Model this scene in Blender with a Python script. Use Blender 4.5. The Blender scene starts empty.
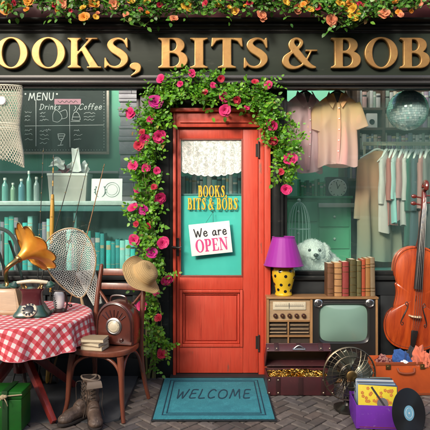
import bpy, bmesh, math, random
import numpy as np
from mathutils import Vector, Matrix, Quaternion
from mathutils.bvhtree import BVHTree

rnd = random.Random(11)
PI = math.pi
R = math.radians
scene = bpy.context.scene
COL = scene.collection

# ------------------------------------------------------------------ camera
EYE = 1.344            # height of the eye above the pavement
DIST = 4.0             # metres from the camera to the plane of the door
FOC = 512.0            # focal length in pixels of the 430 px photograph
cam_d = bpy.data.cameras.new('camera')
cam = bpy.data.objects.new('camera', cam_d)
COL.objects.link(cam)
cam.location = (0, -DIST, EYE)
cam.rotation_euler = (PI / 2, 0, 0)
cam_d.sensor_width = 36
cam_d.lens = 36 * FOC / 430
cam_d.shift_y = -10 / 430
cam_d.clip_end = 500
cam_d.clip_start = 0.05
scene.camera = cam


def W(px, py, y):
    """the point of the photograph's pixel (px, py) at depth y"""
    d = DIST + y
    return Vector(((px - 215) * d / FOC, y, EYE + (205 - py) * d / FOC))


def XZ(px, py, y):
    p = W(px, py, y)
    return p.x, p.z


# ------------------------------------------------------------------ materials
def new_mat(name):
    m = bpy.data.materials.new(name)
    m.use_nodes = True
    nt = m.node_tree
    nt.nodes.clear()
    out = nt.nodes.new('ShaderNodeOutputMaterial')
    return m, nt, out


def nd(nt, typ, **kw):
    n = nt.nodes.new(typ)
    for k, v in kw.items():
        if k in n.bl_rna.properties:
            setattr(n, k, v)
        else:
            n.inputs[k.replace('_', ' ')].default_value = v
    return n


def lk(nt, a, b):
    nt.links.new(a, b)


def rgb(c):
    return (c[0], c[1], c[2], 1.0)


def mixc(nt, fac, a, b, blend='MIX'):
    n = nt.nodes.new('ShaderNodeMix')
    n.data_type = 'RGBA'
    n.blend_type = blend
    for sock, v in ((n.inputs[0], fac), (n.inputs[6], a), (n.inputs[7], b)):
        if hasattr(v, 'is_linked'):
            nt.links.new(v, sock)
        elif isinstance(v, (int, float)):
            sock.default_value = v
        else:
            sock.default_value = rgb(v)
    return n.outputs[2]


def math_n(nt, op, a, b=None, clamp=False):
    n = nt.nodes.new('ShaderNodeMath')
    n.operation = op
    n.use_clamp = clamp
    for i, v in enumerate((a, b)):
        if v is None:
            continue
        if hasattr(v, 'is_linked'):
            nt.links.new(v, n.inputs[i])
        else:
            n.inputs[i].default_value = v
    return n.outputs[0]


def ramp(nt, fac, stops):
    n = nt.nodes.new('ShaderNodeValToRGB')
    els = n.color_ramp.elements
    while len(els) < len(stops):
        els.new(0.5)
    for e, (p, c) in zip(els, stops):
        e.position = p
        e.color = rgb(c) if not isinstance(c, (int, float)) else (c, c, c, 1)
    nt.links.new(fac, n.inputs[0])
    return n.outputs[0]


def coords(nt, scale=(1, 1, 1), kind='Object', rot=(0, 0, 0)):
    tc = nt.nodes.new('ShaderNodeTexCoord')
    mp = nt.nodes.new('ShaderNodeMapping')
    mp.inputs['Scale'].default_value = scale
    mp.inputs['Rotation'].default_value = rot
    nt.links.new(tc.outputs[kind], mp.inputs[0])
    return mp.outputs[0]


def noise(nt, vec, scale, detail=4, rough=0.55, dist=0.0):
    n = nt.nodes.new('ShaderNodeTexNoise')
    n.inputs['Scale'].default_value = scale
    n.inputs['Detail'].default_value = detail
    n.inputs['Roughness'].default_value = rough
    n.inputs['Distortion'].default_value = dist
    nt.links.new(vec, n.inputs['Vector'])
    return n.outputs['Fac']


def bump(nt, h, strength, dist=0.002):
    n = nt.nodes.new('ShaderNodeBump')
    n.inputs['Strength'].default_value = strength
    n.inputs['Distance'].default_value = dist
    nt.links.new(h, n.inputs['Height'])
    return n.outputs[0]


def principled(nt, out):
    p = nt.nodes.new('ShaderNodeBsdfPrincipled')
    nt.links.new(p.outputs[0], out.inputs[0])
    return p


def pbr(name, col, rough=0.5, metal=0.0, col2=None, nscale=6.0, stretch=(1, 1, 1), amount=0.5,
        bmp=0.0, bscale=60.0, bstretch=None, coat=0.0, sheen=0.0, wear=None, wear_amt=0.0, island=0.0,
        spec=0.5, rot=(0, 0, 0), rvar=0.12, bdist=0.002):
    """worn, slightly uneven surface: two colours mixed by noise, patchy roughness, fine bump, chips of 'wear'"""
    m, nt, out = new_mat(name)
    p = principled(nt, out)
    v = coords(nt, stretch, rot=rot)
    n1 = noise(nt, v, nscale, 6, 0.62, 0.3)
    c2 = col2 if col2 is not None else tuple(x * 0.62 for x in col)
    f = ramp(nt, n1, [(0.3, 0.0), (0.72, 1.0)])
    f = math_n(nt, 'MULTIPLY', f, amount)
    c = mixc(nt, f, col, c2)
    if island:
        g = nt.nodes.new('ShaderNodeNewGeometry')
        hsv = nt.nodes.new('ShaderNodeHueSaturation')
        nt.links.new(c, hsv.inputs['Color'])
        val = math_n(nt, 'MULTIPLY_ADD', g.outputs['Random Per Island'], island)
        nt.nodes[-1].inputs[2].default_value = 1 - island / 2
        nt.links.new(val, hsv.inputs['Value'])
        c = hsv.outputs[0]
    if wear is not None:
        n2 = noise(nt, v, nscale * 5, 8, 0.7)
        wf = ramp(nt, n2, [(0.60, 0.0), (0.66, 1.0)])
        wf = math_n(nt, 'MULTIPLY', wf, wear_amt)
        c = mixc(nt, wf, c, wear)
    nt.links.new(c, p.inputs['Base Color'])
    rr = math_n(nt, 'MULTIPLY_ADD', n1, rvar * 2)
    nt.nodes[-1].inputs[2].default_value = rough - rvar
    nt.links.new(rr, p.inputs['Roughness'])
    p.inputs['Metallic'].default_value = metal
    p.inputs['Specular IOR Level'].default_value = spec
    if coat:
        p.inputs['Coat Weight'].default_value = coat
        p.inputs['Coat Roughness'].default_value = 0.12
    if sheen:
        p.inputs['Sheen Weight'].default_value = sheen
    if bmp:
        vb = coords(nt, bstretch or stretch, rot=rot)
        nb = noise(nt, vb, bscale, 5, 0.65)
        nt.links.new(bump(nt, nb, bmp, bdist), p.inputs['Normal'])
    return m


def wood(name, light, dark, rough=0.4, axis='Z', scale=9.0, coat=0.0, ring=0.6, bmp=0.15):
    st = {'X': (0.12, 1, 1), 'Y': (1, 0.12, 1), 'Z': (1, 1, 0.12)}[axis]
    m, nt, out = new_mat(name)
    p = principled(nt, out)
    v = coords(nt, st)
    n1 = noise(nt, v, scale, 5, 0.6, 1.2)
    n2 = noise(nt, v, scale * 9, 6, 0.7)
    mixed = math_n(nt, 'ADD', math_n(nt, 'MULTIPLY', n1, ring), math_n(nt, 'MULTIPLY', n2, 1 - ring))
    c = ramp(nt, mixed, [(0.32, dark), (0.50, tuple((a + b) / 2 for a, b in zip(light, dark))), (0.66, light)])
    nt.links.new(c, p.inputs['Base Color'])
    rr = math_n(nt, 'MULTIPLY_ADD', n2, 0.25)
    nt.nodes[-1].inputs[2].default_value = rough - 0.12
    nt.links.new(rr, p.inputs['Roughness'])
    if coat:
        p.inputs['Coat Weight'].default_value = coat
        p.inputs['Coat Roughness'].default_value = 0.15
    if bmp:
        nt.links.new(bump(nt, n2, bmp, 0.001), p.inputs['Normal'])
    return m


def leafmat(name, ca, cb, trans=0.3):
    m, nt, out = new_mat(name)
    p = nt.nodes.new('ShaderNodeBsdfPrincipled')
    g = nt.nodes.new('ShaderNodeNewGeometry')
    mid = tuple((a + b) / 2 for a, b in zip(ca, cb))
    c = ramp(nt, g.outputs['Random Per Island'], [(0.0, ca), (0.55, mid), (0.9, cb), (0.965, (cb[0] * 1.4, cb[1] * 1.05, cb[2])), (0.985, (0.34, 0.30, 0.05)), (1.0, (0.26, 0.13, 0.05))])
    n = noise(nt, coords(nt), 45, 3)
    c = mixc(nt, math_n(nt, 'MULTIPLY', n, 0.35), c, tuple(x * 0.6 for x in ca))
    nt.links.new(c, p.inputs['Base Color'])
    p.inputs['Roughness'].default_value = 0.42
    t = nt.nodes.new('ShaderNodeBsdfTranslucent')
    nt.links.new(mixc(nt, 0.5, c, (cb[0] * 1.6, cb[1] * 1.3, cb[2] * 0.6)), t.inputs[0])
    mx = nt.nodes.new('ShaderNodeMixShader')
    mx.inputs[0].default_value = trans
    nt.links.new(p.outputs[0], mx.inputs[1])
    nt.links.new(t.outputs[0], mx.inputs[2])
    nt.links.new(mx.outputs[0], out.inputs[0])
    return m


def clothmat(name, col, col2=None, rough=0.85, weave=500, bmp=0.25, fold=0.3, nscale=7, trans=0.0):
    m, nt, out = new_mat(name)
    p = nt.nodes.new('ShaderNodeBsdfPrincipled')
    v = coords(nt)
    n1 = noise(nt, v, nscale, 5, 0.6)
    c = mixc(nt, math_n(nt, 'MULTIPLY', n1, fold), col, col2 or tuple(x * 0.6 for x in col))
    nt.links.new(c, p.inputs['Base Color'])
    p.inputs['Roughness'].default_value = rough
    p.inputs['Sheen Weight'].default_value = 0.15
    nb = noise(nt, v, weave, 2)
    nt.links.new(bump(nt, nb, bmp, 0.001), p.inputs['Normal'])
    if trans:
        t = nt.nodes.new('ShaderNodeBsdfTranslucent')
        nt.links.new(c, t.inputs[0])
        mx = nt.nodes.new('ShaderNodeMixShader')
        mx.inputs[0].default_value = trans
        nt.links.new(p.outputs[0], mx.inputs[1])
        nt.links.new(t.outputs[0], mx.inputs[2])
        nt.links.new(mx.outputs[0], out.inputs[0])
    else:
        nt.links.new(p.outputs[0], out.inputs[0])
    return m


# ------------------------------------------------------------------ mesh builder
class MB:
    def __init__(s):
        s.v, s.f, s.uv = [], [], None

    def add(s, vs, fs, uv=None):
        b = len(s.v)
        s.v += [tuple(x) for x in vs]
        s.f += [tuple(i + b for i in f) for f in fs]
        if uv is not None:
            if s.uv is None:
                s.uv = [(0, 0)] * b
            s.uv += list(uv)
        elif s.uv is not None:
            s.uv += [(0, 0)] * len(vs)
        return s

    def box(s, x0, x1, y0, y1, z0, z1, M=None):
        vs = [Vector(p) for p in ((x0, y0, z0), (x1, y0, z0), (x1, y1, z0), (x0, y1, z0),
                                  (x0, y0, z1), (x1, y0, z1), (x1, y1, z1), (x0, y1, z1))]
        if M is not None:
            vs = [M @ p for p in vs]
        return s.add(vs, [(0, 3, 2, 1), (4, 5, 6, 7), (0, 1, 5, 4), (1, 2, 6, 5), (2, 3, 7, 6), (3, 0, 4, 7)])

    def prism(s, poly, M, depth):
        """poly: 2D points ccw, extruded along local z by depth, placed by M"""
        n = len(poly)
        vs = [M @ Vector((x, y, 0)) for x, y in poly] + [M @ Vector((x, y, depth)) for x, y in poly]
        fs = [tuple(range(n - 1, -1, -1)), tuple(range(n, 2 * n))]
        fs += [(i, (i + 1) % n, n + (i + 1) % n, n + i) for i in range(n)]
        return s.add(vs, fs)

    def extrude_x(s, prof, x0, x1):
        """prof: (y, z) points closed profile swept along x"""
        n = len(prof)
        vs = [(x0, y, z) for y, z in prof] + [(x1, y, z) for y, z in prof]
        fs = [tuple(range(n)), tuple(range(2 * n - 1, n - 1, -1))]
        fs += [(i, n + i, n + (i + 1) % n, (i + 1) % n) for i in range(n)]
        return s.add(vs, fs)

    def tube(s, pts, r, n=8, cap=True, flat=None, closed=False):
        pts = [Vector(p) for p in pts]
        k = len(pts)
        rs = r if isinstance(r, (list, tuple)) else [r] * k
        vs, fs = [], []
        prev = None
        for i, p in enumerate(pts):
            if closed:
                t = pts[(i + 1) % k] - pts[(i - 1) % k]
            else:
                t = pts[min(i + 1, k - 1)] - pts[max(i - 1, 0)]
            t = t.normalized() if t.length > 1e-9 else Vector((0, 0, 1))
            if prev is None:
                a = Vector((0, 0, 1)) if abs(t.z) < 0.9 else Vector((1, 0, 0))
                u = t.cross(a).normalized()
            else:
                u = (prev - t * prev.dot(t))
                u = u.normalized() if u.length > 1e-9 else t.orthogonal().normalized()
            prev = u
            w = t.cross(u)
            for j in range(n):
                a = 2 * PI * j / n
                ru, rw = (rs[i], rs[i]) if flat is None else (rs[i], rs[i] * flat)
                vs.append(p + u * math.cos(a) * ru + w * math.sin(a) * rw)
        m = k if closed else k - 1
        for i in range(m):
            i2 = (i + 1) % k
            for j in range(n):
                fs.append((i * n + j, i * n + (j + 1) % n, i2 * n + (j + 1) % n, i2 * n + j))
        if cap and not closed:
            fs.append(tuple(range(n - 1, -1, -1)))
            fs.append(tuple((k - 1) * n + j for j in range(n)))
        return s.add(vs, fs)

    def lathe(s, prof, M=None, n=32, rfun=None, cap0=True, cap1=True):
        """prof: (radius, height) list, about local z"""
        M = M or Matrix()
        vs, fs = [], []
        k = len(prof)
        for i, (r, h) in enumerate(prof):
            for j in range(n):
                a = 2 * PI * j / n
                rr, hh = (r, h) if rfun is None else rfun(i, r, h, a)
                vs.append(M @ Vector((rr * math.cos(a), rr * math.sin(a), hh)))
        for i in range(k - 1):
            for j in range(n):
                fs.append((i * n + j, i * n + (j + 1) % n, (i + 1) * n + (j + 1) % n, (i + 1) * n + j))
        if cap0:
            fs.append(tuple(range(n - 1, -1, -1)))
        if cap1:
            fs.append(tuple((k - 1) * n + j for j in range(n)))
        return s.add(vs, fs)

    def ball(s, c, r, M=None, nu=16, nv=10):
        c = Vector(c)
        rx, ry, rz = (r, r, r) if isinstance(r, (int, float)) else r
        vs, fs = [], []
        for i in range(1, nv):
            t = PI * i / nv
            for j in range(nu):
                a = 2 * PI * j / nu
                p = Vector((rx * math.sin(t) * math.cos(a), ry * math.sin(t) * math.sin(a), rz * math.cos(t)))
                vs.append(c + (M @ p if M is not None else p))
        top = len(vs)
        for zz in (rz, -rz):
            p = Vector((0, 0, zz))
            vs.append(c + (M @ p if M is not None else p))
        for i in range(nv - 2):
            for j in range(nu):
                fs.append((i * nu + j, (i + 1) * nu + j, (i + 1) * nu + (j + 1) % nu, i * nu + (j + 1) % nu))
        for j in range(nu):
            fs.append((top, j, (j + 1) % nu))
            fs.append((top + 1, (nv - 2) * nu + (j + 1) % nu, (nv - 2) * nu + j))
        return s.add(vs, fs)

    def sheet(s, fun, nu, nv, uvs=None, closed_u=False):
        vs, fs, uv = [], [], []
        for j in range(nv + 1):
            for i in range(nu + (0 if closed_u else 1)):
                u, v = i / nu, j / nv
                vs.append(fun(u, v))
                if uvs:
                    uv.append(uvs(u, v))
        w = nu + (0 if closed_u else 1)
        for j in range(nv):
            for i in range(nu):
                i2 = (i + 1) % w
                fs.append((j * w + i, j * w + i2, (j + 1) * w + i2, (j + 1) * w + i))
        return s.add(vs, fs, uv if uvs else None)

    def mesh(s, name, bevel=0.0, smooth=True, angle=35, segs=2, solid=0.0):
        me = bpy.data.meshes.new(name)
        me.from_pydata(s.v, [], s.f)
        if s.uv is not None:
            lay = me.uv_layers.new(name='UVMap')
            for lp in me.loops:
                lay.data[lp.index].uv = s.uv[lp.vertex_index]
        if bevel or solid:
            bm = bmesh.new()
            bm.from_mesh(me)
            if solid:
                bmesh.ops.solidify(bm, geom=bm.faces[:], thickness=solid)
            if bevel:
                bm.normal_update()
                es = [e for e in bm.edges if len(e.link_faces) == 2 and e.calc_face_angle(0) > R(32)]
                bmesh.ops.bevel(bm, geom=es, offset=bevel, segments=segs, affect='EDGES', profile=0.6, clamp_overlap=True)
            bmesh.ops.recalc_face_normals(bm, faces=bm.faces[:])
            bm.to_mesh(me)
            bm.free()
        if smooth:
            me.polygons.foreach_set('use_smooth', [True] * len(me.polygons))
            me.set_sharp_from_angle(angle=R(angle))
        me.update()
        return me

    def build(s, name, mat, parent=None, **kw):
        return link(name, s.mesh(name, **kw), mat, parent)


def link(name, me, mat, parent=None):
    o = bpy.data.objects.new(name, me)
    if mat is not None and not me.materials:
        me.materials.append(mat)
    COL.objects.link(o)
    if parent is not None:
        o.parent = parent
    return o


def merge(o, mb, mat, **kw):
    """add more surface pattern to an existing part's mesh, in its own material"""
    me2 = mb.mesh('tmp', **kw)
    bm = bmesh.new()
    bm.from_mesh(o.data)
    n0 = len(bm.faces)
    bm.from_mesh(me2)
    bm.faces.ensure_lookup_table()
    o.data.materials.append(mat)
    k = len(o.data.materials) - 1
    for f in bm.faces[n0:]:
        f.material_index = k
    bm.to_mesh(o.data)
    bm.free()
    bpy.data.meshes.remove(me2)


def tag(o, label, cat, group=None):
    o['label'] = label
    o['category'] = cat
    if group:
        o['group'] = group
    return o


def thing(name, label, cat, loc=(0, 0, 0), rz=0.0, group=None, rot=None):
    o = bpy.data.objects.new(name, None)
    o.empty_display_size = 0.1
    COL.objects.link(o)
    o.location = loc
    o.rotation_euler = rot if rot is not None else (0, 0, rz)
    return tag(o, label, cat, group)


def struct(o, kind='structure'):
    o['kind'] = kind
    return o


def copy_tree(o, parent=None):
    c = o.copy()
    COL.objects.link(c)
    if parent is not None:
        c.parent = parent
    for ch in [x for x in o.children]:
        copy_tree(ch, c)
    return c


def bez(p0, p1, p2, p3, n=12):
    p0, p1, p2, p3 = map(Vector, (p0, p1, p2, p3))
    return [(p0 * (1 - t) ** 3 + p1 * 3 * t * (1 - t) ** 2 + p2 * 3 * t * t * (1 - t) + p3 * t ** 3)
            for t in [i / n for i in range(n + 1)]]


def spline(pts, n=8, closed=False):
    """Catmull-Rom through the points"""
    P = [Vector(p) for p in pts]
    k = len(P)
    out = []
    rng = range(k) if closed else range(k - 1)
    for i in rng:
        if closed:
            a, b, c, d = P[(i - 1) % k], P[i], P[(i + 1) % k], P[(i + 2) % k]
        else:
            a, b, c, d = P[max(i - 1, 0)], P[i], P[i + 1], P[min(i + 2, k - 1)]
        for j in range(n):
            t = j / n
            out.append(0.5 * ((2 * b) + (c - a) * t + (2 * a - 5 * b + 4 * c - d) * t * t + (3 * b - a - 3 * c + d) * t ** 3))
    if not closed:
        out.append(P[-1])
    return out


def lerp_list(vals, n):
    out = []
    for i in range(n):
        t = i / (n - 1) * (len(vals) - 1)
        k = min(int(t), len(vals) - 2)
        out.append(vals[k] + (vals[k + 1] - vals[k]) * (t - k))
    return out


def organic(name, mat, parent, parts, voxel=0.008, smooth=4, loc=None):
    """one continuous skin over overlapping balls and tapered limbs: parts = ('ball', c, r[, M]) or ('limb', pts, radii)"""
    mb = MB()
    for p in parts:
        if p[0] == 'ball':
            mb.ball(p[1], p[2], p[3] if len(p) > 3 else None, 20, 14)
        else:
            pts = spline(p[1], 6)
            mb.tube(pts, lerp_list(p[2], len(pts)), 14)
    me = mb.mesh(name + '_raw', smooth=False)
    tmp = bpy.data.objects.new('tmp', me)
    COL.objects.link(tmp)
    md = tmp.modifiers.new('r', 'REMESH')
    md.mode = 'VOXEL'
    md.voxel_size = voxel
    md.use_smooth_shade = True
    ms = tmp.modifiers.new('s', 'SMOOTH')
    ms.iterations = smooth
    ms.factor = 0.5
    dg = bpy.context.evaluated_depsgraph_get()
    dg.update()
    out = bpy.data.meshes.new_from_object(tmp.evaluated_get(dg))
    bpy.data.objects.remove(tmp)
    bpy.data.meshes.remove(me)
    out.name = name
    out.polygons.foreach_set('use_smooth', [True] * len(out.polygons))
    out.materials.clear()
    return link(name, out, mat, parent)


# ------------------------------------------------------------------ lettering: distance fields turned into outlines
class Glyph:
    def __init__(s, x0, x1, y0, y1, n):
        s.h = (y1 - y0) / n
        s.xs = np.arange(x0, x1 + s.h, s.h)
        s.ys = np.arange(y0, y1 + s.h, s.h)
        s.X, s.Y = np.meshgrid(s.xs, s.ys)
        s.d = np.full(s.X.shape, 1e3)

    def poly_d(s, pts):
        d = np.full(s.X.shape, 1e9)
        ins = np.zeros(s.X.shape, bool)
        n = len(pts)
        for i in range(n):
            ax, ay = pts[i]
            bx, by = pts[(i + 1) % n]
            ex, ey = bx - ax, by - ay
            wx, wy = s.X - ax, s.Y - ay
            t = np.clip((wx * ex + wy * ey) / (ex * ex + ey * ey + 1e-12), 0, 1)
            d = np.minimum(d, (wx - ex * t) ** 2 + (wy - ey * t) ** 2)
            if abs(ey) > 1e-9:
                c = ((ay > s.Y) != (by > s.Y)) & (s.X < ex * (s.Y - ay) / ey + ax)
                ins ^= c
        d = np.sqrt(d)
        return np.where(ins, -d, d)

    def poly(s, *pts):
        s.d = np.minimum(s.d, s.poly_d(pts))

    def rect(s, x0, x1, y0, y1):
        s.poly((x0, y0), (x1, y0), (x1, y1), (x0, y1))

    def D(s, x0, x1, y0, y1, cut=False):
        b = (y1 - y0) / 2
        a = min(b * 0.95, (x1 - x0) * 0.9)
        xc, yc = x1 - a, (y0 + y1) / 2
        pts = [(x0, y0)] + [(xc + a * abs(math.cos(t)) ** 0.9, yc + b * math.sin(t)) for t in [-PI / 2 + PI * i / 24 for i in range(25)]] + [(x0, y1)]
        d = s.poly_d(pts)
        s.d = np.maximum(s.d, -d) if cut else np.minimum(s.d, d)

    def ell(s, cx, cy, a, b, cut=False):
        pts = [(cx + a * math.cos(2 * PI * i / 48), cy + b * math.sin(2 * PI * i / 48)) for i in range(48)]
        d = s.poly_d(pts)
        s.d = np.maximum(s.d, -d) if cut else np.minimum(s.d, d)

    def stroke(s, pts, rs, n=10):
        P = spline([(x, y, 0) for x, y in pts], n) if len(pts) > 2 else [Vector((x, y, 0)) for x, y in pts]
        if len(pts) == 2:
            P = [P[0].lerp(P[1], i / 12) for i in range(13)]
        rr = lerp_list(rs, len(P)) if isinstance(rs, (list, tuple)) else [rs] * len(P)
        for i in range(len(P) - 1):
            a, b = P[i], P[i + 1]
            e = b - a
            wx, wy = s.X - a.x, s.Y - a.y
            t = np.clip((wx * e.x + wy * e.y) / (e.x ** 2 + e.y ** 2 + 1e-12), 0, 1)
            s.d = np.minimum(s.d, np.hypot(wx - e.x * t, wy - e.y * t) - (rr[i] + (rr[i + 1] - rr[i]) * t))

    def loops(s):
        d = s.d + 1e-7
        seg = {}
        H, Wd = d.shape
        inside = d < 0
        code = (inside[:-1, :-1] * 1 + inside[:-1, 1:] * 2 + inside[1:, 1:] * 4 + inside[1:, :-1] * 8)
        tab = {1: [(3, 0)], 2: [(0, 1)], 3: [(3, 1)], 4: [(1, 2)], 5: [(3, 2), (1, 0)], 6: [(0, 2)], 7: [(3, 2)], 8: [(2, 3)],
               9: [(2, 0)], 10: [(0, 3), (2, 1)], 11: [(2, 1)], 12: [(1, 3)], 13: [(1, 0)], 14: [(0, 3)]}

        def key(j, i, e):
            return {0: ('h', j, i), 1: ('v', j, i + 1), 2: ('h', j + 1, i), 3: ('v', j, i)}[e]
        for j, i in zip(*np.nonzero((code > 0) & (code < 15))):
            for a, b in tab[int(code[j, i])]:
                seg[key(j, i, a)] = key(j, i, b)

        def pt(k):
            t, j, i = k
            if t == 'h':
                u = d[j, i] / (d[j, i] - d[j, i + 1])
                return (s.xs[i] + u * s.h, s.ys[j])
            u = d[j, i] / (d[j, i] - d[j + 1, i])
            return (s.xs[i], s.ys[j] + u * s.h)
        out = []
        while seg:
            k0, k = seg.popitem()
            lp = [pt(k0)]
            while k != k0 and k in seg:
                lp.append(pt(k))
                k = seg.pop(k)
            if len(lp) < 6:
                continue
            keep = list(range(len(lp)))
            res = []
            last = lp[0]
            res.append(last)
            for q in range(1, len(lp) - 1):
                a, b, c = res[-1], lp[q], lp[q + 1]
                area = abs((b[0] - a[0]) * (c[1] - a[1]) - (b[1] - a[1]) * (c[0] - a[0]))
                if area > 0.02 * s.h * s.h * 3 and math.hypot(b[0] - a[0], b[1] - a[1]) > 0.6 * s.h:
                    res.append(b)
            out.append(res)
        return out


SERIF_N = 72
_glyph_cache = {}


def serif_glyph(ch):
    if ch in _glyph_cache:
        return _glyph_cache[ch]
    g = Glyph(-0.12, 1.2, -0.36, 1.14, SERIF_N)
    wide = 1.0

    def stem(x0, x1, sl=0.1, sr=0.1, base=True, top=True, t=0.065):
        g.rect(x0, x1, 0.0, 1.0)
        for on, y0, y1, yb in ((base, 0.0, t, t + 0.05), (top, 1 - t, 1.0, 1 - t - 0.05)):
            if on:
                g.rect(x0 - sl, x1 + sr, y0, y1)
                yy = y1 if on and y0 == 0.0 else y0
                g.poly((x0 - sl * 0.7, yy), (x0, yb), (x0, yy))
                g.poly((x1 + sr * 0.7, yy), (x1, yb), (x1, yy))
    if ch == 'I':
        stem(0.12, 0.36, 0.11, 0.11); wide = 0.48
    elif ch == 'T':
        stem(0.30, 0.54, 0.12, 0.12, top=False)
        g.rect(0.02, 0.82, 0.93, 1.0)
        g.poly((0.02, 1.0), (0.0, 0.70), (0.05, 0.70), (0.15, 0.88), (0.30, 0.93), (0.30, 1.0))
        g.poly((0.82, 1.0), (0.84, 0.70), (0.79, 0.70), (0.69, 0.88), (0.54, 0.93), (0.54, 1.0)); wide = 0.84
    elif ch == 'B':
        g.D(0.1, 0.72, 0.5, 1.0); g.D(0.1, 0.80, 0.0, 0.55)
        g.D(0.33, 0.49, 0.575, 0.935, True); g.D(0.33, 0.56, 0.065, 0.485, True)
        g.rect(0.01, 0.3, 0.935, 1.0); g.rect(0.01, 0.3, 0.0, 0.065)
        g.poly((0.04, 0.935), (0.1, 0.88), (0.1, 0.935)); g.poly((0.04, 0.065), (0.1, 0.12), (0.1, 0.065)); wide = 0.82
    elif ch == 'P':
        g.D(0.1, 0.76, 0.42, 1.0); g.D(0.33, 0.53, 0.49, 0.935, True)
        stem(0.1, 0.33, 0.09, 0.12); wide = 0.78
    elif ch == 'O':
        g.ell(0.5, 0.5, 0.49, 0.525); g.ell(0.5, 0.5, 0.255, 0.455, True); wide = 1.0
    elif ch == 'K':
        stem(0.1, 0.33, 0.1, 0.1)
        g.poly((0.30, 0.40), (0.30, 0.52), (0.67, 0.96), (0.80, 0.96))
        g.poly((0.40, 0.62), (0.56, 0.72), (0.98, 0.04), (0.70, 0.04))
        g.rect(0.56, 0.95, 0.935, 1.0); g.rect(0.60, 1.06, 0.0, 0.065); wide = 1.04
    elif ch == 'S':
        g.stroke([(.64, .82), (.55, .93), (.40, .965), (.24, .88), (.20, .75), (.30, .61), (.46, .50), (.58, .38), (.60, .24), (.50, .09), (.34, .035), (.18, .08), (.08, .22)],
                 [.035, .04, .045, .075, .105, .125, .13, .125, .105, .07, .045, .04, .035])
        g.poly((.64, 1.0), (.70, 1.0), (.71, .66), (.66, .66), (.58, .86))
        g.poly((.01, .0), (.07, .0), (.15, .12), (.07, .35), (.02, .35)); wide = 0.74
    elif ch == '&':
        g.stroke([(1.0, .03), (.86, .07), (.70, .20), (.50, .45), (.33, .68), (.29, .82), (.36, .94), (.48, .96), (.58, .87), (.55, .74), (.42, .60), (.24, .47), (.13, .33),
                  (.12, .19), (.22, .06), (.40, .02), (.58, .09), (.72, .25), (.82, .45), (.87, .57)],
                 [.03, .07, .10, .115, .115, .09, .05, .045, .06, .06, .05, .06, .10, .11, .08, .05, .04, .035, .03, .03])
        g.rect(0.70, 1.06, 0.55, 0.61); wide = 1.06
    elif ch == ',':
        g.ell(0.15, 0.07, 0.13, 0.125)
        g.stroke([(.22, .04), (.20, -.10), (.06, -.24)], [.07, .055, .02]); wide = 0.32
    elif ch == 'E':
        stem(0.1, 0.32, 0.09, 0.0)
        g.rect(0.3, 0.70, 0.935, 1.0); g.rect(0.3, 0.74, 0, 0.065); g.rect(0.3, 0.54, 0.475, 0.535)
        g.poly((0.70, 1.0), (0.72, 0.72), (0.67, 0.72), (0.56, 0.93), (0.56, 1.0)); g.poly((0.74, 0), (0.77, 0.3), (0.72, 0.3), (0.6, 0.06), (0.6, 0))
        g.rect(0.50, 0.55, 0.37, 0.64); wide = 0.78
    elif ch == 'N':
        g.rect(0.12, 0.21, 0, 1); g.rect(0.78, 0.87, 0, 1); g.poly((0.06, 1), (0.32, 1), (0.87, 0.1), (0.87, -0.0), (0.72, 0.0))
        g.rect(0.0, 0.33, 0, 0.065); g.rect(0.0, 0.30, 0.935, 1.0); g.rect(0.66, 0.99, 0.935, 1.0); wide = 1.0
    _glyph_cache[ch] = (g.loops(), wide)
    return _glyph_cache[ch]


def outline_mesh(name, loops_xy, depth, bevel=0.0, segs=2):
    """filled outlines lying in the local xy plane, extruded along local z from 0 to depth"""
    cu = bpy.data.curves.new('tmp', 'CURVE')
    cu.dimensions = '2D'
    cu.fill_mode = 'BOTH'
    cu.extrude = max(depth / 2 - bevel, 0.0)
    cu.bevel_depth = bevel
    cu.bevel_resolution = segs
    cu.offset = -bevel
    for lp in loops_xy:
        sp = cu.splines.new('POLY')
        sp.points.add(len(lp) - 1)
        for i, (x, y) in enumerate(lp):
            sp.points[i].co = (x, y, 0, 1)
        sp.use_cyclic_u = True
    o = bpy.data.objects.new('tmp', cu)
    COL.objects.link(o)
    dg = bpy.context.evaluated_depsgraph_get()
    dg.update()
    me = bpy.data.meshes.new_from_object(o.evaluated_get(dg))
    bpy.data.objects.remove(o)
    bpy.data.curves.remove(cu)
    me.transform(Matrix.Translation((0, 0, depth / 2)))
    me.name = name
    me.polygons.foreach_set('use_smooth', [True] * len(me.polygons))
    me.set_sharp_from_angle(angle=R(28))
    return me


def place_loops(loops, sx, sy, ox, oy, rot=0.0, shear=0.0):
    c, s_ = math.cos(rot), math.sin(rot)
    out = []
    for lp in loops:
        q = []
        for x, y in lp:
            x2, y2 = (x + shear * y) * sx, y * sy
            q.append((ox + c * x2 - s_ * y2, oy + s_ * x2 + c * y2))
        out.append(q)
    return out


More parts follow.
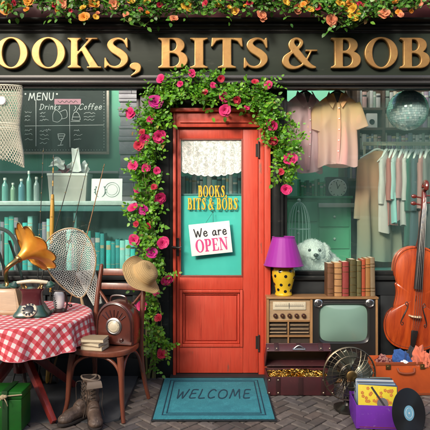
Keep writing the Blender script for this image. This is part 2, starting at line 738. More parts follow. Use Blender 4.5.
STROKES = {  # handwriting, one pen: letter -> (strokes, width)
    'W': ([[(0, 1), (.12, .5), (.22, .02), (.36, .45), (.46, .72), (.56, .3), (.66, .02), (.82, .5), (.95, 1.02)]], 1.0),
    'E': ([[(.6, .97), (.3, .99), (.12, .9), (.1, .5), (.08, .1), (.25, .0), (.6, .04)], [(.1, .5), (.5, .54)]], .68),
    'L': ([[(.12, 1), (.1, .5), (.06, .03), (.55, .03)]], .6),
    'C': ([[(.66, .84), (.5, .98), (.25, .9), (.07, .55), (.12, .16), (.35, .0), (.66, .12)]], .72),
    'O': ([[(.45, 1), (.18, .86), (.07, .5), (.18, .12), (.45, 0), (.72, .14), (.83, .5), (.72, .86), (.43, 1.0)]], .92),
    'M': ([[(.04, 0), (.14, .5), (.22, 1), (.36, .6), (.48, .25), (.62, .6), (.78, 1), (.84, .5), (.94, 0)]], 1.02),
    'N': ([[(.06, 0), (.1, 1), (.4, .5), (.66, 0), (.7, 1.02)]], .82),
    'U': ([[(.08, 1), (.08, .3), (.3, .0), (.58, .15), (.64, 1)]], .78),
    'D': ([[(.12, 1), (.1, .02)], [(.0, .98), (.4, .95), (.68, .55), (.4, .06), (.0, .0)]], .78),
    'e': ([[(.08, .3), (.46, .36), (.4, .58), (.22, .6), (.08, .36), (.14, .08), (.34, .0), (.52, .14)]], .58),
    'a': ([[(.46, .54), (.26, .6), (.08, .34), (.16, .02), (.36, .12), (.46, .54), (.46, .1), (.6, .04)]], .62),
    'r': ([[(.08, .6), (.1, .0)], [(.1, .36), (.24, .58), (.42, .54)]], .46),
    'i': ([[(.08, .58), (.1, .0)], [(.08, .8), (.09, .82)]], .24),
    'n': ([[(.06, .6), (.08, .0)], [(.08, .38), (.26, .6), (.42, .44), (.44, .0)]], .56),
    'k': ([[(.06, 1), (.08, .0)], [(.42, .6), (.1, .28), (.46, .0)]], .54),
    's': ([[(.4, .52), (.22, .6), (.1, .46), (.36, .24), (.26, .02), (.06, .08)]], .48),
    'o': ([[(.28, .6), (.08, .32), (.26, .0), (.48, .3), (.28, .6)]], .56),
    'f': ([[(.42, .94), (.24, .98), (.16, .7), (.16, .0)], [(.02, .56), (.38, .58)]], .42),
}


def hand_loops(text, h, pen, shear=0.0, gap=0.12, jitter=0.0, seed=1):
    rr = random.Random(seed)
    x, out = 0.0, []
    for ch in text:
        if ch == ' ':
            x += 0.45
            continue
        st, w = STROKES[ch]
        g = Glyph(-0.25, 1.3, -0.2, 1.25, 56)
        for p in st:
            g.stroke(p, pen / h)
        out += place_loops(g.loops(), h, h, x * h, rr.uniform(-1, 1) * jitter * h, rr.uniform(-1, 1) * jitter * 0.6, shear)
        x += w + gap
    return out, x * h


def serif_loops(text, h, sx, gap=0.06):
    x, out = 0.0, []
    for ch in text:
        if ch == ' ':
            x += 0.32
            continue
        lp, w = serif_glyph(ch)
        out += place_loops(lp, h * sx, h, x * h * sx, 0)
        x += w + gap
    return out, (x - gap) * h * sx


def ordinal(i):
    return ['first', 'second', 'third', 'fourth', 'fifth', 'sixth', 'seventh', 'eighth', 'ninth', 'tenth', 'eleventh', 'twelfth', 'thirteenth', 'fourteenth',
            'fifteenth', 'sixteenth', 'seventeenth', 'eighteenth', 'nineteenth', 'twentieth', 'twenty-first', 'twenty-second', 'twenty-third', 'twenty-fourth',
            'twenty-fifth', 'twenty-sixth', 'twenty-seventh', 'twenty-eighth', 'twenty-ninth', 'thirtieth'][i]


FRONT = Matrix.Rotation(PI / 2, 4, 'X')       # local xy plane stood upright facing the street (local z -> -y)
# ================================================================== materials of the place
M = {}
M['black_paint'] = pbr('black_paint', (0.010, 0.011, 0.011), 0.40, spec=0.3, col2=(0.020, 0.022, 0.022), nscale=5, amount=0.7, bmp=0.12, bscale=40, wear=(0.10, 0.09, 0.08), wear_amt=0.35, stretch=(0.4, 1, 1))
M['sign_paint'] = pbr('sign_paint', (0.022, 0.031, 0.021), 0.55, spec=0.25, col2=(0.009, 0.013, 0.010), nscale=3, amount=0.8, bmp=0.2, bscale=90, stretch=(0.25, 1, 1), wear=(0.085, 0.085, 0.07), wear_amt=0.25)
M['moulding'] = pbr('sign_moulding', (0.045, 0.043, 0.041), 0.27, col2=(0.018, 0.017, 0.016), nscale=8, amount=0.8, stretch=(0.2, 1, 1), bmp=0.1, bscale=30, coat=0.3)
M['gold'] = pbr('gilt', (0.45, 0.265, 0.09), 0.36, 0.6, col2=(0.27, 0.135, 0.045), nscale=7, amount=0.95, bmp=0.25, bscale=40, wear=(0.20, 0.105, 0.04), wear_amt=0.65, stretch=(1, 1, 0.45))
M['red_board'] = pbr('red_board', (0.115, 0.013, 0.018), 0.55, col2=(0.05, 0.008, 0.01), nscale=6, amount=0.8, stretch=(0.2, 1, 1), bmp=0.2)
M['riser'] = pbr('dark_stone', (0.013, 0.016, 0.018), 0.5, spec=0.3, col2=(0.028, 0.032, 0.034), nscale=7, amount=0.8, bmp=0.25, bscale=60)
M['pale_wall'] = pbr('green_wall_paint', (0.15, 0.46, 0.32), 0.6, col2=(0.11, 0.36, 0.25), nscale=3, amount=0.6, bmp=0.05)
M['green_cab'] = pbr('green_cabinet_paint', (0.085, 0.42, 0.22), 0.45, col2=(0.055, 0.30, 0.15), nscale=4, amount=0.6, stretch=(1, 1, 0.3), bmp=0.1)
M['floor_in'] = wood('floor_boards', (0.16, 0.10, 0.06), (0.07, 0.04, 0.025), axis='Y')
M['shelf_top'] = pbr('pale_marble', (0.50, 0.60, 0.57), 0.35, col2=(0.28, 0.36, 0.34), nscale=14, amount=0.8)
M['teal_board'] = pbr('teal_board', (0.06, 0.20, 0.19), 0.5, col2=(0.035, 0.12, 0.12), nscale=5, amount=0.7)
M['dark_wood'] = wood('dark_bookcase_wood', (0.12, 0.085, 0.06), (0.05, 0.035, 0.03), axis='X')
M['white_paint'] = pbr('white_paint', (0.72, 0.72, 0.68), 0.45, nscale=6, amount=0.15)
M['iron'] = pbr('dark_iron', (0.05, 0.042, 0.038), 0.45, 0.6, nscale=20, bmp=0.2, bscale=80)
M['teal_leather'] = None


def red_paint(name, base):
    """old coral paint: faded in patches, cracked and chipped along the grain"""
    m, nt, out = new_mat(name)
    p = principled(nt, out)
    v = coords(nt, (1, 1, 0.16))
    n1 = noise(nt, v, 5, 5, 0.6, 0.4)
    n2 = noise(nt, v, 38, 8, 0.75)
    n3 = noise(nt, coords(nt, (1, 1, 0.05)), 70, 4, 0.6)
    n4 = noise(nt, coords(nt, (1, 1, 0.22)), 16, 8, 0.72, 0.2)
    n5 = noise(nt, coords(nt, (1, 1, 0.03)), 150, 3, 0.6)
    c = mixc(nt, math_n(nt, 'MULTIPLY', n1, 0.75), base, (base[0] * 0.70, base[1] * 0.62, base[2] * 0.75))
    c = mixc(nt, math_n(nt, 'MULTIPLY', ramp(nt, n2, [(0.44, 0), (0.75, 1)]), 0.35), c, (base[0] * 1.08, base[1] * 2.0, base[2] * 2.2))
    c = mixc(nt, math_n(nt, 'MULTIPLY', ramp(nt, n3, [(0.61, 0), (0.70, 1)]), 0.55), c, (base[0] * 0.35, base[1] * 0.25, base[2] * 0.3))
    c = mixc(nt, math_n(nt, 'MULTIPLY', ramp(nt, n5, [(0.45, 0), (0.75, 1)]), 0.38), c, (base[0] * 0.55, base[1] * 0.4, base[2] * 0.45))
    c = mixc(nt, math_n(nt, 'MULTIPLY', ramp(nt, n4, [(0.655, 0), (0.675, 1)]), 0.8), c, (0.20, 0.075, 0.05))
    c = mixc(nt, math_n(nt, 'MULTIPLY', ramp(nt, n4, [(0.24, 1), (0.33, 0)]), 0.5), c, (0.10, 0.022, 0.016))
    lk(nt, c, p.inputs['Base Color'])
    lk(nt, math_n(nt, 'MULTIPLY_ADD', n2, 0.3), p.inputs['Roughness'])
    nt.nodes[-1].inputs[2].default_value = 0.32
    h = math_n(nt, 'ADD', math_n(nt, 'ADD', n2, math_n(nt, 'MULTIPLY', n3, -0.8)), math_n(nt, 'MULTIPLY', n5, -0.8))
    lk(nt, bump(nt, h, 0.28, 0.002), p.inputs['Normal'])
    return m


M['coral'] = red_paint('coral_door_paint', (0.57, 0.058, 0.026))


def shop_glass(name, tint, haze, haze_amt):
    """thin old plate glass: clear, faintly green, mirrored by fresnel, with a pale teal colour laid over it for haze"""
    m, nt, out = new_mat(name)
    tr = nt.nodes.new('ShaderNodeBsdfTransparent')
    tr.inputs[0].default_value = rgb(tint)
    gl = nt.nodes.new('ShaderNodeBsdfGlossy')
    gl.inputs['Roughness'].default_value = 0.02
    df = nt.nodes.new('ShaderNodeBsdfDiffuse')
    df.inputs[0].default_value = rgb(haze)  # diffuse teal mixed over the clear pane, imitating window haze
    fr = nt.nodes.new('ShaderNodeFresnel')
    fr.inputs[0].default_value = 1.6
    v = coords(nt)
    nb = noise(nt, v, 1.3, 2)
    lk(nt, bump(nt, nb, 0.08, 0.02), gl.inputs['Normal'])
    n1 = noise(nt, coords(nt, (1, 1, 0.35)), 2.2, 6, 0.6, 0.6)
    fa = math_n(nt, 'MULTIPLY', ramp(nt, n1, [(0.32, 0.15), (0.72, 1.0)]), haze_amt)
    m1 = nt.nodes.new('ShaderNodeMixShader')
    gb = nt.nodes.new('ShaderNodeNewGeometry')
    lk(nt, math_n(nt, 'MULTIPLY', fa, math_n(nt, 'SUBTRACT', 1.0, gb.outputs['Backfacing'])), m1.inputs[0])
    lk(nt, tr.outputs[0], m1.inputs[1])
    lk(nt, df.outputs[0], m1.inputs[2])
    m2 = nt.nodes.new('ShaderNodeMixShader')
    gm = nt.nodes.new('ShaderNodeNewGeometry')
    front = math_n(nt, 'SUBTRACT', 1.0, gm.outputs['Backfacing'])
    lk(nt, math_n(nt, 'MULTIPLY', fr.outputs[0], front), m2.inputs[0])
    lk(nt, m1.outputs[0], m2.inputs[1])
    lk(nt, gl.outputs[0], m2.inputs[2])
    lk(nt, m2.outputs[0], out.inputs[0])
    return m


M['glass'] = shop_glass('shop_window_glass', (0.95, 1.0, 0.985), (0.42, 0.80, 0.73), 0.080)

# ================================================================== ground
def paver_mat():
    m, nt, out = new_mat('grey_brown_pavers')
    p = principled(nt, out)
    g = nt.nodes.new('ShaderNodeNewGeometry')
    c = ramp(nt, g.outputs['Random Per Island'], [(0, (0.080, 0.064, 0.056)), (0.3, (0.160, 0.130, 0.110)), (0.65, (0.215, 0.185, 0.162)), (0.85, (0.13, 0.115, 0.115)), (1.0, (0.185, 0.140, 0.112))])
    v = coords(nt)
    n1 = noise(nt, v, 22, 8, 0.7)
    n2 = noise(nt, v, 2.2, 4, 0.6)
    c = mixc(nt, ramp(nt, n1, [(0.4, 0.0), (0.75, 0.75)]), c, (0.055, 0.046, 0.042))
    c = mixc(nt, ramp(nt, n2, [(0.38, 0.0), (0.68, 0.75)]), c, (0.060, 0.056, 0.052))
    n3 = noise(nt, v, 5.5, 8, 0.75)
    c = mixc(nt, ramp(nt, n3, [(0.60, 0.0), (0.64, 0.5)]), c, (0.035, 0.031, 0.028))
    lk(nt, c, p.inputs['Base Color'])
    p.inputs['Roughness'].default_value = 0.72
    lk(nt, bump(nt, n1, 0.6, 0.004), p.inputs['Normal'])
    return m


M['paver'] = paver_mat()
M['asphalt'] = pbr('asphalt', (0.050, 0.050, 0.052), 0.85, col2=(0.035, 0.035, 0.036), nscale=30, bmp=0.5, bscale=300)
M['mortar'] = pbr('paving_joint', (0.028, 0.025, 0.023), 0.9, col2=(0.045, 0.04, 0.036), nscale=40, bmp=0.4, bscale=200)
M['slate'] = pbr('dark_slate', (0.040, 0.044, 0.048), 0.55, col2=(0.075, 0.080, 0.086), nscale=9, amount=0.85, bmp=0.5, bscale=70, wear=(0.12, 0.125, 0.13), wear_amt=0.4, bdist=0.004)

mb = MB()
mb.add([(-120, -120, -0.13), (120, -120, -0.13), (120, 120, -0.13), (-120, 120, -0.13)], [(0, 1, 2, 3)])
struct(mb.build('ground', M['asphalt']))
PX0, PX1, PY0, PY1 = -2.7, 2.7, -2.9, 0.05
struct(MB().box(-9, 9, -2.95, 0.3, -0.2, -0.010).build('pavement_bed', M['mortar']))

mb = MB()
Wb = 0.068
rot45 = Matrix.Rotation(R(45), 4, 'Z')
prnd = random.Random(5)
gap = 0.004
for a in range(-70, 71):
    for b in range(-40, 41):
        for (x0, y0, lx, ly) in ((a + 2 * b, a - 2 * b, 2, 1), (a + 2 * b + 2, a - 2 * b - 1, 1, 2)):
            c = rot45 @ Vector(((x0 + lx / 2) * Wb, (y0 + ly / 2) * Wb, 0)) + Vector((0.03, -0.6, 0))
            if not (PX0 < c.x < PX1 and PY0 < c.y < PY1):
                continue
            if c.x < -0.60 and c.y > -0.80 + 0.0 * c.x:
                continue
            hx, hy = lx * Wb / 2 - gap, ly * Wb / 2 - gap
            T = Matrix.Translation(c + Vector((0, 0, prnd.uniform(-0.0022, 0.0015)))) @ Matrix.Rotation(R(45) + prnd.gauss(0, 0.009), 4, 'Z') @ \
                Matrix.Rotation(prnd.gauss(0, 0.011), 4, 'X') @ Matrix.Rotation(prnd.gauss(0, 0.011), 4, 'Y')
            e = 0.006
            ring = []
            for (ex, zz) in ((0.0, -0.03), (0.0, -0.006), (0.0025, -0.0018), (e + .003, 0.0)):
                ring.append([T @ Vector((sx * (hx - ex), sy * (hy - ex), zz)) for sx, sy in ((-1, -1), (1, -1), (1, 1), (-1, 1))])
            vs = [p for rg in ring for p in rg]
            fs = []
            for k in range(3):
                for j in range(4):
                    fs.append((k * 4 + j, k * 4 + (j + 1) % 4, k * 4 + 4 + (j + 1) % 4, k * 4 + 4 + j))
            fs.append((12, 13, 14, 15))
            mb.add(vs, fs)
struct(mb.build('pavement', M['paver'], smooth=False))
# the dark slate apron under the table and chair
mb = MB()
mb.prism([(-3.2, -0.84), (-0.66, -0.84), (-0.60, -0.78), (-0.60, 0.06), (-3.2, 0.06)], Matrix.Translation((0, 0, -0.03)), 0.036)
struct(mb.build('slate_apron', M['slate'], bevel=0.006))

# ================================================================== the shop front (one building and its parts)
shop = thing('shopfront', 'dark painted shopfront with coral door between two wide display windows', 'shop')
XL, XR = -3.0, 3.0
WT = 2.300               # head of the windows
SILL = 0.786
LW1 = -0.585             # right edge of left window
RW0 = 0.535              # left edge of right window
# the wall above
mb = MB()
z = 2.80
while z < 3.1:
    mb.box(XL, XR, 0.0, 0.22, z, z + 0.117)
    z += 0.12
mb.build('wall', M['red_board'], shop, bevel=0.004)
MB().box(XL, XR, 0.03, 0.24, WT - 0.004, 2.803).build('lintel', M['black_paint'], shop)
# cornice over the sign
def zpx(py, y):
    return EYE + (205 - py) * (DIST + y) / FOC
zt = zpx(17, -0.16); zb = zpx(29, -0.10)
h = zt - zb
prof = [(0.0, zb), (-0.085, zb), (-0.090, zb + 0.10 * h), (-0.10, zb + 0.22 * h), (-0.118, zb + 0.30 * h), (-0.122, zb + 0.44 * h), (-0.105, zb + 0.50 * h),
        (-0.112, zb + 0.60 * h), (-0.135, zb + 0.72 * h), (-0.152, zb + 0.82 * h), (-0.155, zt), (0.0, zt + 0.012)]
MB().extrude_x(prof[::-1], XL, XR).build('cornice', M['black_paint'], shop, bevel=0.002, angle=20)
# piers either side of the door
for x0, x1 in ((LW1, W(173, 0, -0.02).x - 0.004), (W(270, 0, -0.02).x + 0.004, RW0)):
    mb = MB()
    mb.box(x0, x1, 0.0, 0.16, 0.0, WT + 0.06)
    xm0, xm1 = x0 + 0.028, x1 - 0.028
    if xm1 - xm0 > 0.02:
        mb.box(xm0, xm1, -0.012, 0.0, 0.30, WT - 0.10)
    mb.box(x0 - 0.004, x1 + 0.004, -0.020, 0.0, 0.0, 0.22)
    mb.build('pier', M['black_paint'], shop, bevel=0.004)
# stall risers with sunk panels
for x0, x1 in ((XL, LW1 - 0.002), (RW0 + 0.002, XR)):
    mb = MB()
    mb.box(x0, x1, 0.04, 0.16, 0.0, SILL - 0.03)
    mb.box(x0, x1, 0.005, 0.039, 0.0, 0.14)
    mb.box(x0, x1, 0.018, 0.039, SILL - 0.15, SILL - 0.031)
    n = 3
    for k in range(n + 1):
        xx = x0 + (x1 - x0) * k / n
        mb.box(max(x0, xx - 0.06), min(x1, xx + 0.06), 0.018, 0.039, 0.142, SILL - 0.152)
    mb.build('stall_riser', M['riser'], shop, bevel=0.004)
    MB().box(x0 - 0.0, x1, -0.012, 0.17, SILL - 0.028, SILL + 0.004).build('window_sill', M['black_paint'], shop, bevel=0.006)
# windows: frame and pane
for x0, x1 in ((XL, LW1 - 0.002), (RW0 + 0.002, XR)):
    mb = MB()
    f = 0.032
    mb.box(x0, x0 + f, 0.035, 0.095, SILL + 0.006, WT - 0.006)
    mb.box(x1 - f, x1, 0.035, 0.095, SILL + 0.006, WT - 0.006)
    mb.box(x0 + f + .001, x1 - f - .001, 0.035, 0.095, SILL + 0.006, SILL + 0.006 + f)
    mb.box(x0 + f + .001, x1 - f - .001, 0.035, 0.095, WT - 0.006 - 0.02, WT - 0.006)
    fr = mb.build('window_frame', M['black_paint'], shop, bevel=0.004)
    MB().box(x0 + f * .6, x1 - f * .6, 0.060, 0.066, SILL + 0.02, WT - 0.012).build('pane', M['glass'], fr, smooth=False)
# the room behind
room = MB()
room.box(XL, XR, 1.62, 1.72, -0.02, 3.6)
room.box(XL - 0.1, XL - 0.002, 0.17, 1.72, -0.02, 3.6)
room.box(XR + 0.002, XR + 0.1, 0.17, 1.72, -0.02, 3.6)
room.build('interior_wall', M['pale_wall'], shop)
MB().box(XL, XR, 0.17, 1.618, -0.03, 0.004).build('interior_floor', M['floor_in'], shop)
for x0, x1 in ((XL, LW1 + 0.02), (RW0 - 0.02, XR)):
    mb = MB()
    mb.box(x0, x1, 0.172, 0.62, SILL - 0.045, SILL - 0.004)
    mb.box(x0, x1, 0.60, 0.62, 0.006, SILL - 0.047)
    mb.build('display_bed', M['teal_board'], shop, bevel=0.003)

# ------------------------------------------------------------------ door, its frame and its ironmongery
xf0, xf1 = W(173, 0, -0.03).x, W(270.5, 0, -0.03).x
zhead = zpx(127, -0.03)
zft = zpx(108.5, -0.03)
xd0, xd1 = W(176.5, 0, 0.0).x, W(258, 0, 0.0).x
mb = MB()
mb.box(xf0, xd0 - 0.003, -0.035, 0.12, 0.0, zft - 0.03)
mb.box(xd1 + 0.003, xd1 + 0.045, -0.022, 0.12, 0.0, zhead - 0.002)
mb.box(xd1 + 0.047, xf1, -0.040, 0.12, 0.0, zhead - 0.002)
mb.box(xd0 - 0.001, xf1, -0.035, 0.12, zhead, zft - 0.03)
mb.box(xd0 + 0.03, xf1 - 0.03, -0.045, -0.036, zhead + 0.03, zhead + 0.045)
mb.box(xf0 - 0.02, xf1 + 0.02, -0.060, 0.12, zft - 0.028, zft)
mb.build('door_frame', M['coral'], shop, bevel=0.004)
MB().box(xf0, xf1, 0.02, 0.13, zft + 0.002, WT + 0.05).build('transom', M['black_paint'], shop)
MB().box(xf0 - 0.02, xf1 + 0.02, -0.075, 0.12, 0.0005, 0.028).build('threshold', M['riser'], shop, bevel=0.004)

gx0, gx1 = W(179.5, 0, 0.0).x, W(243, 0, 0.0).x
gz0, gz1 = zpx(277, 0), zpx(138.5, 0)
px0, px1 = W(180, 0, 0).x, W(241.5, 0, 0).x
pz0, pz1 = zpx(347, 0), zpx(289.5, 0)
db, dt = 0.032, zhead - 0.006
mb = MB()
mb.box(xd0, gx0, 0.0, 0.05, db, dt)                         # left stile
mb.box(gx1, xd1, 0.0, 0.05, db, dt)                         # right stile
mb.box(gx0 + .0008, gx1 - .0008, 0.0, 0.05, gz1, dt)         # top rail
mb.box(gx0 + .0008, gx1 - .0008, 0.0, 0.05, pz1, gz0)        # lock rail
mb.box(gx0 + .0008, gx1 - .0008, 0.0, 0.05, db, pz0)         # bottom rail
door = mb.build('door', M['coral'], shop, bevel=0.004)
mb = MB()
def frame_ring(mb, x0, x1, z0, z1, w, y0, y1):
    mb.box(x0, x0 + w, y0, y1, z0, z1)
    mb.box(x1 - w, x1, y0, y1, z0, z1)
    mb.box(x0 + w + .0006, x1 - w - .0006, y0, y1, z0, z0 + w)
    mb.box(x0 + w + .0006, x1 - w - .0006, y0, y1, z1 - w, z1)
frame_ring(mb, gx0 + .002, gx1 - .002, pz0 + .002, pz1 - .002, 0.022, -0.012, 0.03)
frame_ring(mb, gx0 + .027, gx1 - .027, pz0 + .027, pz1 - .027, 0.014, 0.003, 0.03)
mb.box(gx0 + .024, gx1 - .024, 0.020, 0.034, pz0 + .024, pz1 - .024)
mb.box(gx0 + .050, gx1 - .050, 0.007, 0.0195, pz0 + .050, pz1 - .050)
mb.build('door_panel', M['coral'], door, bevel=0.004)
mb = MB()
frame_ring(mb, gx0 + .0015, gx1 - .0015, gz0 + .0015, gz1 - .0015, 0.010, -0.006, 0.03)
M['bead'] = pbr('door_bead_paint', (0.30, 0.055, 0.035), 0.5)
mb.build('glazing_bead', M['bead'], door, bevel=0.002)
# clear pane, and behind it a turquoise blind drawn up to the level of the lettering
M['door_glass'] = shop_glass('door_glass', (0.96, 1.0, 0.99), (0.35, 0.75, 0.68), 0.02)
MB().box(gx0 + .004, gx1 - .004, 0.016, 0.020, gz0 + .004, gz1 - .004).build('door_pane', M['door_glass'], door, smooth=False)
m, nt, out = new_mat('turquoise_blind')
p = principled(nt, out)
n1 = noise(nt, coords(nt, (1, 1, 0.25)), 9, 5, 0.6, 0.3)
n2 = noise(nt, coords(nt, (1, 1, 1)), 3, 4, 0.6)
c = mixc(nt, n1, (0.045, 0.50, 0.42), (0.095, 0.64, 0.55))
c = mixc(nt, math_n(nt, 'MULTIPLY', n2, 0.5), c, (0.03, 0.34, 0.31))
lk(nt, c, p.inputs['Base Color'])
p.inputs['Roughness'].default_value = 0.55
M['turq'] = m
zbl = zpx(194, 0.04)
bl_t = thing('roller_blind', 'turquoise blind behind the lower door glass', 'blind', (0, 0.040, 0))
MB().sheet(lambda u, v: (gx0 - .012 + (gx1 - gx0 + .024) * u, 0.0035 * math.sin(u * 7) * math.sin(v * 5 + 1), gz0 - .01 + (zbl - gz0 + .01) * v), 24, 24).build('blind_cloth', M['turq'], bl_t, solid=0.0015)
MB().box(gx0 - .012, gx1 + .012, -0.006, 0.006, zbl - .012, zbl + .002).build('blind_bar', M['teal_board'], bl_t, bevel=0.002)
# lettering on the glass: yellow letters with a red edge behind
M['yellow_paint'] = pbr('yellow_sign_paint', (0.74, 0.50, 0.03), 0.45, col2=(0.55, 0.32, 0.02), nscale=30, amount=0.5)
M['letter_shade'] = pbr('red_letter_edge', (0.22, 0.05, 0.02), 0.5)
for txt, py, hpx, wpx in (('BOOKS,', 197, 11.5, 29), ('BITS & BOBS', 209.5, 11.5, 50)):
    hh = hpx * DIST / FOC
    lp, wd = serif_loops(txt, hh, 0.6, gap=0.14)
    k = (wpx * DIST / FOC) / wd
    lp = [[(x * k, y) for x, y in q] for q in lp]
    xc = W(212.5, 0, 0).x - wd * k / 2
    me = outline_mesh('lettering', lp, 0.0016)
    o = link('lettering', me, M['yellow_paint'], door)
    o.matrix_local = Matrix.Translation((xc, 0.0140, zpx(py, 0))) @ FRONT
    grow = [[(x + 0.0028, y - 0.003) for x, y in q] for q in lp]
    o = link('lettering_shadow_line', outline_mesh('lettering_edge', grow, 0.0012), M['letter_shade'], door)
    o.name = 'lettering_edge'
    o.matrix_local = Matrix.Translation((xc, 0.0155, zpx(py, 0))) @ FRONT
# hinges, latch
for py in (150, 343):
    mb = MB()
    zc = zpx(py, -0.02)
    mb.tube([(xd1 + 0.004, -0.030, zc - 0.055), (xd1 + 0.004, -0.030, zc + 0.055)], 0.0075, 10)
    for s in (-1, 1):
        mb.ball((xd1 + 0.004, -0.030, zc + s * 0.060), 0.008, None, 8, 6)
    mb.box(xd1 - 0.018, xd1 - 0.001, -0.004, -0.0005, zc - 0.05, zc + 0.05)
    mb.build('hinge', M['iron'], door)
mb = MB()
zc = zpx(247.5, -0.05)
x0 = W(172, 0, -0.05).x
mb.box(xd0 + .001, xd0 + 0.020, -0.005, -0.0005, zc - 0.07, zc + 0.07)
mb.tube([(x0 + 0.025, -0.003, zc), (x0 + 0.025, -0.045, zc)], 0.008, 10)
mb.tube(spline([(x0 - 0.0, -0.050, zc + .004), (x0 + 0.03, -0.050, zc), (x0 + 0.05, -0.052, zc - 0.002), (x0 + 0.072, -0.052, zc + 0.004)], 5), lerp_list([0.010, 0.008, 0.006, 0.0065], 16), 10)
mb.build('handle', M['iron'], door)
# a weathered notch of the frame and a nail for the card string
MB().ball((W(213, 0, 0).x, -0.0, zpx(212, 0) - 0.002), 0.004, None, 8, 6).build('nail', M['iron'], door)

# ------------------------------------------------------------------ lace curtain inside the door glass
m, nt, out = new_mat('white_lace')
d = nt.nodes.new('ShaderNodeBsdfPrincipled')
d.inputs['Base Color'].default_value = (0.80, 0.79, 0.75, 1)
d.inputs['Roughness'].default_value = 0.9
t = nt.nodes.new('ShaderNodeBsdfTransparent')
uvn = nt.nodes.new('ShaderNodeUVMap')
mp = nt.nodes.new('ShaderNodeMapping')
mp.inputs['Scale'].default_value = (1, 1, 1)
lk(nt, uvn.outputs[0], mp.inputs[0])
vo = nt.nodes.new('ShaderNodeTexVoronoi')
vo.feature = 'DISTANCE_TO_EDGE'
vo.inputs['Scale'].default_value = 130
vo.inputs['Randomness'].default_value = 0.35
lk(nt, mp.outputs[0], vo.inputs['Vector'])
net = ramp(nt, vo.outputs['Distance'], [(0.12, 1.0), (0.20, 0.0)])
n1 = noise(nt, mp.outputs[0], 34, 3, 0.5, 1.6)
mot = ramp(nt, n1, [(0.50, 0.0), (0.53, 1.0)])
ol = ramp(nt, n1, [(0.44, 0.0), (0.46, 1.0), (0.475, 1.0), (0.49, 0.0)])
a = math_n(nt, 'MAXIMUM', math_n(nt, 'MAXIMUM', net, mot), ol)
mx = nt.nodes.new('ShaderNodeMixShader')
lk(nt, a, mx.inputs[0]); lk(nt, t.outputs[0], mx.inputs[1]); lk(nt, d.outputs[0], mx.inputs[2])
lk(nt, mx.outputs[0], out.inputs[0])
M['lace'] = m
lx0, lx1 = gx0 + 0.014, gx1 - 0.014
lzt = gz1 - 0.012
def lace_fun(u, v):
    x = lx0 + (lx1 - lx0) * u
    drop = 0.272 + 0.012 * abs(math.sin(u * PI * 9)) - 0.035 * (abs(u - 0.5) * 2) ** 2 * 1.0
    y = 0.0085 + 0.0040 * math.sin(u * 2 * PI * 7 + 0.6 * math.sin(v * 3)) * (0.5 + 0.5 * v)
    return (x, y, lzt - drop * v)
mb = MB()
mb.sheet(lace_fun, 120, 16, lambda u, v: (u * 0.62, v * 0.28))
o = mb.build('lace_curtain', M['lace'], angle=80)
tag(o, 'short white lace curtain with scalloped hem across the top of the door glass', 'curtain')
mb = MB()
mb.tube([lace_fun(i / 60, 1.0) for i in range(61)], 0.0030, 6)
M['lace_hem'] = clothmat('lace_hem_thread', (0.80, 0.79, 0.75))
mb.build('hem', M['lace_hem'], o)
mb = MB()
mb.tube([(lx0 - .006, 0.006, lzt), (lx1 + .006, 0.006, lzt)], 0.004, 8)
mb.build('rod', M['white_paint'], o)

# ------------------------------------------------------------------ the OPEN card
M['card'] = pbr('white_card', (0.80, 0.80, 0.78), 0.7, col2=(0.70, 0.69, 0.66), nscale=5, amount=0.5)
M['ink'] = pbr('black_ink', (0.025, 0.025, 0.03), 0.6)
M['pink_ink'] = pbr('pink_ink', (0.62, 0.06, 0.22), 0.6, col2=(0.45, 0.03, 0.14), nscale=60, amount=0.6)
cc = W(210.5, 238.5, -0.012)
sc = thing('open_sign', 'tilted white card sign hung on the door glass saying we are open', 'sign', cc)
cw, ch = 41 * 3.99 / FOC, 31.5 * 3.99 / FOC
rotc = Matrix.Rotation(R(6.0), 4, 'Y').inverted()
T = rotc @ FRONT
def at_card(o, dx, dz, dy):
    o.matrix_local = rotc @ Matrix.Translation((dx, dy, dz)) @ FRONT
    return o
mb = MB().box(-cw / 2, cw / 2, -0.002, 0.002, -ch / 2, ch / 2)
o = mb.build('card', M['card'], sc, bevel=0.001)
o.matrix_local = rotc
lp, wd = hand_loops('We are', 0.062, 0.0046, gap=0.10, jitter=0.02)
at_card(link('lettering', outline_mesh('we_are', lp, 0.0015), M['ink'], sc), -wd / 2 + 0.008, 0.022, -0.0022)
lp, wd = serif_loops('OPEN', 0.098, 0.70, gap=0.05)
at_card(link('lettering', outline_mesh('open', lp, 0.0015), M['pink_ink'], sc), -wd / 2 + 0.004, -0.098, -0.0022)
mb = MB()
top = Vector((W(213, 0, 0).x, -0.003, zpx(212, 0))) - cc
for s in (-1, 1):
    e = rotc @ Vector((s * 0.030 + 0.004, 0, ch / 2 - 0.002))
    mb.tube([top, e], 0.0012, 5)
mb.build('string', M['iron'], sc)

# ------------------------------------------------------------------ the sign
YS = -0.070
sign = thing('shop_sign', 'long dark fascia sign with big gilt raised letters above the door', 'shop sign', (0, YS, 0))
zs0, zs1 = zpx(89, YS), zpx(28.5, YS) 
MB().box(XL, XR, 0.0, 0.066, zs0 + 0.10, zs1).build('board', M['sign_paint'], sign, bevel=0.002)
def zl(py): return zpx(py, YS - 0.03)
z1, z0 = zl(74.5), zl(88.0)
hh = z1 - z0
prof = [(0.0, z1 + 0.004), (-0.008, z1), (-0.012, z1 - 0.18 * hh), (-0.032, z1 - 0.22 * hh), (-0.038, z1 - 0.30 * hh), (-0.028, z1 - 0.37 * hh), (-0.020, z1 - 0.46 * hh),
        (-0.022, z1 - 0.52 * hh), (-0.046, z1 - 0.56 * hh), (-0.052, z1 - 0.66 * hh), (-0.044, z1 - 0.74 * hh), (-0.018, z1 - 0.80 * hh), (-0.016, z0), (0.06, z0)]
MB().extrude_x(prof, XL, XR).build('moulding', M['moulding'], sign, bevel=0.0015, angle=25)
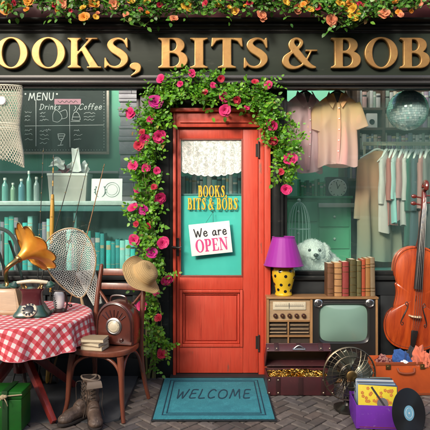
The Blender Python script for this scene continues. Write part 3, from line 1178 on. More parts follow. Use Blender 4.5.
z1, z0 = zl(28.8), zl(32.0)
hh = z1 - z0
prof = [(0.0, z1), (-0.014, z1), (-0.020, z1 - 0.3 * hh), (-0.018, z1 - 0.6 * hh), (-0.006, z1 - 0.75 * hh), (-0.004, z0), (0.0, z0)]
MB().extrude_x(prof, XL, XR).build('moulding', M['moulding'], sign, bevel=0.001, angle=25)
# letters: pixel spans measured on the photograph
base, top = 68.3, 37.6
spans = [('B', -40, -6), ('O', -5.5, 28), ('O', 31.5, 65.5), ('K', 67.5, 101.5), ('S', 104, 128.5), (',', 129.5, 141.5), ('B', 158, 188), ('I', 190, 208),
         ('T', 211, 243), ('S', 243.5, 268), ('&', 282, 317.5), ('B', 331, 361), ('O', 364.5, 398), ('B', 400, 430), ('S', 433, 459)]
lets = []
kx = (DIST + YS - 0.03) / FOC
for ch, a, b in spans:
    lp, w = serif_glyph(ch)
    xs = [x for q in lp for x, y in q]
    mn, mxx = min(xs), max(xs)
    for q in lp:
        lets.append([((a + (x - mn) / (mxx - mn) * (b - a) - 215) * kx, y * (base - top) * kx) for x, y in q])
me = outline_mesh('lettering', lets, 0.034, bevel=0.0065, segs=2)
o = link('lettering', me, M['gold'], sign)
o.matrix_local = Matrix.Translation((0, -0.0005, zl(base))) @ FRONT

# ------------------------------------------------------------------ door mat
def mat_cloth(name, col, dk):
    m, nt, out = new_mat(name)
    p = principled(nt, out)
    v = coords(nt)
    n1 = noise(nt, v, 420, 2)
    n2 = noise(nt, v, 6, 6, 0.7)
    n3 = noise(nt, v, 13, 8, 0.75)
    n4 = noise(nt, v, 160, 3, 0.7)
    c = mixc(nt, ramp(nt, n2, [(0.35, 0.0), (0.7, 0.75)]), col, dk)
    c = mixc(nt, math_n(nt, 'MULTIPLY', ramp(nt, n3, [(0.52, 0), (0.70, 1)]), 0.55), c, tuple(min(1, x * 1.6 + 0.02) for x in col))
    c = mixc(nt, math_n(nt, 'MULTIPLY', ramp(nt, n3, [(0.28, 1), (0.40, 0)]), 0.45), c, (0.05, 0.07, 0.065))
    c = mixc(nt, math_n(nt, 'MULTIPLY', ramp(nt, n4, [(0.42, 0), (0.66, 1)]), 0.45), c, tuple(x * 0.45 for x in col))
    c = mixc(nt, math_n(nt, 'MULTIPLY', ramp(nt, n1, [(0.4, 0), (0.7, 1)]), 0.4), c, tuple(min(1, x * 1.5) for x in col))
    lk(nt, c, p.inputs['Base Color'])
    p.inputs['Roughness'].default_value = 0.95
    lk(nt, bump(nt, math_n(nt, 'ADD', n1, math_n(nt, 'MULTIPLY', n4, 1.5)), 0.9, 0.006), p.inputs['Normal'])
    return m
M['mat_blue'] = mat_cloth('teal_coir', (0.050, 0.345, 0.415), (0.024, 0.20, 0.27))
M['mat_edge'] = mat_cloth('teal_coir_edge', (0.012, 0.070, 0.115), (0.008, 0.05, 0.085))
M['mat_rubber'] = pbr('mat_rubber', (0.014, 0.020, 0.025), 0.8)
mw0, mw1, my0, my1 = -0.386, 0.372, -0.815, -0.070
mat_t = thing('door_mat', 'worn teal doormat lettered welcome lying before the coral door', 'doormat', (0, 0, 0))
MB().box(mw0 - .012, mw1 + .012, my0 - .012, my1 + .012, 0.0015, 0.009).build('backing', M['mat_rubber'], mat_t, bevel=0.003)
MB().box(mw0, mw1, my0, my1, 0.0095, 0.0165).build('pile', M['mat_blue'], mat_t, bevel=0.003)
mb = MB()
for ins, w in ((0.048, 0.008), (0.074, 0.008)):
    mb.box(mw0 + ins, mw0 + ins + w, my0 + ins, my1 - ins, 0.015, 0.0190)
    mb.box(mw1 - ins - w, mw1 - ins, my0 + ins, my1 - ins, 0.015, 0.0190)
    mb.box(mw0 + ins + w + .0008, mw1 - ins - w - .0008, my0 + ins, my0 + ins + w, 0.015, 0.0190)
    mb.box(mw0 + ins + w + .0008, mw1 - ins - w - .0008, my1 - ins - w, my1 - ins, 0.015, 0.0190)
mb.build('border', M['mat_edge'], mat_t, bevel=0.0015)
lp, wd = hand_loops('WELCOME', 0.165, 0.0088, shear=0.22, gap=0.17, jitter=0.02)
k = 0.53 / wd
lp = [[(x * k, y * 1.0) for x, y in q] for q in lp]
o = link('lettering', outline_mesh('welcome', lp, 0.0032), M['mat_edge'], mat_t)
o.location = (-0.275, -0.485, 0.0160)
# ================================================================== inside the left window
BED = SILL - 0.004

# --- chalkboard on the back wall
M['slateboard'] = pbr('chalkboard_slate', (0.022, 0.034, 0.032), 0.8, col2=(0.065, 0.082, 0.078), nscale=3, amount=0.8)
M['chalk'] = pbr('white_chalk', (0.72, 0.74, 0.72), 0.9, nscale=80, amount=0.5)
M['pale_frame'] = wood('pale_board_frame', (0.42, 0.36, 0.30), (0.24, 0.20, 0.17), axis='X')
M['pink_label'] = pbr('pink_label', (0.55, 0.28, 0.34), 0.7)
YB = 1.59
bx0, bz1 = XZ(20, 84, YB)
bx1, bz0 = XZ(107, 152, YB)
cb = thing('chalkboard', 'pale framed black chalkboard menu hung on the green back wall', 'chalkboard', ((bx0 + bx1) / 2, YB, (bz0 + bz1) / 2))
hw, hh = (bx1 - bx0) / 2, (bz1 - bz0) / 2
MB().box(-hw, hw, 0.0, 0.012, -hh, hh).build('board', M['slateboard'], cb)
mb = MB(); frame_ring(mb, -hw - .026, hw + .026, -hh - .026, hh + .026, 0.028, -0.012, 0.015)
mb.build('board_frame', M['pale_frame'], cb, bevel=0.003)
kB = (DIST + YB) / FOC
def cbp(px, py):
    return ((px - 215) * kB - (bx0 + bx1) / 2, EYE + (205 - py) * kB - (bz0 + bz1) / 2)
chalk = []
def chalk_text(t, px, py, hpx, pen=0.0040, sh=0.1, seed=1):
    lp, wd = hand_loops(t, hpx * kB, pen, shear=sh, gap=0.14, jitter=0.04, seed=seed)
    x, z = cbp(px, py)
    chalk.extend([[(a + x, b + z) for a, b in q] for q in lp])
chalk_text('MENU', 28.5, 100, 6.9, 0.0052, 0.05)
chalk_text('Drinks', 39.5, 109.5, 5.5, 0.0036, 0.25)
chalk_text('Coffee', 78.5, 109.5, 5.8, 0.0036, 0.25)
def chalk_strokes(strokes, pen):
    xs = [cbp(*p) for s_ in strokes for p in s_]
    x0, x1 = min(p[0] for p in xs) - 0.02, max(p[0] for p in xs) + 0.02
    y0, y1 = min(p[1] for p in xs) - 0.02, max(p[1] for p in xs) + 0.02
    g = Glyph(x0, x1, y0, y1, max(30, int((y1 - y0) / 0.0016)))
    for s_ in strokes:
        g.stroke([cbp(*p) for p in s_], pen, 6)
    chalk.extend(g.loops())
chalk_strokes([[(36, 100), (36, 146)]], 0.0035)
chalk_strokes([[(25, 126), (104, 125)], [(69.5, 103), (70, 147)]], 0.003)
crnd = random.Random(3)
for (x0, x1, ys) in ((25, 33, (112, 116, 120, 130, 134, 139)), (40, 49, (113, 116.5, 120)), (84, 97, (113, 116.5, 120)), (40, 50, (131, 135, 139, 143)), (74, 83, (130.5, 135, 139.5)), (45, 51, (129.5,))):
    for y in ys:
        n = crnd.randint(5, 9)
        w_ = (x1 - x0) * crnd.uniform(0.55, 1.0)
        chalk_strokes([[(x0 + w_ * i / n, y + crnd.uniform(-0.9, 0.9)) for i in range(n + 1)]], 0.0022)
# cup with steam, sundae, glass: small chalk drawings
chalk_strokes([[(53, 121), (53, 114), (56, 110), (60, 113), (62, 118), (58, 122), (53, 121)], [(60, 112), (66, 110), (67, 117), (62, 119)]], 0.0026)
chalk_strokes([[(71, 121.5), (80, 121.5)], [(72, 120), (74, 113), (78, 113), (80, 120), (72, 120)], [(74, 111), (76, 108), (75, 106)], [(76, 112), (78.5, 108)], [(73, 117), (79, 117)]], 0.0030)
chalk_strokes([[(58, 134), (59, 139), (62, 140.5), (64, 137), (64.5, 134), (58, 134)], [(62, 140), (60.5, 145)], [(58, 145.5), (63, 145)], [(59, 136), (64, 136)], [(60, 138.4), (63, 138.4)]], 0.0042)
# dotted border
for i in range(29):
    for py in (150,):
        x, z = cbp(24 + i * 2.8, py)
        chalk.append([(x + 0.004 * math.cos(a), z + 0.004 * math.sin(a)) for a in [k * PI / 4 for k in range(8)]])
for i in range(20):
    x, z = cbp(104, 92 + i * 2.9)
    chalk.append([(x + 0.004 * math.cos(a), z + 0.004 * math.sin(a)) for a in [k * PI / 4 for k in range(8)]])
for px in (25.5, 57):
    x, z = cbp(px, 94)
    chalk.append([(x + 0.010 * math.cos(a), z + 0.010 * math.sin(a)) for a in [k * PI / 8 for k in range(16)]])
link('chalk_writing', outline_mesh('chalk_writing', chalk, 0.002), M['chalk'], cb).matrix_local = Matrix.Translation((0, -0.0005, 0)) @ FRONT
x0, z1 = cbp(54.5, 99); x1, z0 = cbp(81, 104.5)
MB().box(x0, x1, -0.004, -0.001, z0, z1).build('label_strip', M['pink_label'], cb)
g_ = []
chalk_backup = chalk; chalk = g_
chalk_strokes([[(58 + i * 2.2, 101.8 + (0.9 if i % 2 else -0.9)) for i in range(10)]], 0.0024)
link('strip_writing', outline_mesh('strip_writing', g_, 0.0015), M['ink'], cb).matrix_local = Matrix.Translation((0, -0.0042, 0)) @ FRONT

# --- display shelf across the window with a marble top
zsh = EYE + (205 - 201) * 4.24 / FOC
sh = thing('display_shelf', 'long teal window shelf with a pale marble top', 'shelf', (0, 0.24, 0))
MB().box(XL + .03, LW1 - 0.035, 0.0, 0.34, zsh - 0.035, zsh).build('shelf_top', M['shelf_top'], sh, bevel=0.006)
MB().box(XL + .03, LW1 - 0.035, 0.015, 0.034, zsh - 0.085, zsh - 0.036).build('apron', M['teal_board'], sh, bevel=0.003)
MB().box(XL + .03, LW1 - 0.035, 0.32, 0.338, BED + 0.002, zsh - 0.037).build('back_panel', M['teal_board'], sh)
for xx in (XL + .05, -2.2, -1.17, LW1 - 0.06):
    MB().box(xx - 0.012, xx + 0.012, 0.04, 0.318, BED + 0.002, zsh - 0.087).build('upright', M['teal_board'], sh)
M['white_line'] = M['white_paint']
x0, zz = XZ(88, 172.5, 1.56)
x1, _ = XZ(119, 172.5, 1.56)
xz0, _ = XZ(-60, 172.5, 1.56)
lg = MB().box(xz0, x1, 1.50, 1.616, zz - 0.012, zz + 0.012).build('wall_ledge', M['white_paint'], None, bevel=0.003)
tag(lg, 'thin white ledge along the green back wall below the chalkboard', 'ledge')

def book_mat(name, col, rough=0.55):
    return pbr(name, col, rough, col2=tuple(x * 0.7 for x in col), nscale=12, amount=0.6, wear=tuple(min(1, x * 1.6 + 0.05) for x in col), wear_amt=0.35, bmp=0.15, bscale=200)

M['pages'] = pbr('book_pages', (0.66, 0.58, 0.42), 0.8, col2=(0.5, 0.42, 0.28), nscale=120, amount=0.6, stretch=(1, 1, 4))
def make_book(name, w_, d_, h_, cover, label, group=None, loc=(0, 0, 0), lean=0.0, rz=0.0, parts=True, bands=None, cat='book'):
    """upright book, spine towards -y; origin at the middle of its foot"""
    t = thing(name, label, cat, loc, rz, group, rot=(0, lean, rz))
    mb = MB()
    th = min(0.003, w_ * 0.12)
    mb.box(-w_ / 2, -w_ / 2 + th, 0.004, d_, 0, h_)
    mb.box(w_ / 2 - th, w_ / 2, 0.004, d_, 0, h_)
    prof = [(w_ / 2 * math.cos(a), 0.006 - 0.20 * w_ * math.sin(a)) for a in [PI * i / 8 for i in range(9)]]
    poly = prof + [(-w_ / 2 + th, 0.007), (w_ / 2 - th, 0.007)]
    mb.prism([(x, y) for x, y in poly][::-1], Matrix(), h_)
    mb.build('cover', cover, t, bevel=0.0008, segs=1)
    if parts:
        MB().box(-w_ / 2 + th + .0005, w_ / 2 - th - .0005, 0.010, d_ - 0.004, 0.003, h_ - 0.003).build('page_block', M['pages'], t)
        if bands:
            mb = MB()
            for zz in bands[1]:
                pr = [((w_ / 2 + .0006) * math.cos(a), 0.006 - (0.20 * w_ + .0010) * math.sin(a)) for a in [PI * i / 8 for i in range(9)]]
                mb.prism(pr[::-1], Matrix.Translation((0, 0, zz * h_)), bands[2] * h_)
            merge(t.children[0], mb, bands[0])
    return t

# teal folios on the lower shelf
TEALS = [('deep teal', (0.02, 0.30, 0.31)), ('turquoise', (0.04, 0.55, 0.52)), ('pale aqua', (0.26, 0.68, 0.63)), ('dark blue green', (0.012, 0.09, 0.11)), ('grey lilac', (0.26, 0.24, 0.30)), ('sea green', (0.035, 0.42, 0.34))]
TM = [(n, book_mat('cloth_' + n.replace(' ', '_'), c)) for n, c in TEALS]
M['band_pale'] = pbr('faded_gilt_band', (0.46, 0.40, 0.24), 0.5)
M['band_dark'] = pbr('dark_title_patch', (0.035, 0.05, 0.05), 0.5)
M['band_white'] = pbr('pale_title_patch', (0.58, 0.58, 0.52), 0.6)
def spine_marks(t, w_, h_, rr):
    """gilt rules and a title patch on a plain spine"""
    def ring(z0, z1, k):
        pr = [((w_ / 2 * k + .0006) * math.cos(a), 0.006 - (0.20 * w_ + .0010) * math.sin(a)) for a in [PI * (.02 + .96 * i / 8) for i in range(9)]]
        mb = MB(); mb.prism(pr[::-1], Matrix.Translation((0, 0, z0 * h_)), (z1 - z0) * h_)
        return mb
    k = rr.random()
    if k < .75:
        za = rr.uniform(.60, .75)
        merge(t.children[0], ring(za, za + rr.uniform(.06, .16), .96), M[rr.choice(['band_dark', 'band_white', 'band_pale'])])
    if k > .3:
        for z in rr.sample([.08, .14, .22, .50, .86, .92], 2):
            merge(t.children[0], ring(z, z + .012, 1.0), M['band_pale'])

def book_row(px_list, y, z0, heights, deps, mats, where, group, wmin, wmax, seed, parts=False, ordn=True):
    rr = random.Random(seed)
    i = 0
    for (pa, pb) in px_list:
        xa = W(pa, 0, y).x
        xb = W(pb, 0, y).x
        x = xa
        while x < xb - wmin * 0.5:
            w_ = min(rr.uniform(wmin, wmax), xb - x)
            nm, mt = mats[rr.randrange(len(mats))]
            h_ = rr.uniform(*heights)
            bk_ = make_book('book', w_ - 0.0015, rr.uniform(*deps), h_, mt, '%s spined book, %s from the left %s' % (nm, ordinal(i), where), group,
                      (x + w_ / 2, y + rr.uniform(0, 0.008), z0), 0, 0, parts)
            spine_marks(bk_, w_ - .0015, h_, rr)
            x += w_ + 0.0006
            i += 1
book_row([(-4, 18)], 0.34, BED + .002, (0.40, 0.475), (0.13, 0.16), TM, 'behind the gramophone horn', 'teal books standing under the window shelf', 0.030, 0.048, 21)
book_row([(22, 33), (38, 52)], 0.34, BED + .002, (0.39, 0.47), (0.13, 0.16), TM, 'on the low shelf behind the rods', 'teal books standing under the window shelf', 0.026, 0.044, 22)
book_row([(66, 104)], 0.38, BED + .002, (0.24, 0.36), (0.12, 0.15), TM, 'on the low shelf behind the net', 'teal books standing under the window shelf', 0.030, 0.050, 23)
book_row([(106, 136)], 0.34, BED + .002, (0.25, 0.275), (0.13, 0.16), TM[:3] + TM[5:], 'on the low shelf above the chair back', 'teal books standing under the window shelf', 0.028, 0.046, 24)

# jars and bottles on the shelf
M['jar'] = []
for n, c in (('aqua', (0.22, 0.55, 0.50)), ('pale green', (0.38, 0.60, 0.42)), ('sky blue', (0.16, 0.42, 0.50)), ('mint', (0.30, 0.66, 0.55)), ('frosted white', (0.55, 0.68, 0.66))):
    mm = pbr('glass_' + n.replace(' ', '_'), c, 0.18, nscale=4, amount=0.3, coat=0.6)
    mm.node_tree.nodes['Principled BSDF'].inputs['Transmission Weight'].default_value = 0.35
    M['jar'].append((n, mm))
for i, (px, wpx, pyt) in enumerate([(5, 6, 178), (13, 5, 183), (21.5, 6, 179), (29, 5, 171), (36.5, 5.5, 177), (-4, 6, 175), (-12, 6, 181)]):
    if px < 0:
        continue
    y = 0.36 + 0.03 * (i % 2)
    x, zt_ = XZ(px, pyt, y)
    r = wpx * (DIST + y) / FOC / 2
    hgt = zt_ - zsh
    nm, mm = M['jar'][i]
    t = thing('bottle', '%s glass bottle, %s from the left on the marble shelf' % (nm, ordinal(i)), 'bottle', (x, y, zsh + .001), 0, 'glass bottles on the window shelf')
    MB().lathe([(r * .9, 0), (r, hgt * .04), (r, hgt * .62), (r * .85, hgt * .72), (r * .42, hgt * .80), (r * .40, hgt * .90)], n=20).build('body', mm, t)
    MB().lathe([(r * .50, hgt * .895), (r * .52, hgt * .91), (r * .52, hgt * .99), (r * .46, hgt)], n=16).build('stopper', M['white_paint'], t)

# white box stuffed with papers
M['box_card'] = pbr('grey_white_card', (0.46, 0.44, 0.40), 0.8, col2=(0.35, 0.34, 0.31), nscale=6, amount=0.5)
y = 0.40
x0, zt_ = XZ(51, 174, y); x1, _ = XZ(90, 174, y)
t = thing('box', 'pale cardboard box crammed with loose papers on the marble shelf', 'box', ((x0 + x1) / 2, y, zsh + .001))
hw, hg = (x1 - x0) / 2, zt_ - zsh
mb = MB()
th = 0.004
def tap(sx, sy, z):
    k = 0.90 + 0.10 * z / hg
    return (sx * hw * k, sy * 0.10 * k, z)
for (a, b) in (((-1, -1), (1, -1)), ((1, -1), (1, 1)), ((1, 1), (-1, 1)), ((-1, 1), (-1, -1))):
    A0, B0, A1, B1 = tap(*a, 0), tap(*b, 0), tap(*a, hg), tap(*b, hg)
    mb.add([A0, B0, B1, A1], [(0, 1, 2, 3)])
mb.add([tap(-1, -1, 0), tap(1, -1, 0), tap(1, 1, 0), tap(-1, 1, 0)], [(0, 1, 2, 3)])
mb.build('carton', M['box_card'], t, smooth=False, solid=0.004)
mb = MB(); mb.box(-hw - .002, hw + .002, -0.103, -0.100, hg - 0.02, hg); mb.build('rim', M['white_paint'], t)
M['paper'] = pbr('white_paper', (0.78, 0.79, 0.77), 0.8, col2=(0.62, 0.64, 0.63), nscale=7, amount=0.5)
M['pink_paper'] = pbr('pink_paper', (0.45, 0.15, 0.20), 0.8, nscale=12)
xb = (x0 + x1) / 2
for i, (px, py, wpx, hpx, rot, mt, lab) in enumerate([
        (58, 163, 15, 9, 12, 'paper', 'crumpled white sheet at the left of the paper box'), (76, 160, 9, 24, -6, 'paper', 'tall white card standing up in the paper box'),
        (64, 170, 11, 8, 30, 'pink_paper', 'crumpled pink tissue paper in the paper box'), (83, 168, 12, 11, -24, 'paper', 'folded white sheet at the right of the paper box'),
        (71, 168, 10, 9, 50, 'paper', 'small white sheet beside the pink tissue in the box')]):
    yy = 0.37 + 0.02 * i
    c = W(px, py, yy)
    w_, h_ = wpx * 4.4 / FOC, hpx * 4.4 / FOC
    prn = random.Random(i)
    ph = prn.uniform(0, 6)
    amp = 0.004 if hpx > 15 else 0.012
    mb = MB()
    mb.sheet(lambda u, v: ((u - .5) * w_ * (1 - 0.2 * v), amp * math.sin(u * 9 + ph + v * 4) + amp * math.sin(v * 11 + ph), (v - .5) * h_ + amp * math.sin(u * 7 + ph)), 10, 10)
    o = mb.build('paper', M[mt], None, solid=0.0012)
    o.location = c
    o.rotation_euler = (R(-8), R(rot), 0)
    tag(o, lab, 'paper', 'papers sticking out of the box')

# white card printed with a ring and laurel
y = 0.33
c = W(106.5, 190, y)
w_, h_ = 31 * (DIST + y) / FOC, 22.5 * (DIST + y) / FOC
t = thing('print', 'square white card printed with grey rings leaning on the marble shelf', 'print', (c.x, y + .01, zsh + .001 + h_ / 2), rot=(R(-6), 0, 0))
MB().box(-w_ / 2, w_ / 2, 0, 0.004, -h_ / 2, h_ / 2).build('card', M['paper'], t, bevel=0.001)
M['grey_ink'] = pbr('grey_ink', (0.20, 0.25, 0.25), 0.7)
mb = MB()
for r_, th in ((0.062, 0.0022), (0.045, 0.0014)):
    mb.tube([(0.045 + r_ * math.cos(a) * 1.0, -0.0015, r_ * math.sin(a)) for a in [2 * PI * i / 40 for i in range(40)]], th, 6, closed=True)
for s in (0,):
    for sx in (-1, 1):
        mb.tube([(-0.055 + sx * 0.042 * math.cos(a), -0.0015, -0.012 + 0.052 * math.sin(a)) for a in [-PI / 2 + 0.35 + 2.0 * i / 14 for i in range(15)]], lerp_list([0.002, 0.005, 0.002], 15), 6)
        for k in range(3):
            a = -0.2 + 0.45 * k
            mb.ball((-0.055 + sx * (0.042 + .004) * math.cos(a), -0.002, -0.012 + 0.056 * math.sin(a)), (0.008, 0.0025, 0.006), None, 8, 6)
mb.build('printed_ring', M['grey_ink'], t)

# carved stone pillar inside the window
M['mauve_stone'] = pbr('mauve_stone', (0.60, 0.55, 0.59), 0.8, col2=(0.38, 0.34, 0.39), nscale=10, amount=0.8, bmp=0.5, bscale=50, island=0.55, bdist=0.006)
y = 1.40
x0, _ = XZ(118, 100, y); x1, _ = XZ(146, 100, y)
mb = MB()
rr = random.Random(8)
z = BED * 0 + 0.006
while z < 2.7:
    h_ = rr.choice([0.035, 0.05, 0.08, 0.10, 0.14])
    ins = rr.choice([0.0, 0.008, 0.018, 0.004])
    k = rr.choice([1, 1, 2])
    xs = [x0 + ins, x1 - ins] if k == 1 else [x0 + ins, x0 + (x1 - x0) * rr.uniform(.35, .65), x1 - ins]
    for a, b in zip(xs[:-1], xs[1:]):
        mb.box(a + .002, b - .002, y + ins, y + 0.2, z, z + h_ - 0.005)
    z += h_
o = mb.build('stone_pillar', M['mauve_stone'], None, bevel=0.006)
tag(o, 'pale mauve stacked stone pillar behind the left window beside the door', 'pillar')

# ================================================================== inside the right window
# --- green cabinet with drawers and a white ledge
yc = 0.92
cx0, czt = XZ(277, 196, yc); cx1, _ = XZ(351, 196, yc)
cab = thing('cabinet', 'tall green painted cabinet behind the right window', 'cabinet', (cx0, yc, 0.005))
cwid = cx1 - cx0
MB().box(0, cwid, 0, 0.40, 0, czt - 0.03).build('carcass', M['green_cab'], cab, bevel=0.004)
MB().box(-0.015, cwid + .015, -0.02, 0.41, czt - 0.0295, czt - 0.005).build('worktop', M['green_cab'], cab, bevel=0.004)
xa = W(318, 0, yc).x - cx0
zled = EYE + (205 - 205.5) * (DIST + yc - .04) / FOC
MB().box(xa, cwid + .02, -0.045, -0.021, zled - 0.022, zled + 0.018).build('ledge', M['white_paint'], cab, bevel=0.003)
M['pale_knob'] = pbr('pale_knob', (0.45, 0.62, 0.52), 0.35, coat=0.4)
for (a, b) in ((0.02, xa - 0.01), (xa + 0.01, cwid - 0.02)):
    for k in range(3):
        z1_ = czt - 0.06 - 0.05 * (a > 0.1) - k * 0.21
        dr = MB().box(a, b, -0.014, -0.0005, z1_ - 0.19, z1_).build('drawer', M['green_cab'], cab, bevel=0.004)
        MB().ball(((a + b) / 2, -0.024, z1_ - 0.095), 0.013, None, 12, 8).build('knob', M['pale_knob'], dr)
# green books on the cabinet
GM = [(n, book_mat('cloth_' + n.replace(' ', '_'), c)) for n, c in (('emerald', (0.02, 0.26, 0.11)), ('leaf green', (0.06, 0.36, 0.16)), ('pale green', (0.25, 0.50, 0.33)), ('bottle green', (0.012, 0.14, 0.08)))]
book_row([(299, 326)], yc + .06, czt - .004, (0.135, 0.175), (0.10, 0.12), GM, 'on the green cabinet', 'green books on top of the cabinet', 0.018, 0.036, 31)
# clock
cc = W(337.5, 188, yc + 0.05)
M['clock_case'] = pbr('dark_clock_case', (0.025, 0.04, 0.042), 0.4)
ck = thing('clock', 'square dark mantel clock with white dial on the green cabinet', 'clock', (cc.x, cc.y, czt - .004))
hc = 0.108
zc = cc.z - czt + .004
MB().box(-hc, hc, 0.0, 0.09, 0.0, zc + hc).build('case', M['clock_case'], ck, bevel=0.006)
mb = MB(); mb.lathe([(0.088, 0.0), (0.088, 0.006), (0.083, 0.010)], Matrix.Translation((0, -0.0005, zc)) @ FRONT, 40); 
M['dial'] = pbr('clock_dial', (0.74, 0.75, 0.70), 0.5, nscale=4, amount=0.3)
dl = mb.build('dial', M['dial'], ck)
mb = MB()
for k in range(12):
    a = k * PI / 6
    mb.box(-0.003, 0.003, 0, 0.002, 0.066, 0.078, Matrix.Translation((0, -0.0130, zc)) @ Matrix.Rotation(a, 4, 'Y'))
mb.build('hour_marks', M['ink'], dl)
for nm, a, l_ in (('hour_hand', 0.55, 0.040), ('minute_hand', -0.25, 0.060)):
    MB().box(-0.0035, 0.0035, 0, 0.0015, -0.008, l_, Matrix.Translation((0, -0.0150, zc)) @ Matrix.Rotation(a, 4, 'Y')).build(nm, M['ink'], dl)

# wire bird cage standing in the window
M['pale_wire'] = pbr('pale_wire', (0.36, 0.55, 0.48), 0.4, 0.3)
yg = 0.40
cg = W(299, 0, yg)
hg = EYE + (205 - 199) * (DIST + yg) / FOC - BED
rg = 0.095
t = thing('bird_cage', 'domed pale wire bird cage at the left of the right window', 'bird cage', (cg.x, yg, BED + .001))
MB().lathe([(rg + .012, 0), (rg + .014, 0.012), (rg + .004, 0.024)], n=28).build('base', M['pale_wire'], t)
mb = MB()
for k in range(18):
    a = 2 * PI * k / 18
    pts = [(rg * math.cos(a), rg * math.sin(a), 0.02), (rg * math.cos(a), rg * math.sin(a), hg * .58)]
    pts += [(rg * math.cos(q) * math.cos(a), rg * math.cos(q) * math.sin(a), hg * .58 + (hg * .38) * math.sin(q)) for q in [PI / 2 * i / 8 for i in range(1, 9)]]
    mb.tube(pts, 0.0022, 5)
for zz in (0.14, hg * .36, hg * .58):
    mb.tube([(rg * math.cos(a), rg * math.sin(a), zz) for a in [2 * PI * i / 28 for i in range(28)]], 0.0028, 5, closed=True)
mb.build('wire_dome', M['pale_wire'], t)
mb = MB(); mb.lathe([(0.004, hg * .955), (0.014, hg * .965), (0.017, hg * .985), (0.009, hg), (0.002, hg * 1.004)], n=14)
mb.build('finial', M['pale_knob'], t)

# --- dark bookcase at the back
ybk = 1.32
bx0_, _ = XZ(346, 0, ybk)
bk = thing('bookcase', 'tall dark wooden bookcase full of pale books at the right back', 'bookcase', (bx0_, ybk, 0.005))
shelf_py = [107.5, 127.5, 149.5]
shelves = [EYE + (205 - p) * (DIST + ybk) / FOC for p in shelf_py]
shelves = [2.78] + shelves + [shelves[-1] - 0.30, shelves[-1] - 0.62, shelves[-1] - 0.98, shelves[-1] - 1.34]
BW = XR - 0.03 - bx0_
for zz in shelves:
    MB().box(0.022, BW - 0.022, 0.004, 0.27, zz - 0.032, zz - 0.004).build('shelf', M['dark_wood'], bk, bevel=0.002)
for px in (346, 358.5, 384, 437):
    xx = W(px, 0, ybk).x - bx0_
    MB().box(xx - 0.014, xx + 0.014, 0.0, 0.27, 0, 2.80).build('upright', M['dark_wood'], bk, bevel=0.002)
MB().box(0, BW, 0.272, 0.285, 0, 2.80).build('back_panel', M['dark_wood'], bk)
PM = [(n, book_mat('cloth_' + n.replace(' ', '_'), c)) for n, c in (('cream', (0.52, 0.47, 0.38)), ('pale grey', (0.42, 0.43, 0.42)), ('dusty pink', (0.42, 0.27, 0.26)), ('lilac grey', (0.30, 0.24, 0.34)),
                                                                    ('slate blue', (0.16, 0.22, 0.27)), ('sage', (0.24, 0.32, 0.27)), ('white', (0.62, 0.62, 0.58)))]
names = ['top row of the bookcase', 'second row of the bookcase', 'third row of the bookcase', 'fourth row of the bookcase']
rows = [(1, [(360, 369), (371, 382), (386, 436)], (0.15, 0.19)), (2, [(386, 404), (424, 436)], (0.12, 0.165)), (3, [(347.5, 357), (360, 382.5), (386, 436)], (0.14, 0.185)), (4, [(347.5, 357), (360, 382.5)], (0.20, 0.255))]
for ri, spansb, hts in rows:
    tot = 0
    rr = random.Random(40 + ri)
    for bi, (pa, pb) in enumerate(spansb):
        x, xe = W(pa, 0, ybk).x, W(pb, 0, ybk).x
        j = 0
        while x < xe - 0.012:
            w_ = min(rr.uniform(0.020, 0.052), xe - x)
            nm, mt = PM[rr.randrange(len(PM))]
            bay = ['left', 'middle', 'right'][bi + (3 - len(spansb) if len(spansb) < 3 else 0)] if not (ri == 4) else ['left', 'middle'][bi]
            bk_ = make_book('book', w_ - .0015, 0.16, rr.uniform(*hts), mt, '%s book, %s in the %s bay, %s' % (nm, ordinal(j), bay, names[ri - 1]), 'pale books in the dark bookcase',
                      (x + w_ / 2, ybk + 0.03, shelves[ri] - .002), 0, 0, False)
            spine_marks(bk_, w_ - .0015, .17, rr)
            x += w_ + .0006
            j += 1
# small pale speaker box on the second row
c = W(372, 119, ybk + .02)
t = thing('radio', 'little white box radio on the second row of the bookcase', 'radio', (c.x, ybk + .02, shelves[2] - .003))
MB().box(-0.058, 0.058, 0, 0.10, 0, 0.155).build('case', M['white_paint'], t, bevel=0.008)
MB().lathe([(0.028, 0), (0.026, 0.006), (0.012, 0.004)], Matrix.Translation((0, -.0005, 0.066)) @ FRONT, 20).build('dial', M['clock_case'], t)

# --- silver globe hanging in the window
m, nt, out = new_mat('mirror_tiles')
p = principled(nt, out)
g_ = nt.nodes.new('ShaderNodeNewGeometry')
n1 = noise(nt, coords(nt), 6.5, 5, 0.62, 0.4)
c = ramp(nt, g_.outputs['Random Per Island'], [(0.0, (0.42, 0.55, 0.58)), (0.5, (0.72, 0.82, 0.84)), (0.85, (0.90, 0.95, 0.95)), (1.0, (0.30, 0.62, 0.60))])
c = mixc(nt, ramp(nt, n1, [(0.60, 0.0), (0.64, 0.8)]), c, (0.16, 0.24, 0.26))
lk(nt, c, p.inputs['Base Color'])
p.inputs['Metallic'].default_value = 0.35
p.inputs['Roughness'].default_value = 0.2
yl = 0.255
c = W(407.5, 110.5, yl)
rg = 20 * (DIST + yl) / FOC
t = thing('mirror_ball', 'silver blue mirror ball hanging above the clothes rail', 'mirror ball', c)
M['ball_core'] = pbr('mirror_ball_grout', (0.30, 0.36, 0.38), 0.5)
MB().ball((0, 0, 0), rg - .0022, None, 40, 24).build('core', M['ball_core'], t)
mb, brn = MB(), random.Random(3)
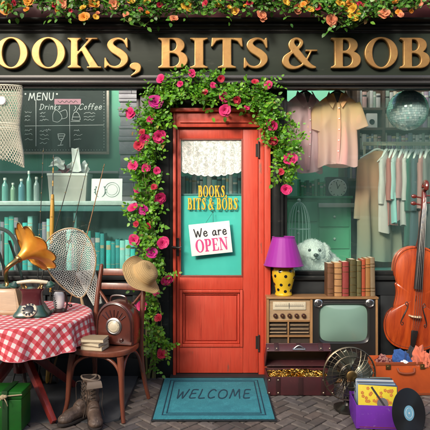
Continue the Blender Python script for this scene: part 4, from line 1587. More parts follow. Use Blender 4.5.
for i in range(1, 27):
    th0 = PI * (i - .5) / 27
    nseg = max(4, int(54 * math.sin(th0 + PI / 54)))
    for j in range(nseg):
        a_, t0_, t1_ = 2 * PI * j / nseg, th0 + .006, th0 + PI / 27 - .006
        da = PI / nseg - .005 / max(.12, math.sin(th0))
        nn = Vector((math.sin(th0 + .058) * math.cos(a_), math.sin(th0 + .058) * math.sin(a_), math.cos(th0 + .058)))
        vs_ = [Vector((math.sin(t_) * math.cos(q_), math.sin(t_) * math.sin(q_), math.cos(t_))) * rg for t_, q_ in ((t0_, a_ - da), (t1_, a_ - da), (t1_, a_ + da), (t0_, a_ + da))]
        tx_, ty_ = brn.gauss(0, .05), brn.gauss(0, .05)
        e1 = (vs_[2] - vs_[1]).normalized(); e2 = nn.cross(e1)
        ctr = sum(vs_, Vector()) / 4
        mb.add([q_ + nn * ((q_ - ctr).dot(e1) * tx_ + (q_ - ctr).dot(e2) * ty_) for q_ in vs_], [(0, 1, 2, 3)])
mb.build('mirror_tiles', m, t, smooth=False)
mb = MB(); mb.lathe([(0.018, rg - .004), (0.018, rg + .012), (0.008, rg + .018)], n=14); mb.tube([(0, 0, rg + .01), (0, 0, 0.95)], 0.0018, 5)
mb.build('hanger_cord', M['iron'], t)

# --- garments
def garment_mat(name, stops, height, patches=0.25):
    """dyed cloth that changes colour down its length"""
    m, nt, out = new_mat(name)
    p = nt.nodes.new('ShaderNodeBsdfPrincipled')
    tc = nt.nodes.new('ShaderNodeTexCoord')
    sp = nt.nodes.new('ShaderNodeSeparateXYZ')
    lk(nt, tc.outputs['Object'], sp.inputs[0])
    n1 = noise(nt, coords(nt, (1, 1, 0.3)), 6, 4, 0.6)
    f = math_n(nt, 'ADD', math_n(nt, 'MULTIPLY', sp.outputs['Z'], -1.0 / height), math_n(nt, 'MULTIPLY', math_n(nt, 'SUBTRACT', n1, 0.5), 0.3))
    c = ramp(nt, f, stops)
    c = mixc(nt, math_n(nt, 'MULTIPLY', n1, patches), c, tuple(x * 0.7 for x in stops[0][1]))
    lk(nt, c, p.inputs['Base Color'])
    p.inputs['Roughness'].default_value = 0.85
    p.inputs['Sheen Weight'].default_value = 0.2
    nb = noise(nt, coords(nt), 500, 2)
    lk(nt, bump(nt, nb, 0.2, 0.001), p.inputs['Normal'])
    t = nt.nodes.new('ShaderNodeBsdfTranslucent')
    lk(nt, c, t.inputs[0])
    mx = nt.nodes.new('ShaderNodeMixShader')
    mx.inputs[0].default_value = 0.45
    lk(nt, p.outputs[0], mx.inputs[1]); lk(nt, t.outputs[0], mx.inputs[2]); lk(nt, mx.outputs[0], out.inputs[0])
    return m

def garment_body(mb, half_sh, half_w, length, thick, folds, seed, neck=0.075, slope=0.05, hem_wave=0.01, nu=72, nv=40):
    """body of a hanging garment about local z, top at z=0, wide in x"""
    rr = random.Random(seed)
    ph = [rr.uniform(0, 6.28) for _ in range(4)]
    def fun(u, v):
        a = 2 * PI * u
        # shoulders spread in the first tenth, then straight down
        if v < 0.12:
            q = v / 0.12
            hw_ = neck + (half_sh - neck) * q
            z = -slope * q
            th_ = thick * (0.35 + 0.5 * q)
        else:
            q = (v - 0.12) / 0.88
            hw_ = half_sh + (half_w - half_sh) * q ** 0.8
            z = -slope - (length - slope) * q
            th_ = thick * (0.85 + 0.3 * q)
        ca, sa = math.cos(a), math.sin(a)
        x = hw_ * math.copysign(abs(ca) ** 0.75, ca)
        yv = th_ * math.copysign(abs(sa) ** 0.8, sa)
        k = folds * v ** 0.7
        fx = x / half_w
        s1 = math.sin(fx * 6.5 + ph[0] + v * 1.1 + .5 * math.sin(fx * 3 + ph[3]))
        s2 = math.sin(fx * 12 + ph[1] - v * 1.6)
        yv += k * (math.copysign(abs(s1) ** .7, s1) * 0.75 + s2 * 0.35) - .010 * math.exp(-((v - .25 - .3 * abs(fx)) / .05) ** 2) * math.sin(fx * 4 + ph[2])
        x += k * 0.4 * math.sin(v * 5 + ph[2])
        if v > 0.97:
            z += hem_wave * math.sin(a * 3 + ph[3])
        return (x, yv, z)
    mb.sheet(fun, nu, nv, closed_u=True)

def sleeve(mb, side, half_sh, slope, ln, w0, w1, ang, thick):
    s = side
    c0 = Vector((s * (half_sh - 0.045), 0, -slope - 0.055))
    d = Vector((s * math.sin(ang), 0, -math.cos(ang)))
    u = Vector((s * math.cos(ang), 0, math.sin(ang)))
    def fun(uu, v):
        a = 2 * PI * uu
        w_ = w0 + (w1 - w0) * v
        p_ = c0 + d * ln * v + u * (w_ * math.cos(a)) + Vector((0, thick * math.sin(a) * (1 + .15 * math.sin(v * 8 + uu * 12)), 0))
        return p_
    mb.sheet(fun, 24, 12, closed_u=True)

def hanger(t, half_sh, slope, mt, hook_h=0.085):
    mb = MB()
    pts = spline([(-half_sh + .012, 0, -slope - .012), (-half_sh * .5, 0, -slope * .42), (0, 0, 0.018), (half_sh * .5, 0, -slope * .42), (half_sh - .012, 0, -slope - .012)], 6)
    mb.tube(pts, lerp_list([0.006, 0.012, 0.015, 0.012, 0.006], len(pts)), 10, flat=0.7)
    hk = mb.build('hanger', mt, t)
    mb = MB()
    r_ = 0.020
    pts = [(0, 0, 0.02), (0, 0, hook_h - r_)] + [(r_ - r_ * math.cos(a), 0, hook_h - r_ + r_ * 1.0 * math.sin(a) + .0) for a in [PI * i / 8 * 1.2 for i in range(1, 9)]]
    mb.tube(pts, 0.0022, 6)
    mb.build('hook', M['pale_wire'], hk)

M['hanger_white'] = pbr('white_hanger', (0.86, 0.87, 0.76), 0.4)
# a hanging bar right behind the window head and the two shirts on it
yr = 0.135
zr = 2.40
b = MB().tube([(RW0 + .02, yr, zr), (2.9, yr, zr)], 0.010, 10).build('hanging_bar', M['iron'], None)
tag(b, 'dark bar behind the window head from which two shirts hang', 'rail')
M['neck_dark'] = pbr('shirt_neck_shade', (0.10, 0.07, 0.06), 0.9)
def shirt(label, px, pyt, pyb, halfpx, y, mt, rz, seed, ang, group, open_=True, collar_m=None):
    d = DIST + y
    x, zt_ = XZ(px, pyt, y)
    ln = (pyb - pyt) * d / FOC
    hs = halfpx * d / FOC
    t = thing('shirt', label, 'shirt', (x, y, zt_), rz, group)
    mb = MB()
    garment_body(mb, hs, hs * 1.06, ln, 0.045, 0.024, seed, neck=0.055, slope=0.07, hem_wave=0.014)
    mb.build('body', mt, t, angle=80)
    for s in (-1, 1):
        mb = MB(); sleeve(mb, s, hs, 0.045, 0.205, 0.082, 0.078, ang, 0.030)
        sl_ = mb.build('sleeve', mt, t, angle=80)
    for s in (-1, 1):                                             # turned-down collar points
        def col_(u, v):
            a_ = u * 1.9
            x_ = s * (.008 + .056 * math.sin(a_))
            y_ = -.047 * math.cos(a_) * 1.05 - .010 * v
            z_ = .012 - .075 * (1 - u) ** 1.4 + .040 * math.sin(a_) * .3
            return Vector((x_ + s * .030 * v * (1 - .3 * u), y_ - .006 * v, z_ - v * (.048 + .018 * (1 - u))))
        mb = MB(); mb.sheet(col_, 12, 4)
        mb.build('collar', collar_m or mt, t, solid=0.003)
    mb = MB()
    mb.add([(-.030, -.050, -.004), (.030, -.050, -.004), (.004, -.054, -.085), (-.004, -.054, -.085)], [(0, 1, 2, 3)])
    mb.build('neck_opening', M['neck_dark'], t, smooth=False)  # flat dark patch, painted as the shade inside the collar
    mb = MB()
    for k in range(5):
        zz_ = -.13 - k * (ln - .20) / 4.5
        mb.lathe([(.0055, 0), (.0045, .0018)], Matrix.Translation((.006 + 0.006 * math.sin(-zz_ / ln * 4), -.066 - .010 * math.sin(-zz_ / ln * PI), zz_)) @ FRONT, 10)
    mb.build('buttons', M['hanger_white'], t)
    if open_:
        mb = MB()
        mb.sheet(lambda u, v: (0.006 + 0.022 * (u - .5) + 0.006 * math.sin(v * 4), -0.058 - 0.010 * math.sin(v * PI), -0.085 - (ln - 0.10) * v), 3, 16)
        mb.build('placket', mt, t, solid=0.003)
    hanger(t, hs * .93, 0.05, M['hanger_white'] if False else M['iron'], hook_h=max(0.06, zr - zt_ + 0.012))
    return t
M['mauve_shirt'] = garment_mat('mauve_cotton', [(0.0, (0.88, 0.54, 0.58)), (0.6, (0.84, 0.50, 0.55)), (1.0, (0.74, 0.40, 0.47))], 0.7)
M['dip_shirt'] = garment_mat('dip_dyed_cotton', [(0.0, (0.90, 0.62, 0.26)), (0.25, (0.90, 0.58, 0.32)), (0.55, (0.88, 0.52, 0.45)), (1.0, (0.84, 0.48, 0.52))], 0.65)
shirt('mauve short sleeved shirt hanging behind the peach one', 305, 93.5, 172, 17.5, 0.185, M['mauve_shirt'], R(14), 3, 0.42, 'shirts hanging in the window')
shirt('peach to pink dip dyed shirt hanging in front of the mauve one', 337, 93.5, 166, 18.5, 0.125, M['dip_shirt'], R(-10), 7, 0.34, 'shirts hanging in the window')

# clothes rail with white hangers
yk = 0.62
x0, zk = XZ(363, 143.5, yk)
t = thing('clothes_rail', 'cream clothes rail holding a row of hung garments', 'clothes rail', (x0, yk, 0.005))
M['cream_rail'] = pbr('cream_rail_paint', (0.84, 0.82, 0.62), 0.4)
MB().box(-0.005, 1.6, -0.014, 0.014, zk - 0.024, zk + 0.010).build('rail', M['cream_rail'], t, bevel=0.005)
for xx in (0.012, 1.58):
    MB().tube([(xx, 0, 0.02), (xx, 0, zk - .026)], 0.011, 10).build('upright', M['cream_rail'], t)
    MB().box(xx - .02, xx + .02, -0.16, 0.16, 0, 0.02).build('foot', M['cream_rail'], t, bevel=0.004)
GAR = [  # px of the hanger, front depth offset, colour stops, length m, turn, label
    (376, -0.20, [(0, (0.76, 0.44, 0.22)), (.30, (0.74, 0.40, 0.25)), (.62, (0.40, 0.37, 0.26)), (1, (0.24, 0.33, 0.27))], 0.98, 24, 'long peach dress fading to grey green at its hem, front of the clothes rail', 0.215),
    (386, -0.08, [(0, (0.84, 0.84, 0.78)), (1, (0.72, 0.66, 0.60))], 0.72, 58, 'white blouse hung just right of the long peach dress', 0.20),
    (392, -0.05, [(0, (0.62, 0.24, 0.20)), (1, (0.52, 0.22, 0.20))], 0.66, 62, 'rust pink shirt squeezed between white and aqua clothes', 0.20),
    (396, -0.05, [(0, (0.74, 0.86, 0.82)), (.6, (0.48, 0.80, 0.75)), (1, (0.32, 0.76, 0.73))], 0.64, 60, 'pale aqua dress hung right of the rust pink shirt', 0.20),
    (402, -0.04, [(0, (0.72, 0.42, 0.39)), (1, (0.56, 0.34, 0.35))], 0.62, 60, 'dusty pink cardigan hung right of the aqua dress', 0.20),
    (407, -0.02, [(0, (0.78, 0.75, 0.70)), (1, (0.58, 0.58, 0.55))], 0.66, 62, 'pale grey shirt in the middle of the rail', 0.19),
    (412, 0.0, [(0, (0.05, 0.19, 0.13)), (1, (0.03, 0.12, 0.10))], 0.84, 58, 'dark green coat hung on the rail', 0.20),
    (417, 0.0, [(0, (0.10, 0.16, 0.18)), (1, (0.07, 0.12, 0.15))], 0.84, 60, 'slate blue coat hung right of the dark green one', 0.20),
    (422, 0.0, [(0, (0.62, 0.32, 0.29)), (1, (0.48, 0.28, 0.26))], 0.80, 62, 'faded rose dress hung behind the cello scroll', 0.19),
    (427, 0.0, [(0, (0.30, 0.30, 0.28)), (1, (0.16, 0.20, 0.20))], 0.85, 62, 'grey coat at the right end of the visible rail', 0.19),
]
for i, (px, dy, st, ln, rz, lab, hs) in enumerate(GAR):
    x, _ = XZ(px, 0, yk)
    t = thing('garment', lab, 'clothing', (x, yk + dy * 0.25, zk - 0.075), R(rz), 'garments on the clothes rail')
    mb = MB()
    garment_body(mb, hs, hs * (1.12 if i == 0 else 1.0), ln, 0.055 if i == 0 else 0.036, 0.040 if i == 0 else 0.024, 50 + i, neck=0.06, slope=0.085)
    mt = garment_mat('cloth_of_' + lab.split(' hung')[0].split(' squeezed')[0].split(',')[0].split(' at the')[0].split(' in the')[0].replace(' ', '_'), st, ln)
    mb.build('body', mt, t, angle=80)
    for s in (-1, 1):
        mb = MB(); sleeve(mb, s, hs, 0.06, ln * 0.5, 0.055, 0.045, 0.10, 0.026)
        mb.build('sleeve', mt, t, angle=80)
    hanger(t, hs * 0.98, 0.06, M['hanger_white'], 0.092)
rr = random.Random(9)
for i, px in enumerate([382, 389.5, 399, 405, 409.5, 414.5, 419.5, 424.5, 429.5]):
    x, _ = XZ(px, 0, yk)
    t = thing('coat_hanger', 'bare white coat hanger on the cream clothes rail', 'hanger', (x, yk, zk - 0.078), R(40 + rr.uniform(-12, 16)), 'bare white hangers on the clothes rail')
    hanger(t, 0.20, 0.085, M['hanger_white'], 0.092)

# --- white dog sitting in the window
m, nt, out = new_mat('white_dog_fur')
p = principled(nt, out)
v = coords(nt)
n1 = noise(nt, coords(nt, (1, 1, 0.4)), 60, 5, 0.7)
n2 = noise(nt, v, 8, 4)
lk(nt, mixc(nt, math_n(nt, 'MULTIPLY', n2, 0.5), (0.70, 0.74, 0.70), (0.48, 0.52, 0.48)), p.inputs['Base Color'])
p.inputs['Roughness'].default_value = 0.9
p.inputs['Sheen Weight'].default_value = 0.4
lk(nt, bump(nt, n1, 0.9, 0.008), p.inputs['Normal'])
M['fur'] = m
yd = 0.30
dc = W(312.5, 251, yd)
dg_ = thing('dog', 'white fluffy dog lying behind the right window looking out', 'dog', (dc.x, yd, BED + .001))
hz = dc.z - BED
parts = [
    ('ball', (0.0, 0.0, hz + .004), (0.104, 0.095, 0.094)),
    ('ball', (0.0, -0.024, hz - 0.026), (0.094, 0.080, 0.076)),
    ('limb', [(0, -0.05, hz - 0.016), (0, -0.095, hz - 0.030), (0, -0.124, hz - 0.034)], [0.060, 0.043, 0.033]),
    ('ball', (0, -0.088, hz - 0.054), (0.032, 0.032, 0.018)),
    ('limb', [(-0.082, 0.015, hz + 0.050), (-0.112, 0.0, hz + 0.005), (-0.108, -0.010, hz - 0.065)], [0.028, 0.034, 0.022]),
    ('limb', [(0.082, 0.015, hz + 0.050), (0.112, 0.0, hz + 0.005), (0.108, -0.010, hz - 0.065)], [0.028, 0.034, 0.022]),
    ('limb', [(0, 0.05, hz - 0.03), (0.0, 0.045, hz - 0.10), (0.01, 0.04, 0.075)], [0.088, 0.118, 0.128]),
    ('ball', (0.0, -0.02, 0.075), (0.105, 0.075, 0.080)),
    ('limb', [(0.02, 0.07, 0.085), (0.12, 0.11, 0.080), (0.20, 0.13, 0.072)], [0.098, 0.088, 0.072]),
    ('ball', (0.185, 0.09, 0.060), (0.078, 0.070, 0.060)),
    ('limb', [(-0.065, 0.03, 0.09), (-0.080, -0.06, 0.034), (-0.085, -0.15, 0.030)], [0.052, 0.036, 0.032]),
    ('limb', [(0.070, 0.02, 0.09), (0.074, -0.06, 0.034), (0.072, -0.15, 0.030)], [0.052, 0.036, 0.032]),
    ('limb', [(0.19, 0.05, 0.045), (0.17, -0.01, 0.030), (0.15, -0.06, 0.028)], [0.045, 0.030, 0.028]),
    ('limb', [(0.24, 0.13, 0.055), (0.28, 0.10, 0.030), (0.27, 0.03, 0.024)], [0.032, 0.025, 0.015]),
]
body = organic('body', M['fur'], dg_, parts, 0.0075, 4)
nr = random.Random(2)
for v_ in body.data.vertices:
    q = v_.co
    nz = math.sin(q.x * 130 + math.sin(q.z * 90) * 2) * math.sin(q.z * 110 + q.y * 60)
    n3 = math.sin(q.x * 310 + q.y * 170 + 2 * math.sin(q.z * 60)) * math.sin(q.z * 250 - q.x * 90)
    v_.co = q + v_.normal * (0.0030 * nz + 0.0014 * n3)
# locks of fur over the coat
fm, frn = MB(), random.Random(12)
polys = [q for q in body.data.polygons if q.center.z > .012]
for q in frn.choices(polys, weights=[q.area for q in polys], k=15000):
    c_, n_ = q.center, q.normal
    if c_.y < -.085 and c_.z > hz - .06 and abs(c_.x) < .055:
        continue                                              # short hair on the muzzle
    face = c_.y < -.03 and c_.z > hz - .05
    flow = Vector((c_.x * 2.0, .3 if face else 0, -.75 if not face else (c_.z - hz) * 4 - .3))
    d_ = (n_ * .55 + flow * .8 + Vector((frn.gauss(0, .3), frn.gauss(0, .3), frn.gauss(0, .25)))).normalized()
    L_ = (.008 if face else .020) * frn.uniform(.6, 1.3)
    s_ = d_.cross(n_)
    s_ = (s_.normalized() if s_.length > 1e-4 else Vector((1, 0, 0))) * .0011
    b_ = c_ + Vector((frn.gauss(0, .002), frn.gauss(0, .002), frn.gauss(0, .002)))
    m_ = b_ + d_ * L_ * .55
    fm.add([b_ - s_, b_ + s_, m_ + s_ * .8, m_ - s_ * .8, b_ + d_ * L_ + Vector((0, 0, -.25 * L_))], [(0, 1, 2, 3), (3, 2, 4)])
fm.build('fur', M['fur'], dg_, angle=180)
M['dog_eye'] = pbr('dark_dog_eye', (0.012, 0.010, 0.009), 0.08, coat=1.0)
M['dog_nose'] = pbr('black_dog_nose', (0.015, 0.014, 0.014), 0.3)
for s in (-1, 1):
    MB().ball((s * 0.041, -0.0905, hz + 0.014), 0.0130, None, 14, 10).build('eye', M['dog_eye'], dg_)
mb = MB(); mb.ball((0, -0.154, hz - 0.022), (0.022, 0.013, 0.016), None, 14, 10); mb.build('nose', M['dog_nose'], dg_)
mb = MB(); mb.tube(spline([(-0.028, -0.132, hz - 0.057), (-0.013, -0.153, hz - 0.057), (0, -0.157, hz - 0.048), (0.013, -0.153, hz - 0.057), (0.028, -0.132, hz - 0.057)], 4), 0.0028, 6)
mb.tube([(0, -0.159, hz - 0.030), (0, -0.158, hz - 0.048)], 0.0022, 6)
mb.build('mouth', M['dog_nose'], dg_)

# --- a little shelf of books behind the upper door glass
M['door_shelf'] = M['dark_wood']
ysd = 0.20
o = MB().box(gx0 - .03, gx1 + .03, ysd, ysd + .20, zpx(196, ysd) - .02, zpx(196, ysd)).build('shelf', M['dark_wood'], None, bevel=0.002)
tag(o, 'dark shelf behind the upper door glass carrying pale teal books', 'shelf')
DM = [(n, book_mat('cloth_' + n.replace(' ', '_'), c)) for n, c in (('pale teal', (0.22, 0.48, 0.46)), ('grey teal', (0.10, 0.24, 0.25)), ('off white', (0.50, 0.56, 0.54)))]
book_row([(181, 241)], ysd + .02, zpx(196, ysd) + .001, (0.15, 0.20), (0.12, 0.14), DM, 'behind the upper door glass', 'books behind the door glass', 0.022, 0.046, 61)
# ================================================================== things standing outside
def ground_y(py):
    return EYE * FOC / (py - 205) - DIST

# ------------------------------------------------------------------ table and cloth
M['red_leg'] = wood('red_stained_wood', (0.30, 0.035, 0.025), (0.12, 0.014, 0.012), 0.38, coat=0.2)
TX, TY, TZ, TR = -1.30, -0.56, 0.607, 0.455
tb = thing('round_table', 'round red wooden table under a gingham cloth', 'table', (TX, TY, 0.006))
MB().lathe([(TR - .02, TZ - .036), (TR - .008, TZ - .030), (TR - .008, TZ - .014), (TR - .014, TZ - .009)], n=56).build('tabletop', M['red_leg'], tb)
mb = MB(); mb.lathe([(0.050, 0.22), (0.052, 0.30), (0.040, 0.34), (0.040, TZ - .08), (0.075, TZ - .037)], n=20)
mb.build('pedestal', M['red_leg'], tb)
for a in (-44, -128, 136, 52):
    d = Vector((math.cos(R(a)), math.sin(R(a)), 0))
    T = Matrix.Translation((0, 0, 0))
    p0, p1 = d * 0.03 + Vector((0, 0, 0.36)), d * 0.44 + Vector((0, 0, 0.0))
    ax = (p1 - p0).normalized()
    side = Vector((-d.y, d.x, 0))
    up = ax.cross(side)
    Mx = Matrix((( side.x, up.x, ax.x, p0.x), (side.y, up.y, ax.y, p0.y), (side.z, up.z, ax.z, p0.z), (0, 0, 0, 1)))
    L = (p1 - p0).length
    mb = MB()
    vs = []
    for (q, w_, h_) in ((0, .020, .028), (L * .5, .018, .026), (L * 0.985, .015, .020)):
        for sx, sy in ((-1, -1), (1, -1), (1, 1), (-1, 1)):
            vs.append(Mx @ Vector((sx * w_, sy * h_, q)))
    mb.add(vs, [(3, 2, 1, 0), (8, 9, 10, 11)] + [(k * 4 + j, k * 4 + (j + 1) % 4, k * 4 + 4 + (j + 1) % 4, k * 4 + 4 + j) for k in range(2) for j in range(4)])
    mb.build('leg', M['red_leg'], tb, bevel=0.004)
# gingham
m, nt, out = new_mat('red_gingham')
p = principled(nt, out)
uvn = nt.nodes.new('ShaderNodeUVMap')
sep = nt.nodes.new('ShaderNodeSeparateXYZ')
lk(nt, uvn.outputs[0], sep.inputs[0])
PER = 0.052
def sq(s):
    f = math_n(nt, 'FRACT', math_n(nt, 'MULTIPLY', s, 1 / PER))
    return ramp(nt, f, [(0.0, 0.0), (0.02, 1.0), (0.50, 1.0), (0.52, 0.0)])
a, b = sq(sep.outputs[0]), sq(sep.outputs[1])
ad = math_n(nt, 'ADD', a, b)
c = ramp(nt, math_n(nt, 'MULTIPLY', ad, 0.5), [(0.0, (0.78, 0.70, 0.68)), (0.25, (0.78, 0.70, 0.68)), (0.5, (0.68, 0.10, 0.13)), (0.75, (0.62, 0.06, 0.085)), (1.0, (0.50, 0.010, 0.022))])
n1 = noise(nt, coords(nt), 8, 4)
c = mixc(nt, math_n(nt, 'MULTIPLY', n1, 0.18), c, (0.45, 0.25, 0.24))
lk(nt, c, p.inputs['Base Color'])
p.inputs['Roughness'].default_value = 0.85
p.inputs['Sheen Weight'].default_value = 0.15
wv = noise(nt, uvn.outputs[0], 900, 1)
lk(nt, bump(nt, wv, 0.3, 0.001), p.inputs['Normal'])
M['gingham'] = m
NU, NV = 160, 46
DROP = 0.175
crn = random.Random(4)
phs = [crn.uniform(0, 6.28) for _ in range(5)]
def cloth(u, v):
    a = 2 * PI * u
    rho = (TR + 0.006 + DROP) * v ** 0.8
    rt = TR + 0.004
    # a little slack on the top
    if rho <= rt - 0.012:
        z = TZ + 0.0018 + 0.0016 * math.sin(rho * 30 + a * 2) * math.sin(a * 3 + phs[0])
        r = rho
    else:
        q = rho - (rt - 0.012)
        if q < 0.028:
            t = q / 0.028 * PI / 2
            r = rt - 0.012 + 0.018 * math.sin(t)
            z = TZ + 0.0018 - 0.018 * (1 - math.cos(t))
        else:
            k = (q - 0.028) / DROP
            fold = (math.sin(a * 19 + phs[1] + 0.8 * math.sin(a * 3)) * 0.65 + math.sin(a * 11 + phs[2]) * 0.5 + 0.3 * math.sin(a * 31 + phs[3]))
            r = rt + 0.006 + 0.030 * k + fold * 0.028 * k ** 0.9
            z = TZ + 0.0018 - 0.018 - (q - 0.028) * (0.98 + 0.05 * math.sin(a * 5 + phs[4]))
    return (r * math.cos(a), r * math.sin(a), z)
def cloth_uv(u, v):
    a = 2 * PI * u + R(10)
    rho = (TR + 0.006 + DROP) * v ** 0.8
    return (rho * math.cos(a) + 1, rho * math.sin(a) + 1)
mb = MB()
mb.sheet(lambda u, v: cloth(u, max(v, 0.002)), NU, NV, lambda u, v: cloth_uv(u, max(v, 0.002)), closed_u=True)
o = mb.build('tablecloth', M['gingham'], None, angle=85)
o.location = (TX, TY, 0.006)
tag(o, 'red and white gingham tablecloth draped over the round table', 'tablecloth')
mb = MB(); mb.tube([cloth(i / 200, 1.0) for i in range(200)], .0024, 6, closed=True)
M['hem_red'] = clothmat('cloth_hem', (0.62, 0.20, 0.22))
mb.build('hem', M['hem_red'], o)
TOP = TZ + 0.010

# ------------------------------------------------------------------ rotary telephone
M['phone_green'] = pbr('dark_green_enamel', (0.022, 0.075, 0.052), 0.28, col2=(0.012, 0.045, 0.032), nscale=14, amount=0.7, coat=0.5, wear=(0.16, 0.16, 0.12), wear_amt=0.4)
M['phone_red'] = pbr('maroon_enamel', (0.085, 0.014, 0.018), 0.3, col2=(0.04, 0.008, 0.010), nscale=14, amount=0.7, coat=0.5, wear=(0.2, 0.12, 0.1), wear_amt=0.3)
M['cream'] = pbr('aged_cream', (0.62, 0.56, 0.42), 0.35, col2=(0.42, 0.36, 0.24), nscale=18, amount=0.6, coat=0.3)
M['black_gloss'] = pbr('black_bakelite', (0.012, 0.011, 0.010), 0.22, coat=0.5)
M['brass'] = pbr('old_brass', (0.50, 0.34, 0.13), 0.34, 1.0, col2=(0.25, 0.15, 0.06), nscale=20, amount=0.7)
M['steel'] = pbr('worn_steel', (0.46, 0.46, 0.45), 0.33, 1.0, col2=(0.25, 0.24, 0.23), nscale=20, amount=0.7)
yp = -0.63
pc = W(32.5, 0, yp)
ph = thing('telephone', 'dark green and maroon rotary telephone with cream handset on the gingham cloth', 'telephone', (pc.x, yp, TOP + .0), R(4))
def rsq(w_, d_, z, n=32, e=0.5):
    return [(w_ * math.copysign(abs(math.cos(a)) ** e, math.cos(a)), d_ * math.copysign(abs(math.sin(a)) ** e, math.sin(a)), z) for a in [2 * PI * i / n for i in range(n)]]
def stack(mb, rings):
    n = len(rings[0])
    vs = [p_ for r_ in rings for p_ in r_]
    fs = [(k * n + j, k * n + (j + 1) % n, (k + 1) * n + (j + 1) % n, (k + 1) * n + j) for k in range(len(rings) - 1) for j in range(n)]
    fs += [tuple(range(n - 1, -1, -1)), tuple((len(rings) - 1) * n + j for j in range(n))]
    mb.add(vs, fs)
mb = MB(); stack(mb, [rsq(.108, .085, 0), rsq(.114, .09, .006), rsq(.112, .088, .018), rsq(.094, .074, .040), rsq(.080, .062, .066), rsq(.076, .058, .075)])
mb.build('base', M['phone_green'], ph)
mb = MB(); stack(mb, [rsq(.072, .054, .074), rsq(.064, .048, .10), rsq(.062, .045, .14), rsq(.068, .046, .165), rsq(.078, .048, .172), rsq(.078, .048, .182)])
mb.build('body', M['phone_red'], ph)
mb = MB()
for s in (-1, 1):
    for fy in (-0.026, 0.026):
        mb.tube(spline([(s * .045, fy, .178), (s * .058, fy * 1.1, .196), (s * .062, fy * 1.2, .214)], 5), lerp_list([.008, .006, .006], 11), 8)
mb.build('cradle', M['brass'], ph)
mb = MB()
zz = .216
mb.tube(spline([(-.10, 0, zz), (-.05, 0, zz + .006), (0, 0, zz + .009), (.05, 0, zz + .006), (.10, 0, zz)], 6), lerp_list([.011, .013, .014, .013, .011], 25), 14)
hs_ = mb.build('handset', M['cream'], ph)
for s in (-1, 1):
    mb = MB(); mb.lathe([(.022, -.030), (.030, -.026), (.031, -.014), (.018, .004), (.014, .012)], Matrix.Translation((s * .112, 0, zz - .004)) @ Matrix.Rotation(s * -0.25, 4, 'Y'), 22)
    mb.build('earpiece', M['phone_green'], hs_)
Td = Matrix.Translation((0, -.078, .052)) @ Matrix.Rotation(R(-38), 4, 'X') @ FRONT
mb = MB(); mb.lathe([(.046, -.012), (.048, -.002), (.044, .002), (.002, .003)], Td, 32)
dl = mb.build('dial_plate', M['cream'], ph)
mb = MB(); mb.lathe([(.030, .0032), (.030, .0062), (.024, .0090), (.004, .0095)], Td, 28)
mb.build('dial', M['black_gloss'], dl)
mb = MB()
for k in range(10):
    a = R(65 + k * 31)
    mb.lathe([(.0075, .0045), (.006, .0052)], Td @ Matrix.Translation((.0375 * math.cos(a), .0375 * math.sin(a), 0)), 12)
mb.build('finger_holes', M['black_gloss'], dl)
mb = MB(); pts = []
for i in range(90):
    t_ = i / 89
    c_ = Vector((.10 + .05 * math.sin(t_ * 3.0), -.02 + .05 * t_, .20 * (1 - t_) ** 1.6 + .006))
    a = i * 1.1
    pts.append(c_ + Vector((0.006 * math.cos(a), 0.006 * math.sin(a), 0)))
mb.tube(pts, .0020, 5); mb.build('cord', M['black_gloss'], ph)

# ------------------------------------------------------------------ gramophone
M['tan_panel'] = wood('tan_gramophone_box', (0.46, 0.30, 0.17), (0.27, 0.16, 0.085), 0.45, axis='X', coat=0.2)
m, nt, out = new_mat('amber_brass_horn')
p = principled(nt, out)
v = coords(nt)
n1 = noise(nt, v, 7, 4, 0.6)
c = ramp(nt, n1, [(0.3, (0.62, 0.20, 0.015)), (0.5, (0.78, 0.33, 0.035)), (0.7, (0.85, 0.46, 0.08))])
lk(nt, c, p.inputs['Base Color'])
p.inputs['Metallic'].default_value = 0.35
p.inputs['Roughness'].default_value = 0.34
p.inputs['Coat Weight'].default_value = 0.4
p.inputs['Coat Roughness'].default_value = 0.2
lk(nt, bump(nt, noise(nt, v, 40, 4), 0.1, 0.002), p.inputs['Normal'])
M['horn'] = m
yg = -0.50
gc = W(8, 0, yg)
gr = thing('gramophone', 'wooden gramophone with a fluted amber horn at the left of the table', 'gramophone', (gc.x, yg, TOP))
mb = MB()
stack(mb, [[(x * k, y_ * k, z) for x, y_ in ((-.125, -.115), (.125, -.115), (.125, .115), (-.125, .115))] for k, z in ((1.04, 0.0), (1.04, .018), (1.0, .022), (0.92, .060), (0.66, .155), (0.62, .165))])
mb.build('box', M['tan_panel'], gr, bevel=0.004)
for s in ((-1, 0), (1, 0)):
    mb = MB()
    d_ = 0.0065
    p_ = [(-.105, .03), (.105, .03), (.078, .145), (-.078, .145)]
    mb.add([(x, -.115 * (1.0 - 0.36 * (z - .02) / .14) - d_ * 0.2 - .002, z) for x, z in p_], [(0, 1, 2, 3)])
    if s[0] > 0:
        mb.build('front_panel', M['tan_panel'], gr, solid=0.004)
mb = MB(); mb.lathe([(.075, .168), (.078, .174), (.074, .180)], Matrix.Translation((0.0, 0.01, 0)), 32); mb.build('turntable', M['phone_green'], gr)
